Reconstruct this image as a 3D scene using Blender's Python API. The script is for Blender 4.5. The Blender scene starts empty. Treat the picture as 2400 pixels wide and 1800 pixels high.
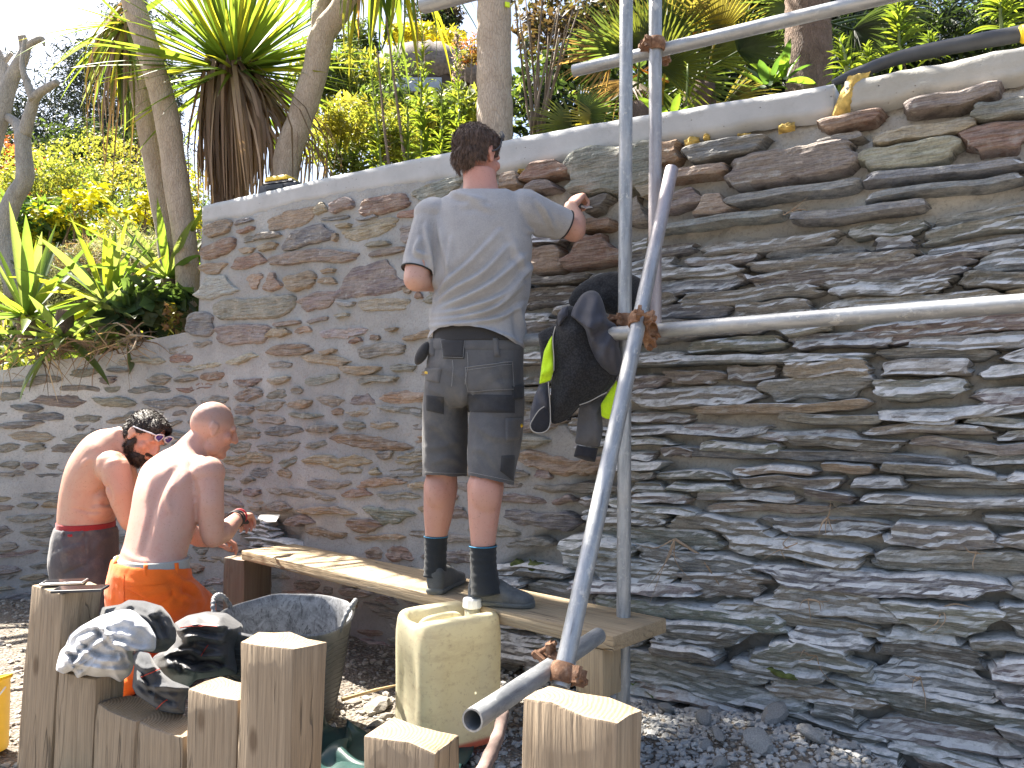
import bpy, bmesh, math, random
import numpy as np
from mathutils import Vector, Matrix, Quaternion
from mathutils.bvhtree import BVHTree
random.seed(7); RNG = np.random.default_rng(7)
S = bpy.context.scene
COL = S.collection
# ---------------------------------------------------------------- camera
EYE = 1.12; PITCH = math.radians(2.86); F = 1800.0
cam = bpy.data.cameras.new('camera'); camo = bpy.data.objects.new('camera', cam); COL.objects.link(camo)
camo.location = (0, 0, EYE); camo.rotation_euler = (math.pi/2 + PITCH, 0, 0)
cam.sensor_width = 36; cam.lens = 36*F/2400; cam.clip_start = 0.05; cam.clip_end = 2000
S.camera = camo
# ---------------------------------------------------------------- sky + sun
SUN_AZ = math.atan2(-0.785, 0.62)      # compass style angle from +Y towards +X : the sun stands behind the wall to the left
SUN_EL = math.radians(54)
w = bpy.data.worlds.new('World'); S.world = w; w.use_nodes = True
nt = w.node_tree; bgn = nt.nodes['Background']
sky = nt.nodes.new('ShaderNodeTexSky'); sky.sky_type = 'NISHITA'; sky.sun_disc = False
sky.sun_elevation = SUN_EL; sky.sun_rotation = SUN_AZ
sky.air_density = 1.0; sky.dust_density = 3.0; sky.ozone_density = 1.0
nt.links.new(sky.outputs[0], bgn.inputs[0]); bgn.inputs[1].default_value = 0.062
sl = bpy.data.lights.new('sun', 'SUN'); sl.energy = 5.0; sl.angle = math.radians(0.53); sl.color = (1.0, 0.93, 0.82)
so = bpy.data.objects.new('sun', sl); COL.objects.link(so)
SUNDIR = Vector((math.sin(SUN_AZ)*math.cos(SUN_EL), math.cos(SUN_AZ)*math.cos(SUN_EL), math.sin(SUN_EL)))
so.rotation_euler = SUNDIR.to_track_quat('Z', 'Y').to_euler(); so.location = SUNDIR*30
S.view_settings.view_transform = 'Standard'; S.view_settings.look = 'None'
S.view_settings.gamma = 1.0; S.view_settings.use_curve_mapping = False
S.view_settings.exposure = 2.4
try:
    S.cycles.use_denoising = True; S.cycles.max_bounces = 7; S.cycles.transparent_max_bounces = 8
    S.cycles.diffuse_bounces = 4; S.cycles.caustics_reflective = False; S.cycles.caustics_refractive = False
    S.cycles.sample_clamp_indirect = 8
except Exception: pass
# ---------------------------------------------------------------- geometry helpers
cP, sP = math.cos(PITCH), math.sin(PITCH)
def ray(px, py):
    a = (px-1200)/F; b = (900-py)/F
    return Vector((a, cP - b*sP, sP + b*cP))
def at(px, py, y):                    # the point seen at a photo position, y metres in front
    r = ray(px, py); return Vector((0, 0, EYE)) + r*(y/r.y)
def onz(px, py, z):
    r = ray(px, py); return Vector((0, 0, EYE)) + r*((z-EYE)/r.z)
def projv(P):                         # photo coordinates of world points (n,3)
    P = np.asarray(P, float).reshape(-1, 3); z = P[:, 2]-EYE
    d = P[:, 1]*cP + z*sP; v = z*cP - P[:, 1]*sP
    return np.stack([1200+F*P[:, 0]/d, 900-F*v/d, d], 1)
def _h(ix, iy, iz):
    n = (ix*374761393 + iy*668265263 + iz*2147483647 + 1013904223) & 0xffffffff
    n = ((n ^ (n >> 13))*1274126177) & 0xffffffff
    n = ((n ^ (n >> 15))*2246822519) & 0xffffffff
    return ((n ^ (n >> 16)) & 0xffff)/32767.5 - 1.0
def vn(x, y, z=0.0):                  # value noise -1..1
    x, y, z = np.broadcast_arrays(np.asarray(x, float), np.asarray(y, float), np.asarray(z, float))
    ix, iy, iz = np.floor(x).astype(np.int64), np.floor(y).astype(np.int64), np.floor(z).astype(np.int64)
    fx, fy, fz = x-ix, y-iy, z-iz
    fx, fy, fz = [t*t*(3-2*t) for t in (fx, fy, fz)]
    r = 0
    for a in (0, 1):
        for b in (0, 1):
            for c in (0, 1):
                r = r + _h(ix+a, iy+b, iz+c)*(fx if a else 1-fx)*(fy if b else 1-fy)*(fz if c else 1-fz)
    return r
def fbm(x, y, z=0.0, o=4):
    r = 0; a = .5; x, y, z = np.asarray(x, float), np.asarray(y, float), np.asarray(z, float)
    for i in range(o):
        r = r + a*vn(x+i*17.3, y+i*5.1, z+i*9.7); x = x*2.03; y = y*2.03; z = z*2.03; a *= .5
    return r
def sstep(a, b, x):
    t = np.clip((np.asarray(x, float)-a)/(b-a), 0, 1); return t*t*(3-2*t)

def newobj(name, me, mat=None, parent=None, loc=None):
    o = bpy.data.objects.new(name, me); COL.objects.link(o)
    if mat is not None and me is not None and len(me.materials) == 0: me.materials.append(mat)
    if loc is not None: o.location = loc
    if parent is not None: o.parent = parent
    return o
def mk(name, V, Fc, mat=None, parent=None, smooth=False, tint=None, loc=None, uv=None):
    """one mesh object from verts / faces; verts are in the parent's frame, or about loc when that is given"""
    V = np.asarray(V, float).reshape(-1, 3)
    me = bpy.data.meshes.new(name)
    me.from_pydata(V.tolist(), [], [tuple(int(i) for i in f) for f in Fc])
    if smooth: me.polygons.foreach_set('use_smooth', np.ones(len(me.polygons), bool))
    if tint is not None: settint(me, tint)
    me.update()
    return newobj(name, me, mat, parent, loc)
def settint(me, tint):
    n = len(me.vertices); c = np.asarray(tint, float)
    if c.ndim == 1: c = np.tile(c, (n, 1))
    if c.shape[1] == 3: c = np.concatenate([c, np.zeros((n, 1))], 1)
    a = me.color_attributes.new('tint', 'FLOAT_COLOR', 'POINT'); a.data.foreach_set('color', c.astype(np.float32).ravel())
def empty(name, loc=(0, 0, 0), rz=0):
    o = bpy.data.objects.new(name, None); COL.objects.link(o); o.location = loc; o.rotation_euler = (0, 0, rz)
    o.empty_display_size = .05
    return o
def tag(o, label=None, cat=None, group=None, kind=None):
    if label: o['label'] = label
    if cat: o['category'] = cat
    if group: o['group'] = group
    if kind: o['kind'] = kind
    return o
class MB:                             # mesh builder: gathers shapes that make ONE part
    def __init__(s): s.V = []; s.F = []; s.T = []
    def add(s, V, Fc, t=None):
        o = len(s.V); V = [tuple(map(float, v)) for v in V]; s.V += V; s.F += [tuple(int(i)+o for i in f) for f in Fc]
        if t is not None: s.T += [tuple(t)]*len(V)
        return s
    def box(s, c, ax, ay, az, t=None):
        c, ax, ay, az = map(Vector, (c, ax, ay, az))
        V = [c+i*ax+j*ay+k*az for i in (-1, 1) for j in (-1, 1) for k in (-1, 1)]
        return s.add(V, [(0, 1, 3, 2), (4, 6, 7, 5), (0, 4, 5, 1), (2, 3, 7, 6), (0, 2, 6, 4), (1, 5, 7, 3)], t)
    def tube(s, pts, rad, n=12, cap=True, t=None, ref=None):
        pts = [Vector(p) for p in pts]; rad = rad if hasattr(rad, '__len__') else [rad]*len(pts)
        V = []; Fc = []; m = len(pts); x = None
        for i, p in enumerate(pts):
            d = (pts[min(i+1, m-1)]-pts[max(i-1, 0)]).normalized()
            if x is None:
                x = Vector(ref) if ref else (Vector((0, 0, 1)) if abs(d.z) < .9 else Vector((1, 0, 0)))
            x = (x-d*x.dot(d)).normalized(); y = d.cross(x)
            for k in range(n):
                a = 2*math.pi*k/n; V.append(p+(x*math.cos(a)+y*math.sin(a))*rad[i])
        for i in range(m-1):
            for k in range(n):
                k2 = (k+1) % n; Fc.append((i*n+k, i*n+k2, (i+1)*n+k2, (i+1)*n+k))
        if cap: Fc.append(tuple(range(n-1, -1, -1))); Fc.append(tuple(range((m-1)*n, m*n)))
        return s.add(V, Fc, t)
    def grid(s, G, t=None, wrap=False):
        G = np.asarray(G, float); a, b = G.shape[:2]
        Fc = [(i*b+j, i*b+(j+1) % b, (i+1)*b+(j+1) % b, (i+1)*b+j) for i in range(a-1) for j in range(b if wrap else b-1)]
        return s.add(G.reshape(-1, 3), Fc, t)
    def build(s, name, mat=None, parent=None, smooth=False, loc=None):
        V = np.array(s.V, float)
        if loc is not None: V = V-np.array(loc, float)
        return mk(name, V, s.F, mat, parent, smooth, np.array(s.T) if len(s.T) == len(s.V) and s.T else None, loc)
def autosmooth(o, ang=40):
    me = o.data; bm = bmesh.new(); bm.from_mesh(me); bm.normal_update()
    for f in bm.faces: f.smooth = True
    for e in bm.edges:
        if len(e.link_faces) == 2 and e.calc_face_angle(0) > math.radians(ang): e.smooth = False
    bm.to_mesh(me); bm.free()
def bevel(o, w=.004, seg=2, ang=35):
    bm = bmesh.new(); bm.from_mesh(o.data); bmesh.ops.remove_doubles(bm, verts=bm.verts, dist=1e-5)
    es = [e for e in bm.edges if len(e.link_faces) == 2 and e.calc_face_angle(0) > math.radians(ang)]
    bmesh.ops.bevel(bm, geom=es, offset=w, segments=seg, profile=.6, affect='EDGES', clamp_overlap=True)
    bm.to_mesh(o.data); bm.free(); autosmooth(o, 50); return o
def catmull(P, n):
    P = np.asarray(P, float); m = len(P)
    if m < 3:
        t = np.linspace(0, 1, n)[:, None]; return P[0]*(1-t)+P[-1]*t
    Q = np.vstack([2*P[0]-P[1], P, 2*P[-1]-P[-2]]); out = []
    for s in np.linspace(0, m-1-1e-9, n):
        i = int(s); t = s-i; a, b, c, d = Q[i:i+4]
        out.append(.5*((2*b)+(-a+c)*t+(2*a-5*b+4*c-d)*t*t+(-a+3*b-3*c+d)*t**3))
    return np.array(out)
# ---------------------------------------------------------------- materials
class N:                              # tiny node helper
    def __init__(s, name):
        s.m = bpy.data.materials.new(name); s.m.use_nodes = True; s.t = s.m.node_tree
        s.b = s.t.nodes['Principled BSDF']; s.out = s.t.nodes['Material Output']
    def n(s, typ, **k):
        o = s.t.nodes.new('ShaderNode'+typ)
        for a, v in k.items():
            setattr(o, a, v)
        return o
    def l(s, a, b): s.t.links.new(a, b)
    def coord(s, kind='Object', scale=(1, 1, 1), rot=(0, 0, 0), off=None):
        c = s.n('TexCoord'); mp = s.n('Mapping'); mp.inputs['Scale'].default_value = scale; mp.inputs['Rotation'].default_value = rot
        s.l(c.outputs[kind], mp.inputs['Vector'])
        if off is not None: s.l(off, mp.inputs['Location'])
        return mp.outputs[0]
    def noise(s, vec, scale=5, detail=4, rough=.55, dist=0):
        t = s.n('TexNoise'); t.inputs['Scale'].default_value = scale; t.inputs['Detail'].default_value = detail
        t.inputs['Roughness'].default_value = rough; t.inputs['Distortion'].default_value = dist
        if vec is not None: s.l(vec, t.inputs['Vector'])
        return t.outputs['Fac']
    def ramp(s, fac, stops, interp='LINEAR'):
        r = s.n('ValToRGB'); r.color_ramp.interpolation = interp; e = r.color_ramp.elements
        while len(e) < len(stops): e.new(.5)
        for i, (p, c) in enumerate(stops):
            e[i].position = p; e[i].color = (c if hasattr(c, '__len__') else (c, c, c)) + ((1,) if not hasattr(c, '__len__') or len(c) == 3 else ())
        s.l(fac, r.inputs[0]); return r.outputs[0]
    def mix(s, fac, a, b, mode='MIX'):
        m = s.n('Mix'); m.data_type = 'RGBA'; m.blend_type = mode; m.clamp_factor = True
        for v, i in ((fac, 0), (a, 6), (b, 7)):
            if hasattr(v, 'is_linked'): s.l(v, m.inputs[i])
            elif i == 0: m.inputs[0].default_value = v
            else: m.inputs[i].default_value = tuple(v)+((1,) if len(v) == 3 else ())
        return m.outputs[2]
    def math(s, op, a, b=0., c=0.):
        m = s.n('Math'); m.operation = op
        for i, v in enumerate((a, b, c)):
            if hasattr(v, 'is_linked'): s.l(v, m.inputs[i])
            else: m.inputs[i].default_value = v
        return m.outputs[0]
    def bump(s, h, strength=.5, dist=.01, prev=None):
        b = s.n('Bump'); b.inputs['Strength'].default_value = strength; b.inputs['Distance'].default_value = dist
        s.l(h, b.inputs['Height'])
        if prev is not None: s.l(prev, b.inputs['Normal'])
        return b.outputs[0]
    def set(s, color=None, rough=None, normal=None, metal=None, **k):
        for v, i in ((color, 'Base Color'), (rough, 'Roughness'), (normal, 'Normal'), (metal, 'Metallic')):
            if v is None: continue
            if hasattr(v, 'is_linked'): s.l(v, s.b.inputs[i])
            elif i == 'Base Color': s.b.inputs[i].default_value = tuple(v)+(1,)
            else: s.b.inputs[i].default_value = v
        for a, v in k.items():
            kk = a.replace('_', ' ')
            if kk in s.b.inputs: s.b.inputs[kk].default_value = v
        return s.m
    def attr(s, name='tint'):
        a = s.n('Attribute'); a.attribute_name = name; return a
    def translucent(s, color, fac=.4):
        t = s.n('BsdfTranslucent'); mx = s.n('MixShader'); mx.inputs[0].default_value = fac
        if hasattr(color, 'is_linked'): s.l(color, t.inputs[0])
        else: t.inputs[0].default_value = tuple(color)+(1,)
        s.l(s.b.outputs[0], mx.inputs[1]); s.l(t.outputs[0], mx.inputs[2]); s.l(mx.outputs[0], s.out.inputs[0])
def plain(name, color, rough=.6, metal=0, var=.15, scale=12, bump=.0, bscale=60, **k):
    m = N(name); v = m.coord(); f = m.noise(v, scale, 4)
    c1 = tuple(x*(1-var) for x in color); c2 = tuple(min(1, x*(1+var)) for x in color)
    col = m.ramp(f, [(.3, c1), (.7, c2)])
    nrm = m.bump(m.noise(v, bscale, 4), bump, .004) if bump else None
    return m.set(col, rough, nrm, metal, **k)
M = {}
# ================================================================ stone wall
UU = np.arange(-7.5, 3.4, .01)
def _wall():
    th = np.full(len(UU), math.atan2(-.555, .832))
    th = th + sstep(-2.5, -4.3, UU)*math.radians(40)
    i0 = int(np.argmin(abs(UU))); X = np.zeros(len(UU)); Y = np.zeros(len(UU))
    dx = np.cos(th)*.01; dy = np.sin(th)*.01
    X = np.cumsum(dx); Y = np.cumsum(dy); X += .444-X[i0]; Y += 3.2-Y[i0]
    return X, Y, th
WX, WY, WTH = _wall()
def wpt(u, z, d=0.0):
    u, z, d = np.broadcast_arrays(np.asarray(u, float), np.asarray(z, float), np.asarray(d, float))
    x = np.interp(u, UU, WX); y = np.interp(u, UU, WY); t = np.interp(u, UU, WTH)
    return np.stack([x+np.sin(t)*d, y-np.cos(t)*d, z], -1)
_pc = {}
def onwall(px, py):                   # (u, z) of the wall face seen at a photo position
    r = ray(px, py); c = WX*r.y - WY*r.x
    i = np.where((c[:-1] <= 0) & (c[1:] > 0))[0]
    i = i[-1] if len(i) else int(np.argmin(abs(c)))
    u = UU[i] + .01*(-c[i])/(c[i+1]-c[i]+1e-12)
    y = np.interp(u, UU, WY); return float(u), float(EYE + r.z*(y/r.y))
def prof(pts):
    a = np.array([onwall(*p) for p in pts]); return lambda u: np.interp(u, a[:, 0], a[:, 1])
cop_top = prof([(478, 480), (780, 412), (1190, 326), (1455, 277), (1950, 197), (2400, 108)])
cop_bot = prof([(478, 520), (600, 503), (708, 470), (850, 447), (1000, 425), (1200, 393), (1360, 361), (1550, 328), (1800, 285), (1941, 266), (2098, 236), (2400, 176)])
low_top = prof([(0, 868), (120, 846), (240, 830), (330, 800), (430, 780)])
U_END = onwall(474, 600)[0]
def wall_top(u):
    u = np.asarray(u, float)
    k = sstep(U_END-.03, U_END, u)
    return low_top(u)*(1-k) + (cop_bot(np.maximum(u, U_END))+.02)*k
# edge between the freshly pointed part (left) and the raked out part (right), as photo x by photo y
_by = [300, 420, 560, 640, 760, 900, 1000, 1080, 1150, 1210, 1290, 1360, 1800]
_bx = [1090, 1120, 1180, 1150, 1130, 1170, 1330, 1390, 1345, 1330, 1250, 1130, 1060]
def raw(px, py):
    b = np.interp(py, _by, _bx) + 25*vn(np.asarray(py)/37., 3.3)
    r = sstep(b-18, b+22, px)
    dd = np.hypot((px-640)/75., (py-1250)/60.)           # the patch being worked on by the kneeling men
    return np.maximum(r, sstep(1.1, .8, dd))
def pxy(u, z):
    q = projv(wpt(u, z).reshape(-1, 3)); return q[:, 0].reshape(np.shape(u)), q[:, 1].reshape(np.shape(u))

def mat_stone(name, dust):
    m = N(name); at_ = m.attr(); off = m.math('MULTIPLY', at_.outputs['Alpha'], 37.0)
    v = m.coord('Object', (1, 1, 1), off=off); vl = m.coord('Object', (5, 5, 34), rot=(.06, .05, 0), off=off)
    lam = m.noise(vl, 2.2, 6, .62, .6); lam2 = m.noise(m.coord('Object', (7, 7, 110), rot=(.05, .07, 0), off=off), 2.0, 4, .6, .4); blot = m.noise(v, 9, 5, .6); fine = m.noise(v, 130, 4, .65)
    c = m.mix(m.ramp(lam, [(.35, .0), (.7, .75)]), at_.outputs['Color'], (.075, .068, .06), 'MIX')
    c2 = m.mix(m.ramp(blot, [(.42, 0.), (.68, .7)]), c, m.mix(.55, at_.outputs['Color'], (.46, .40, .31)), 'MIX')
    if dust: c2 = m.mix(m.ramp(blot, [(.5, 0.), (.62, .45)]), c, m.mix(.5, at_.outputs['Color'], (.25, .19, .125)))
    c2 = m.mix(m.ramp(lam2, [(.42, .0), (.62, .55)]), c2, m.mix(.6, at_.outputs['Color'], (.5, .47, .42)))
    c2 = m.mix(m.ramp(lam2, [(.28, .6), (.42, .0)]), c2, (.05, .045, .04))
    c3 = m.mix(m.ramp(fine, [(.3, .35), (.55, 0.)]), c2, (.07, .065, .06))
    lich = m.n('TexVoronoi'); lich.inputs['Scale'].default_value = 26; m.l(v, lich.inputs['Vector'])
    sp = m.math('MULTIPLY', m.ramp(lich.outputs['Distance'], [(.12, 1.), (.26, 0.)]), m.ramp(m.noise(v, 4, 3), [(.5, 0.), (.62, .55)]))
    c3 = m.mix(sp, c3, (.48, .47, .42))
    if dust:                           # dry cement dust that has settled on the ledges
        g = m.n('NewGeometry'); sx = m.n('SeparateXYZ'); m.l(g.outputs['Normal'], sx.inputs[0])
        up = m.ramp(sx.outputs['Z'], [(.12, 0.), (.62, 1.)])
        dn = m.ramp(m.noise(v, 24, 5, .7), [(.26, 0.), (.52, 1.)])
        c3 = m.mix(m.math('MULTIPLY', up, dn), c3, (.70, .70, .69))
        sm = m.ramp(m.noise(m.coord('Object', (3, 3, 9), off=off), 6, 6, .7), [(.52, 0.), (.70, .6)])
        c3 = m.mix(sm, c3, (.50, .50, .48))
    else:
        c3 = m.mix(m.ramp(m.noise(v, 14, 6, .75), [(.56, 0.), (.75, .55)]), c3, (.47, .45, .42))
    n1 = m.bump(lam2, .6, .006, m.bump(lam, .9, .016)); n2 = m.bump(m.noise(v, 45, 6, .7), .5, .008, n1); n3 = m.bump(fine, .35, .002, n2)
    return m.set(c3, .88, n3)
M['stone'] = mat_stone('pointed_stone', False); M['slate'] = mat_stone('raked_slate', True)
def mat_mortar():
    m = N('mortar'); a = m.attr(); v = m.coord()
    f = m.noise(v, 7, 6, .6); g = m.noise(v, 90, 5, .7); h = m.noise(v, 26, 4, .6)
    c = m.mix(m.ramp(f, [(.3, .0), (.7, .6)]), a.outputs['Color'], m.mix(.4, a.outputs['Color'], (.6, .59, .57)))
    c = m.mix(m.ramp(g, [(.32, .45), (.5, 0.)]), c, (.17, .165, .15)); c = m.mix(m.ramp(m.noise(v, 3, 5, .7), [(.45, 0.), (.7, .4)]), c, (.22, .215, .205))
    nb = m.bump(h, .6, .014); nb = m.bump(m.noise(v, 320, 3, .7), .5, .002, m.bump(g, .8, .006, nb))
    return m.set(c, .93, nb)
M['mortar'] = mat_mortar()
def mat_concrete(name, base, lo, pits=True, gr=60):
    m = N(name); v = m.coord(); f = m.noise(v, 5, 6, .65); g = m.noise(v, gr, 5, .7)
    c = m.ramp(f, [(.3, lo), (.65, base)])
    c = m.mix(m.ramp(m.noise(v, 18, 6, .75), [(.58, 0.), (.75, .5)]), c, tuple(x*.55 for x in base))
    vo = m.n('TexVoronoi'); vo.inputs['Scale'].default_value = 38; m.l(v, vo.inputs['Vector'])
    pit = m.math('MULTIPLY', m.ramp(vo.outputs['Distance'], [(.06, 1.), (.13, 0.)]), m.ramp(m.noise(v, 9, 3), [(.5, 0.), (.56, 1.)]))
    c = m.mix(pit, c, (.16, .14, .12))
    nb = m.bump(g, .5 if gr < 80 else .25, .006); nb = m.bump(m.math('SUBTRACT', 1.0, pit), .6, .006, nb)
    return m.set(c, .9, nb)
M['coping'] = mat_concrete('coping_concrete', (.46, .465, .47), (.37, .375, .38), gr=120)
M['roughcast'] = mat_concrete('roughcast_concrete', (.44, .43, .40), (.33, .32, .285), gr=45)
M['foam'] = plain('yellow_foam', (.52, .36, .10), .9, var=.45, scale=30, bump=.9, bscale=70)
M['moss'] = plain('moss', (.10, .12, .03), .95, var=.5, scale=40, bump=.9, bscale=120)

wall = tag(empty('stone_wall', (float(WX[0]), float(WY[0]), 0)), 'tall grey stone retaining wall, half pointed with fresh mortar, with a concrete coping', 'wall')
wall.location = (.444, 3.2, 0); WO = np.array([.444, 3.2, 0.])
def build_mortar():
    us = np.arange(-7.0, 3.0, .018); us = np.sort(np.concatenate([us, U_END+np.array([-.032, -.02, -.01, -.001])]))
    top = wall_top(us); lo = low_top(np.minimum(us, U_END-.03))
    Z = np.concatenate([-.15 + (lo[:, None]+.15)*np.linspace(0, 1, 105)[None], lo[:, None] + np.maximum(top-lo, .0004)[:, None]*np.linspace(0, 1, 48)[None, 1:]], 1); nz = Z.shape[1]
    U = np.repeat(us[:, None], nz, 1); px, py = pxy(U, Z); R = raw(px, py)
    d = R*(-.052 + .03*fbm(U*7, Z*11, 1.) + .012*vn(U*40, Z*60, 5.)) + (1-R)*(.002+.007*fbm(U*3, Z*5, 8.) + .0045*fbm(U*14, Z*17, 2.) + .0018*vn(U*70, Z*70, 3.))
    gap = (py > 690)*R                                     # deep open joints low down on the right
    d = d - gap*.03*sstep(.05, .5, fbm(U*5, Z*16, 4.))
    hol = sstep(1.0, .6, np.hypot((px-640)/60, (py-1250)/42)); d = d-.05*hol
    d[:, -1] -= .02
    P = wpt(U, Z, d)
    dry = sstep(500, 150, px)*sstep(1250, 1000, py)
    cP_ = np.array([.335, .335, .33]); cD = np.array([.53, .53, .52]); cR = np.array([.42, .40, .36])
    C = cP_*(1-dry[..., None]) + cD*dry[..., None]
    ns = fbm(U*2.2, Z*3., 6.)[..., None]; C = C*(1+.35*ns)
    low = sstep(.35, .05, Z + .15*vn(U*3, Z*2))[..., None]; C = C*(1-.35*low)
    wash = (sstep(1450, 1700, px)*sstep(560, 420, py)*.5)[..., None]
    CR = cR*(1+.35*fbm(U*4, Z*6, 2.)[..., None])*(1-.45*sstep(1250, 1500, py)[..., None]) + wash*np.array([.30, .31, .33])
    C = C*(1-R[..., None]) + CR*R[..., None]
    mb = MB(); mb.grid(P-WO); n0 = len(mb.V)
    back = wpt(us, top, np.full(len(us), -.42))-WO; fr = P[:, -1]-WO
    tp = np.stack([fr, fr*.5+back*.5+np.array([0, 0, .01]), back, wpt(us, -.15, -.42)-WO], 1); mb.grid(tp)
    C2 = np.concatenate([C.reshape(-1, 3), np.tile([.3, .28, .24], (len(mb.V)-n0, 1))])
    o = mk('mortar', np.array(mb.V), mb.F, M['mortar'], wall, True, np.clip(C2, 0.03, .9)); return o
build_mortar()
SC = dict(tan=(.37, .28, .19), red=(.27, .155, .11), mauve=(.245, .19, .185), slate=(.17, .185, .205), gg=(.27, .275, .245), cream=(.44, .39, .31),
          grey=(.27, .255, .235), pink=(.37, .215, .185), pale=(.42, .42, .41), dark=(.12, .115, .11), orange=(.34, .2, .11), blue=(.27, .31, .35))
STONES = []                           # (area, V, F, tint, material, centre)
occ = np.zeros((1100, 320), bool)     # 1 cm raster of the wall face
def oidx(u, z): return int((u+7.5)*100), int((z+.3)*100)
def stone(u0, u1, z, h, tilt, proud, col, style, mat, seed, pblock=5.0, lamA=.005, mark=True):
    w_ = u1-u0; slab = style == 'slab'
    na = int(np.clip(w_/(.016 if slab else .012), 9, 52)); nb = int(np.clip(h/(.0075 if slab else .006), 6, 15))
    a = np.linspace(0, 1, na); a = (.5-.5*np.cos(np.pi*a))*.35+a*.65; a = a[:, None]; b = np.linspace(-1, 1, nb); b = np.sin(b*np.pi/2)*.4+b*.6; b = b[None]
    e1 = abs(2*a-1); sh = np.maximum((1-e1**pblock), 0)**(.6 if style == 'lens' else .45)
    sh = np.maximum(sh, .10 if style == 'lens' else (.35 if slab else .55))
    pw = lambda t, k: np.interp(t % 64, np.arange(65), _h(np.arange(65).astype(np.int64), np.full(65, int(k*17), np.int64), np.full(65, int(k*7)+3, np.int64)))   # straight breaks, not waves
    A1, A2 = (.34, .20) if style == 'lens' else ((.20, .10) if slab else (.13, .07))
    up = 1+A1*pw(a*max(2.2, w_*9)+seed, seed)+A2*pw(a*max(5, w_*38), seed+5); dn = 1+A1*pw(a*max(2.2, w_*9)+seed*2, seed+9)+A2*pw(a*max(5, w_*38), seed+13)
    hh = np.where(b > 0, np.clip(up, .4, 1.45), np.clip(dn, .4, 1.45))*h/2*sh
    sl = (RNG.random()-.5)*1.1*h
    U = u0 + w_*a + sl*b*e1**2*np.sign(a-.5) + e1**4*.35*h*pw(b*2.4+5, seed+21)*np.sign(a-.5)*(1 if style != 'block' else .5)
    Zl = b*hh; Z = z + math.tan(math.radians(tilt))*(U-(u0+u1)/2) + (.01*w_+.003)*pw(a*3.3+seed, seed+2)*1.6 + Zl
    if slab: e = np.clip(1-abs(b)**12, 0, 1)**.35*np.clip(1-e1**30, 0, 1)**.4
    elif style == 'block': e = np.clip(1-abs(b)**12, 0, 1)**.4*np.clip(1-e1**24, 0, 1)**.4
    else: e = (np.clip(1-abs(b)**8, 0, 1)*np.clip(1-e1**12, 0, 1))**.45
    d = -.05 + (proud+.05)*e
    lam = vn(Zl*150+3*vn(U*4, Zl*20, seed), U*3.5, seed*1.7)
    if slab and lamA > .002:
        st = np.round(vn(Zl*70+1.8*vn(U*3, seed, 0)+.6*pw(U*9, seed), U*2.6, seed*2.3)*2.4)/2.4
        d = d + e*(lamA*1.9*st + lamA*.8*lam + lamA*1.5*fbm(U*18, Zl*40, seed) - (.012*b if seed % 1 < .5 else -.012*b))
    else:
        d = d + e*(lamA*lam*.8 + lamA*2.2*fbm(U*16, Zl*34, seed) + lamA*np.round(1.8*vn(U*7, Zl*30, seed*1.3))*.7)
    V = wpt(U, Z, d); c = wpt((u0+u1)/2, z, 0.)
    Fc = [(i*nb+j, (i+1)*nb+j, (i+1)*nb+j+1, i*nb+j+1) for i in range(na-1) for j in range(nb-1)]
    q = projv(V.reshape(-1, 3)); vis = ((q[:, 0] > -60) & (q[:, 0] < 2460) & (q[:, 1] < 1860)).mean()
    ar = (np.ptp(q[:, 0])*np.ptp(q[:, 1]))*(1 if vis > 0 else 0)
    base = np.array(SC[col] if isinstance(col, str) else col)*(1+.16*(RNG.random(3)-.5))*(.85+.3*RNG.random())
    STONES.append((ar, V.reshape(-1, 3), Fc, (*np.clip(base, .03, .8), seed % 1.0), mat, c))
    if mark:
        i0, j0 = oidx(u0-.010, z-h/2-.002); i1, j1 = oidx(u1+.010, z+h/2+.002)
        for i in range(i0, i1+1):
            dz = math.tan(math.radians(tilt))*((i/100-7.5)-(u0+u1)/2)
            occ[max(i, 0), max(0, j0+int(dz*100)):max(0, j1+int(dz*100))] = True
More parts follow.
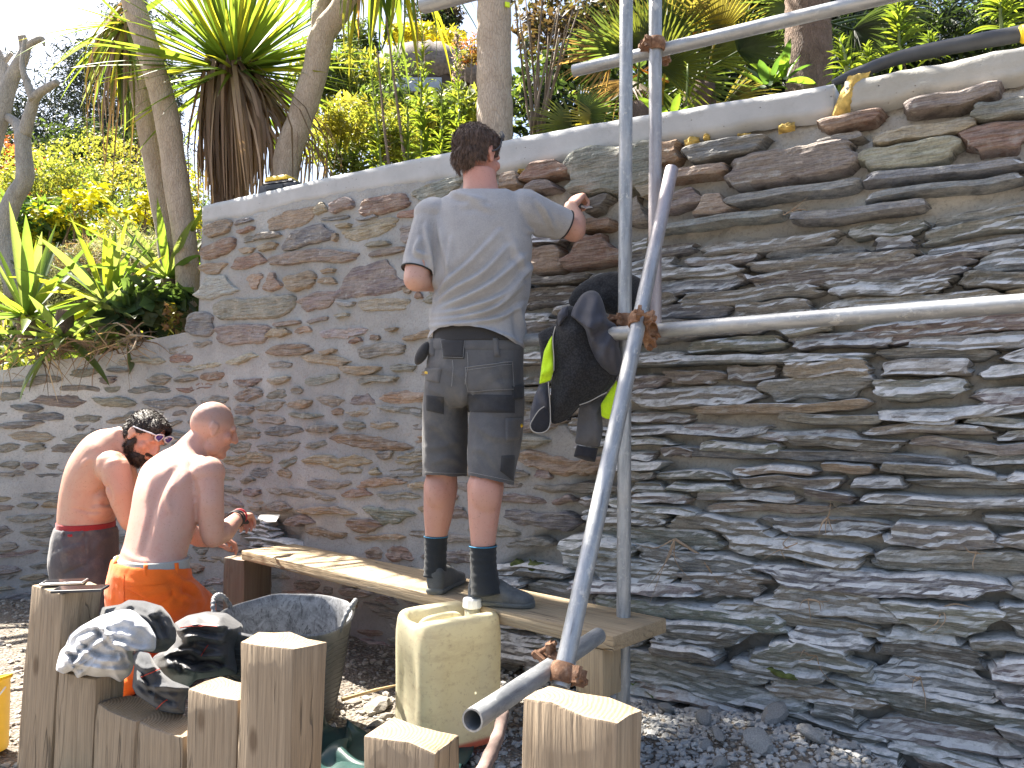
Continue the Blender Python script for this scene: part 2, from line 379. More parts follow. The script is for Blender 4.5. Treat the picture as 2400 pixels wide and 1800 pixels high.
# stones one can name in the photograph: centre x, y, width, height, colour, style
HAND = """513 538 65 36 tan l;515 583 81 40 red l;502 628 56 28 tan l;510 674 87 56 pale l;471 759 62 60 slate l;575 519 43 14 slate l;580 540 40 12 red l
588 562 30 16 grey l;583 588 35 16 tan l;586 613 82 32 red l;600 659 33 40 tan l;642 660 32 46 pink l;705 660 78 46 tan l;597 719 190 52 grey b
748 707 87 42 mauve l;570 783 125 49 mauve b;656 781 54 22 tan l;684 512 113 40 tan b;755 489 30 28 tan l;805 481 54 32 mauve l;904 476 118 44 red b;1030 448 112 48 gg l
966 501 64 18 pink l;787 512 70 12 slate l;862 511 52 9 blue l;809 531 37 12 tan l;630 553 62 18 grey l;725 554 113 46 slate b;790 557 12 22 tan l;868 538 127 42 cream l
955 548 34 46 grey l;631 580 46 20 tan l;736 605 212 32 mauve l;890 573 57 14 grey l;912 591 90 18 mauve l;774 636 36 13 tan l;772 660 43 19 tan l;868 656 142 80 mauve b
814 712 48 13 pale l;901 717 120 32 cream b;958 681 22 18 tan l;984 691 13 22 red l;807 741 36 11 pale l;676 756 68 14 mauve l;748 750 52 13 grey l;806 782 112 24 pale l
714 774 40 18 tan l;838 798 30 13 red l;880 790 28 15 red l;922 772 28 9 tan l;681 816 102 28 red l;895 821 114 34 grey l;773 824 40 13 tan l;765 845 110 26 tan l
660 854 58 16 grey l;847 865 92 24 tan l;947 862 62 22 grey l;757 889 86 22 grey l;888 889 92 20 grey l;1204 424 46 40 tan b;1284 402 102 42 red b;1273 440 74 26 mauve b
1440 398 228 112 gg b;1571 360 48 56 orange b;1702 350 195 44 slate b;1860 388 300 82 mauve b;1995 290 150 34 red b;2235 240 235 36 mauve b;1970 330 120 22 grey b;2169 316 250 34 cream b
2134 366 235 58 cream b;2345 325 175 68 red b;2350 262 150 44 gg b;1863 452 322 24 blue s;2215 404 378 26 blue s;1690 523 310 20 blue s;2216 446 370 20 blue s;2016 496 330 24 blue s
1398 480 68 38 dark b;1400 526 78 30 orange b;1497 496 34 66 mauve b;1393 588 118 76 red b;1287 607 80 60 red b;1607 468 92 44 mauve b;1676 480 72 50 tan b;1317 656 150 20 dark s;1640 408 150 26 tan b;1780 425 130 22 pale b
1520 450 40 34 tan b;1235 478 60 26 orange b"""
for k, r in enumerate(HAND.replace('\n', ';').split(';')):
    x, y, ww, hh, col, st = r.split(); x, y, ww, hh = map(float, (x, y, ww, hh))
    ul, _ = onwall(x-ww/2, y); ur, _ = onwall(x+ww/2, y); uc, z = onwall(x, y); _, zb = onwall(x, y+hh/2); _, zt = onwall(x, y-hh/2)
    R = float(raw(x, y)) > .5
    til = 0 if st == 's' else RNG.normal(0, 2.2)
    sty = {'l': 'block', 'b': 'block', 's': 'slab'}[st]
    stone(ul, ur, z, (zt-zb)*1.04, til, .012+.02*RNG.random() if not R else (.035+.02*RNG.random() if st != 's' else .06), col, sty, M['slate'] if st == 's' else M['stone'], k*1.37+.31, 3.6 if st == 'l' else (7 if st == 'b' else 14), .004 if st != 's' else .001)
def fill():
    seed = 500.
    # freshly pointed part: lens shaped stones in loose courses, wide mortar between
    z = .02
    while z < 2.2:
        pit = .052+.028*RNG.random(); u = -6.6 + RNG.random()*.3
        while u < 1.4:
            L = float(np.clip(RNG.lognormal(math.log(.22), .45), .08, .6)); h = pit*(.62+.38*RNG.random())*(1+.12*(L > .22)); g = .012+.05*RNG.random()**2
            uc = u+L/2; zz = z + .016*(RNG.random()-.5) + .03*math.sin(uc*1.7+z*3)
            q = projv(wpt(uc, zz).reshape(1, 3))[0]
            if zz+h < float(wall_top(uc))-.02 and float(raw(q[0], q[1])) < .5 and -120 < q[0] < 2500:
                i0, j0 = oidx(u, zz-h/2); i1, j1 = oidx(u+L, zz+h/2)
                if occ[i0:i1, max(j0, 0):j1+1].mean() < .10:
                    lo = q[1] > 1000
                    col = RNG.choice(['grey', 'grey', 'tan', 'mauve', 'gg', 'red', 'slate', 'cream'], p=[.26, .14, .16, .12, .12, .08, .07, .05] if q[0] > 450 else [.32, .2, .1, .03, .18, .02, .1, .05])
                    stone(u, u+L, zz, h, RNG.normal(1, 3), .008+.018*RNG.random(), str(col), 'lens', M['stone'], seed, 2.2+1.5*RNG.random(), .007)
                    seed += 1.618
            u += L+g
        z += pit
    # raked out part: long slabs packed tight
    z = -.06
    while z < 1.95:
        pit = .038+.045*RNG.random() if z > .5 else .045+.055*RNG.random()
        u = -2.6
        while u < 2.4:
            L = float(np.clip(RNG.lognormal(math.log(.42), .5), .14, 1.0)); g = .004+.02*RNG.random()
            uc = u+L/2; wave = .022*math.sin(uc*2.1+z*5)+.02*float(vn(uc*1.3, z*2.2))
            h = pit*(.95+.3*RNG.random()); zz = z+wave+pit/2
            q = projv(wpt(uc, zz).reshape(1, 3))[0]
            ql = projv(wpt(u+.04, zz).reshape(1, 3))[0]
            if zz+h/2 < float(wall_top(uc))-.04 and float(raw(q[0], q[1])) > .5 and float(raw(ql[0], ql[1])) > .3:
                i0, j0 = oidx(u, zz-h/2); i1, j1 = oidx(u+L, zz+h/2)
                blk = occ[i0:i1, max(j0, 0):j1+1]
                if blk.mean() > .12:                       # shorten into the free stretch
                    fr = ~blk.any(1) if blk.size else np.array([]); run = 0; best = (0, 0)
                    for i, f in enumerate(fr):
                        run = run+1 if f else 0
                        if run > best[0]: best = (run, i)
                    if best[0] >= 10:
                        u0 = u+(best[1]-best[0]+1)/100; L2 = best[0]/100
                    else: u += max(.06, L*.5); continue
                else: u0, L2 = u, L
                col = RNG.choice(['grey', 'dark', 'gg', 'tan', 'slate', 'mauve'], p=[.3, .2, .24, .09, .12, .05])
                cc = np.array(SC[str(col)])*np.array([.82, .85, .87]) + np.array([.055, .056, .056])
                rec = RNG.random(); pr = .0+.05*rec if z > .45 else -.005+.075*rec
                stone(u0, u0+L2, zz, h, RNG.normal(0, 1.6), pr, cc, 'slab', M['slate'], seed, 6+16*RNG.random(), .0075, mark=False)
                seed += 1.618
            elif float(raw(ql[0], ql[1])) <= .3: u += .05; continue
            u += L+g
        z += pit
fill()
STONES.sort(key=lambda s: -s[0])
for ar, V, Fc, t, mt, c in STONES[:300]:
    mk('stone', V-c, Fc, mt, wall, False, np.array(t), c-WO)
for mt, nm in ((M['stone'], 'small_pointed_stones'), (M['slate'], 'small_raked_stones')):
    mb = MB()
    for ar, V, Fc, t, m2, c in STONES[300:]:
        if m2 is mt: mb.add(V-WO, Fc, t)
    if mb.V: tag(mb.build(nm, mt, wall, False), kind='stuff')
print('stones', len(STONES))
# coping: cast concrete beam, a rough older length on the right
def coping(name, ua, ub, mat, fr, rough):
    us = np.arange(ua, ub, .03); us[-1] = ub; R_ = []
    for u in us:
        zt = float(cop_top(u)); zb = float(cop_bot(u)); n = lambda s, k: float(fbm(u*s, k, 1.7))
        zb += .012*n(9, 3.1)+.012*n(26, 8.1); zt += (.004 if not rough else .012)*n(14, 5.5)
        g = .003 if not rough else .012
        col = [wpt(u, zb-.02, -.03)]
        for t in np.linspace(0, 1, 9): col.append(wpt(u, zb+(zt-.008-zb)*t, fr+g*float(fbm(u*12, t*3, 4.4))-(.008 if t in (0, 1) else 0)))
        for t in (0.02, .1, .4, .7, 1.): col.append(wpt(u, zt+.004*float(fbm(u*8, t*5, 2.)), fr-.012-t*.26))
        col.append(wpt(u, zb-.02, fr-.27)); R_.append(col)
    G = np.array(R_)-WO; mb = MB(); mb.grid(G)
    b = G.shape[1]; n = len(us); mb.F.append(tuple(range(b-1, -1, -1))); mb.F.append(tuple((n-1)*b+i for i in range(b)))
    return mb.build(name, mat, wall, True)
uj = [U_END, onwall(1355, 330)[0], onwall(1585, 290)[0], onwall(1968, 230)[0]]
ck = coping('coping', uj[0], uj[3]-.02, M['coping'], .008, False)
rc = coping('coping', uj[3]+.02, 2.9, M['roughcast'], .012, True); rc['label'] = 'rough older concrete coping at the right'
def foam(px, py, w_, h_, tilt, k):
    u, z = onwall(px, py); mb = MB(); us = np.linspace(-1, 1, 16); G = []
    for a in us:
        row = []
        for b in np.linspace(-1, 1, 14):
            r = math.hypot(a, b); e = max(0, 1-r**3); nn = float(fbm(a*2+k, b*2.5, k*.7))
            uu = u+a*w_/2*(1+.25*nn)+b*tilt; row.append(wpt(uu, z+b*h_/2*(1+.2*nn), -.012+.032*e**.5*(1+.7*nn)))
        G.append(row)
    mb.grid(np.array(G)-WO); return mb.build('foam_joint', M['foam'], wall, True)
foam(1985, 232, .075, .17, .04, 1); foam(1842, 298, .06, .035, 0, 2); foam(1620, 332, .06, .045, 0, 3); foam(1742, 318, .05, .02, 0, 4); foam(1355, 380, .07, .03, 0, 5); foam(1225, 402, .05, .025, 0, 6); foam(1655, 322, .025, .03, 0, 7)
def moss(px, py, w_, h_, k, nm='moss_patch'):
    u, z = onwall(px, py); G = []
    for a in np.linspace(-1, 1, 22):
        row = []
        for b in np.linspace(-1, 1, 9):
            e = max(0, 1-math.hypot(a, b)**2.5); nn = float(fbm(a*4+k, b*3, k))
            row.append(wpt(u+a*w_/2, z+b*h_/2*(1+.5*nn)-.12*a*w_/2, -.02+.075*e**.6*(1+.25*nn)))
        G.append(row)
    mb = MB(); mb.grid(np.array(G)-WO); return mb.build(nm, M['moss'], wall, True)
moss(1262, 1330, .12, .04, 1); moss(1845, 1575, .2, .035, 2); moss(1215, 1322, .06, .03, 3)
# ================================================================ ground
def mat_ground():
    m = N('stony_ground'); v = m.coord(); f = m.noise(v, 3, 6, .65); g = m.noise(v, 40, 5, .7)
    c = m.ramp(f, [(.3, (.13, .10, .075)), (.5, (.24, .20, .155)), (.7, (.33, .29, .23))])
    vo = m.n('TexVoronoi'); vo.inputs['Scale'].default_value = 60; m.l(v, vo.inputs['Vector'])
    c = m.mix(m.ramp(g, [(.45, 0.), (.65, .8)]), c, (.36, .34, .31)); c = m.mix(m.ramp(vo.outputs['Distance'], [(.25, 0.), (.5, .6)]), c, (.09, .075, .06))
    return m.set(c, .95, m.bump(vo.outputs['Distance'], .8, .02, m.bump(g, .6, .02)))
M['ground'] = mat_ground()
def gz(x, y):
    x, y = np.asarray(x, float), np.asarray(y, float); r = np.hypot(x, y-3)
    h = (.035*fbm(x*1.7, y*1.7, 2.) + .018*fbm(x*7, y*7, 5.))*sstep(30, 8, r)
    h = h + .07*np.exp(-((x-.85)/.4)**2-((y-2.55)/.5)**2) - .14*sstep(1.0, 1.7, x)
    return h
def ground():
    xs = np.sort(np.concatenate([np.linspace(-400, -7, 24), np.linspace(-6.5, 4, 190), np.linspace(4.5, 400, 22)]))
    ys = np.sort(np.concatenate([np.linspace(-300, -1, 22), np.linspace(-.9, 6.6, 140), np.linspace(7, 600, 26)]))
    X, Y = np.meshgrid(xs, ys, indexing='ij'); mb = MB(); mb.grid(np.stack([X, Y, gz(X, Y)], -1))
    o = mb.build('ground', M['ground'], smooth=True); tag(o, 'stony brown earth at the foot of the wall', kind='structure')
ground()
# ================================================================ rubble
def mat_rock(name, a, b):
    m = N(name); v = m.coord(); oi = m.n('ObjectInfo'); f = m.noise(v, 14, 5, .65); g = m.noise(v, 90, 4, .7)
    c = m.ramp(f, [(.3, a), (.65, b)]); c = m.mix(m.math('MULTIPLY', oi.outputs['Random'], .4), c, (.2, .19, .18))
    return m.set(c, .92, m.bump(g, .6, .006, m.bump(f, .6, .02)))
M['rubble'] = mat_rock('rubble_stone', (.28, .28, .275), (.50, .50, .49)); M['pebble'] = mat_rock('ground_stone', (.24, .21, .17), (.42, .39, .34))
def rockmesh(k, sx=1, sy=1, sz=.55, flat=.0):
    bm = bmesh.new(); bmesh.ops.create_icosphere(bm, subdivisions=2, radius=1)
    r = np.random.default_rng(k); pl = r.normal(size=(7, 3)); pl /= np.linalg.norm(pl, axis=1)[:, None]; dd = .55+.35*r.random(7)
    for v in bm.verts:
        p = np.array(v.co)
        for n_, d_ in zip(pl, dd):
            t = p@n_-d_
            if t > 0: p = p-n_*t
        p = p*(1+.08*float(vn(p[0]*3+k, p[1]*3, p[2]*3))); v.co = (p[0]*sx, p[1]*sy, p[2]*sz)
    me = bpy.data.meshes.new('rock'); bm.to_mesh(me); bm.free(); return me
ROCKS = [rockmesh(k, 1, .55+.5*random.random(), .3+.4*random.random()) for k in range(10)]
def rock_at(name, p, s, mat, parent=None, sink=.35):
    me = ROCKS[random.randrange(10)]; key = me.name+mat.name
    if key not in M:
        m2 = me.copy(); m2.materials.clear(); m2.materials.append(mat); M[key] = m2
    o = bpy.data.objects.new(name, M[key]); COL.objects.link(o); o.scale = (s, s, s)
    o.rotation_euler = (random.uniform(-.5, .5), random.uniform(-.5, .5), random.uniform(0, 6.28)); o.location = Vector(p)+Vector((0, 0, s*(.5-sink)))
    if parent: o.parent = parent
    return o
def scatter(fn, n, s0, s1, mat, name, parent, origin, pw=2.5):
    mb = MB(); base = [(np.array([v.co for v in me.vertices]), [tuple(f.vertices) for f in me.polygons]) for me in ROCKS]
    lowp = []
    for V, Fc in base[:6]:                                  # light versions for the many
        bm = bmesh.new(); bmesh.ops.create_icosphere(bm, subdivisions=1, radius=1); vv = np.array([v.co for v in bm.verts]); ff = [tuple(v.index for v in f.verts) for f in bm.faces]; bm.free()
        vv = vv*(.7+.6*np.random.default_rng(len(lowp)).random((len(vv), 1)))*np.array([1, .7, .5]); lowp.append((vv, ff))
    for i in range(n):
        x, y = fn(); s = s0+(s1-s0)*random.random()**pw; V, Fc = lowp[random.randrange(6)]
        R = Matrix.Rotation(random.uniform(0, 6.28), 3, 'Z') @ Matrix.Rotation(random.uniform(-.6, .6), 3, 'X')
        mb.add(V@np.array(R).T*s + np.array([x, y, float(gz(x, y))+s*.25])-np.array(origin), Fc)
    o = mb.build(name, mat, parent); tag(o, kind='stuff'); return o
def inwall(x, y, m=.06):              # True when a ground point lies in front of the wall face
    j = np.argmin((WX-x)**2+(WY-y)**2); return (x-WX[j])*math.sin(WTH[j])+(y-WY[j])*-math.cos(WTH[j]) > m
heap = tag(empty('rubble_heap', (1.0, 2.3, 0)), 'heap of pale broken mortar and stone at the foot of the raked out wall', 'rubble')
def heap_pt():
    while True:
        u = random.gauss(.45, .5); d = .03+abs(random.gauss(0, .5)); p = wpt(u, 0., d)
        if p[1] > 1.2: return p[0], p[1]
for i in range(110):
    x, y = heap_pt(); s = .013+.034*random.random()**2.2
    rock_at('rubble_piece', (x-1.0, y-2.3, float(gz(x, y))), s, M['rubble'], heap)
for px, py, s in ((1660, 1590, .05), (1650, 1690, .04), (1815, 1690, .07), (1780, 1760, .06), (1680, 1730, .045), (1560, 1650, .035), (1730, 1640, .03), (1900, 1740, .05), (1790, 1640, .028)):
    p = onz(px, py, .06); rock_at('rubble_piece', (p.x-1.0, p.y-2.3, float(gz(p.x, p.y))+.02), s, M['rubble'], heap)
scatter(heap_pt, 5200, .004, .02, M['rubble'], 'rubble_grit', heap, (1.0, 2.3, 0))
def left_pt():
    while True:
        x, y = random.uniform(-3.6, .3), random.uniform(1.9, 5.0)
        if inwall(x, y): return x, y
gs = scatter(left_pt, 7000, .004, .022, M['pebble'], 'gravel', None, (0, 0, 0)); tag(gs, 'loose grey brown gravel on the earth before the wall', 'gravel', kind='stuff')
for i, (px, py, s, lb) in enumerate(((885, 1632, .07, 'flat pale broken stone lying between tub and plastic can'), (880, 1672, .045, 'small dark wedge of stone lying in front of the flat pale one'),
        (828, 1618, .04, 'knobbly earthy stone lying beside the black tub'), (905, 1655, .035, 'small pale stone against the left side of the plastic can'))):
    p = onz(px, py, .05); o = rock_at('loose_stone', (p.x, p.y, float(gz(p.x, p.y))), s, M['pebble']); tag(o, lb, 'stone', 'loose stones beside the can')
# ================================================================ timber
def mat_wood(name, c1, c2, top=False, warm=.0):
    m = N(name)
    if not top:
        v = m.coord('Object', (26, 26, 1.1)); v2 = m.coord('Object', (90, 90, 2.2)); vb = m.coord('Object', (3, 3, 1.5))
        g = m.noise(v, 2.2, 5, .6, .35); f = m.noise(v2, 2.5, 4, .6); bl = m.noise(vb, 2, 4)
        c = m.ramp(g, [(.3, c2), (.62, c1)]); c = m.mix(m.ramp(bl, [(.4, 0.), (.7, .5)]), c, tuple(x*.7 for x in c1))
        ck = m.math('MULTIPLY', m.ramp(m.noise(m.coord('Object', (7, 7, .45)), 2.6, 2, .5, .3), [(.492, 0.), (.498, 1.), (.502, 1.), (.508, 0.)]), m.ramp(m.noise(vb, 1.7, 2), [(.45, 0.), (.55, 1.)]))
        c = m.mix(m.math('MULTIPLY', ck, .6), c, (.06, .05, .04)); c = m.mix(m.ramp(f, [(.38, .38), (.55, 0.)]), c, (.13, .10, .07))
        vk = m.n('TexVoronoi'); vk.inputs['Scale'].default_value = 1.0; m.l(m.coord('Object', (6, 6, 3.2)), vk.inputs['Vector'])
        kn = m.ramp(vk.outputs['Distance'], [(.06, 1.), (.13, 0.)]); c = m.mix(m.math('MULTIPLY', kn, .8), c, (.11, .07, .04))
        nb = m.bump(g, .7, .008); nb = m.bump(m.math('SUBTRACT', 1.0, ck), .9, .008, nb); nb = m.bump(f, .35, .003, nb)
        return m.set(c, .85, nb)
    v = m.coord('Object', (1, 1, 1)); ds = m.noise(v, 6, 3)
    wv = m.n('TexWave'); wv.wave_type = 'RINGS'; wv.rings_direction = 'Z'; wv.inputs['Scale'].default_value = 34; wv.inputs['Distortion'].default_value = 3.5; wv.inputs['Detail'].default_value = 3
    m.l(m.coord('Object', (1, 1, 1), off=None), wv.inputs['Vector'])
    c = m.ramp(wv.outputs['Fac'], [(.1, c2), (.8, c1)]); c = m.mix(m.ramp(m.noise(v, 40, 5, .7), [(.4, 0.), (.7, .45)]), c, (.30, .24, .17))
    return m.set(c, .9, m.bump(wv.outputs['Fac'], .25, .003, m.bump(m.noise(v, 150, 4, .7), .5, .004)))
M['sleeper'] = mat_wood('weathered_sleeper', (.36, .28, .195), (.23, .17, .112)); M['sleeper_top'] = mat_wood('sleeper_end_grain', (.33, .235, .14), (.21, .14, .075), True)
M['sleeper_dark'] = mat_wood('dark_sleeper', (.21, .175, .14), (.14, .115, .09))  # same wood in a darker brown, for the two posts by the plank's far end
M['plank'] = mat_wood('pale_plank', (.44, .34, .215), (.36, .265, .16))
def post(name, L, Fr, depth, zt, lab, zb=-.12, lean=(0, 0), mat='sleeper', top='sleeper_top', chip=0):
    L, Fr = Vector(L), Vector(Fr); e = Fr-L; e.z = 0; wd = e.length; ex = e.normalized(); ey = Vector((-ex.y, ex.x, 0))
    if ey.y < 0: ey = -ey
    o0 = L.copy(); o0.z = 0; h = zt-zb; V = []; Fc = []; nzz = 9
    for k in range(nzz):
        t = k/(nzz-1)
        for (a, b) in ((0, 0), (.33, 0), (.66, 0), (1, 0), (1, .5), (1, 1), (.66, 1), (.33, 1), (0, 1), (0, .5)):
            jt = .0025*float(vn(a*4+o0.x*9, b*4+t*5, o0.y*7))
            p = ex*(a*wd) + ey*(b*depth) + Vector((lean[0]*(t-1)*h, lean[1]*(t-1)*h, zb+t*h)) + (ey*jt+ex*jt)
            if k == nzz-1: p += Vector((.004*float(vn(a*9+o0.x*5, b*9, 3.)), .004*float(vn(a*9, b*9+o0.x*7, 5.)), .008*float(vn(a*3+o0.x*3, b*3, 1.))))
            V.append(p)
    for k in range(nzz-1):
        for j in range(10): Fc.append((k*10+j, k*10+(j+1) % 10, (k+1)*10+(j+1) % 10, (k+1)*10+j))
    t0 = (nzz-1)*10; Fc += [tuple(t0+i for i in q) for q in ((0, 1, 7, 8), (1, 2, 6, 7), (2, 3, 5, 6))]
    Fc = [f for f in Fc]; Fc[-3:] = [(t0+0, t0+1, t0+7, t0+8, t0+9), (t0+1, t0+2, t0+6, t0+7), (t0+2, t0+3, t0+4, t0+5, t0+6)]
    Fc.append(tuple(range(9, -1, -1)))
    o = mk(name, V, Fc, M[mat], loc=o0); o.data.materials.append(M[top])
    for f in o.data.polygons: f.material_index = 1 if f.normal.z > .8 else 0
    bevel(o, .0055, 2); o.data.update()
    tag(o, lab, 'timber post', 'upright timber sleepers'); o['_b'] = 1; del o['_b']
    return o, dict(o=o0, ex=ex, ey=ey, w=wd, d=depth, zt=zt)
POSTS = {}
def P_(k, L, Fr, h, lab, **kw):
    zt = EYE-h; o, b = post('timber_post', onz(*L, zt), onz(*Fr, zt), kw.pop('depth', .1), zt, lab, **kw); POSTS[k] = b; return o
P_('A', (72, 1373), (150, 1388), .53, 'tallest weathered timber post at the left end, two phones on its top', lean=(.055, 0), depth=.12)
P_('B', (137, 1573), (226, 1589), .759, 'weathered timber post under the crumpled light grey T-shirt', lean=(.03, 0))
P_('C', (225, 1648), (317, 1688), .834, 'low cut timber post in the shade just below the black fabric sleeve', lean=(.02, 0))
P_('D', (319, 1686), (428, 1728), .836, 'lowest timber post of the left row with a sunlit top', lean=(.02, 0))
P_('E', (441, 1610), (556, 1644), .70, 'timber post left of the tall knotty one, its top just lower', lean=(.01, 0))
P_('F', (566, 1497), (690, 1528), .54, 'tall timber post with a big knot in front of the black tub', lean=(.025, 0))
P_('G', (851, 1719), (1015, 1766), .69, 'timber stub in front of the plastic can, only its top in view', depth=.1)
P_('H', (1222, 1637), (1444, 1695), .53, 'broad cracked timber post at the bottom below the scaffold tube', depth=.095, lean=(.02, 0))
P_('I', (413, 1419), (456, 1413), .79, 'short dark timber post beside the orange trousers', depth=.1, mat='sleeper_dark', top='sleeper_dark') if False else None
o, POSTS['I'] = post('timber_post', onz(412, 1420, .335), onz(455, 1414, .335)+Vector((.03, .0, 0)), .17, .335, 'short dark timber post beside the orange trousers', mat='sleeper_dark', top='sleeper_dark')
ZPL = .455                            # top of the plank
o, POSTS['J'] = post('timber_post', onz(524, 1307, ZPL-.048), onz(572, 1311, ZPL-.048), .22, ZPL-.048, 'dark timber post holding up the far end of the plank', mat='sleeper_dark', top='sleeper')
# knot on post F and the plank
pl = [onz(566, 1290, ZPL), onz(1438, 1492, ZPL), onz(1517, 1440, ZPL)]
ex = (pl[1]-pl[0]); LEN = ex.length; ex.normalize(); ey = Vector((-ex.y, ex.x, 0)); WPL = (pl[2]-pl[1]).dot(ey); print('plank', LEN, WPL)
plank = tag(empty('plank_bench', (pl[0].x, pl[0].y, 0)), 'long pale timber plank the man in shorts stands on, set along the wall', 'plank')
mb = MB(); mb.box(Vector((0, 0, ZPL-.024))+ex*LEN/2+ey*WPL/2, ex*LEN/2, ey*WPL/2, Vector((0, 0, .024)))
# board carries its own frame so that the grain runs along it
def along(o, d):                      # put the local z of a baked mesh along direction d for the grain
    q = Vector(d).to_track_quat('Z', 'Y').to_matrix(); c = sum((v.co for v in o.data.vertices), Vector())/len(o.data.vertices)
    o.data.transform(q.inverted().to_4x4() @ Matrix.Translation(-c)); o.matrix_local = Matrix.Translation(c) @ q.to_4x4(); return o
b_ = mb.build('board', M['plank'], plank); bevel(b_, .005, 2); along(b_, ex)
cl = MB(); c0 = onz(1425, 1487, ZPL-.049)-Vector((pl[0].x, pl[0].y, 0)); c0 = ex*(LEN-.10)+ey*(.055); cl.box(Vector((c0.x, c0.y, ZPL-.05-.078)), ex*.055, ey*.05, Vector((0, 0, .077)))
cb = cl.build('support_block', M['plank'], plank); bevel(cb, .006, 2); along(cb, (0, 0, 1))
# a crossbeam under the block keeps it off the ground
# ================================================================ scaffold
def mat_galv():
    m = N('galvanised_steel'); v = m.coord('Object', (14, 14, 2.5)); v2 = m.coord('Object', (1, 1, 1))
    f = m.noise(v, 3, 6, .65, .3); g = m.noise(v2, 50, 5, .7); b = m.noise(v2, 4, 5, .6)
    c = m.ramp(f, [(.3, (.22, .235, .25)), (.65, (.42, .43, .44))]); c = m.mix(m.ramp(b, [(.55, 0.), (.72, .6)]), c, (.50, .47, .43)); c = m.mix(m.ramp(g, [(.55, 0.), (.7, .6)]), c, (.55, .55, .54))
    sp_ = m.ramp(m.noise(m.coord('Object', (1, 1, .6)), 22, 5, .75), [(.60, 0.), (.66, .85)]); c = m.mix(sp_, c, (.58, .57, .54)); dk = m.ramp(m.noise(m.coord('Object', (3, 3, .35)), 14, 5, .75, .5), [(.30, .7), (.42, 0.)]); c = m.mix(dk, c, (.13, .13, .135))
    at_ = m.attr(); c = m.mix(at_.outputs['Alpha'], c, m.mix(.75, c, at_.outputs['Color']))
    r = m.ramp(g, [(.3, .38), (.7, .62)]); return m.set(c, r, m.bump(sp_, .5, .003, m.bump(g, .25, .003)), .5)
M['galv'] = mat_galv()
def mat_rust():
    m = N('rusty_iron'); v = m.coord(); f = m.noise(v, 40, 6, .7); c = m.ramp(f, [(.3, (.10, .055, .035)), (.5, (.24, .125, .07)), (.7, (.40, .27, .18))])
    return m.set(c, .85, m.bump(m.noise(v, 220, 5, .7), .7, .003), .15)
M['rust'] = mat_rust()
def pipe(name, a, b, lab, r=.02415, pnk=None, group='galvanised scaffold tubes', cat='scaffold tube', wall_=.004):
    a, b = Vector(a), Vector(b); L = (b-a).length; n = 28; V = []; Fc = []; T = []
    zs = np.linspace(0, L, max(4, int(L/.12)))
    for rr in (r, r-wall_):
        for z in zs:
            for k in range(n):
                t = 2*math.pi*k/n; V.append((rr*math.cos(t), rr*math.sin(t), z)); s = 0 if pnk is None else float(sstep(pnk[0], pnk[1], z/L))*.55; T.append((.42, .30, .31, s))
    m = len(zs)
    for i in range(m-1):
        for k in range(n):
            k2 = (k+1) % n; Fc.append((i*n+k, i*n+k2, (i+1)*n+k2, (i+1)*n+k)); o_ = m*n; Fc.append((o_+i*n+k, o_+(i+1)*n+k, o_+(i+1)*n+k2, o_+i*n+k2))
    for i, s in ((0, 1), (m-1, 0)):
        for k in range(n):
            k2 = (k+1) % n; q = (i*n+k, m*n+i*n+k, m*n+i*n+k2, i*n+k2); Fc.append(q if s else q[::-1])
    o = mk(name, V, Fc, M['galv'], None, True, np.array(T)); autosmooth(o, 50); o.location = a; o.rotation_euler = (b-a).to_track_quat('Z', 'Y').to_euler()
    if lab: tag(o, lab, cat, group)
    return o
YS = 2.74                             # the uprights
up_b = at(1459, 1640, 2.66); up_b.z = .0; up_t = at(1470, -60, 2.74); sc1 = pipe('scaffold_tube', up_b, up_t+Vector((0, 0, .25)), 'tall upright scaffold tube standing on the ground behind the plank end')
q0 = at(1535, 760, 2.82); q1 = at(1538, -60, 2.80); pipe('scaffold_tube', q0, q1+Vector((0, 0, .25)), 'upright scaffold tube that ends on the level tube, right of the taller one', pnk=(.75, .1))
l0 = at(1215, 799, 2.93); l1 = at(2420, 709, 1.84); ld = (l1-l0).normalized(); pipe('scaffold_tube', l0, l1+ld*.5, 'level scaffold tube running across the wall to the right edge')
t0 = at(1345, 166, 3.02); t1 = at(1800, 58, 2.62); td = (t1-t0).normalized(); pipe('scaffold_tube', t0, t1+td*1.0, 'upper scaffold tube slanting up across the coping, held by one coupler')
rk_t = at(1574, 397, 2.74); rk_b = at(1313, 1610, 1.95); rdir = (rk_b-rk_t).normalized(); raker = pipe('scaffold_tube', rk_t, rk_b, 'long slanting scaffold tube leaning down towards the camera', pnk=(.35, 0.))
b0 = at(1107, 1688, 1.62); b1 = at(1402, 1490, 2.36); bdir = (b1-b0).normalized(); pipe('scaffold_tube', b0, b1, 'low scaffold tube with its open end pointing at the camera')
s0 = at(992, 12, 2.2); s1 = at(1120, -22, 2.1); pipe('scaffold_tube', s0, s1+(s1-s0)*1.5, 'scaffold tube end showing at the top edge above the head of the man in shorts')
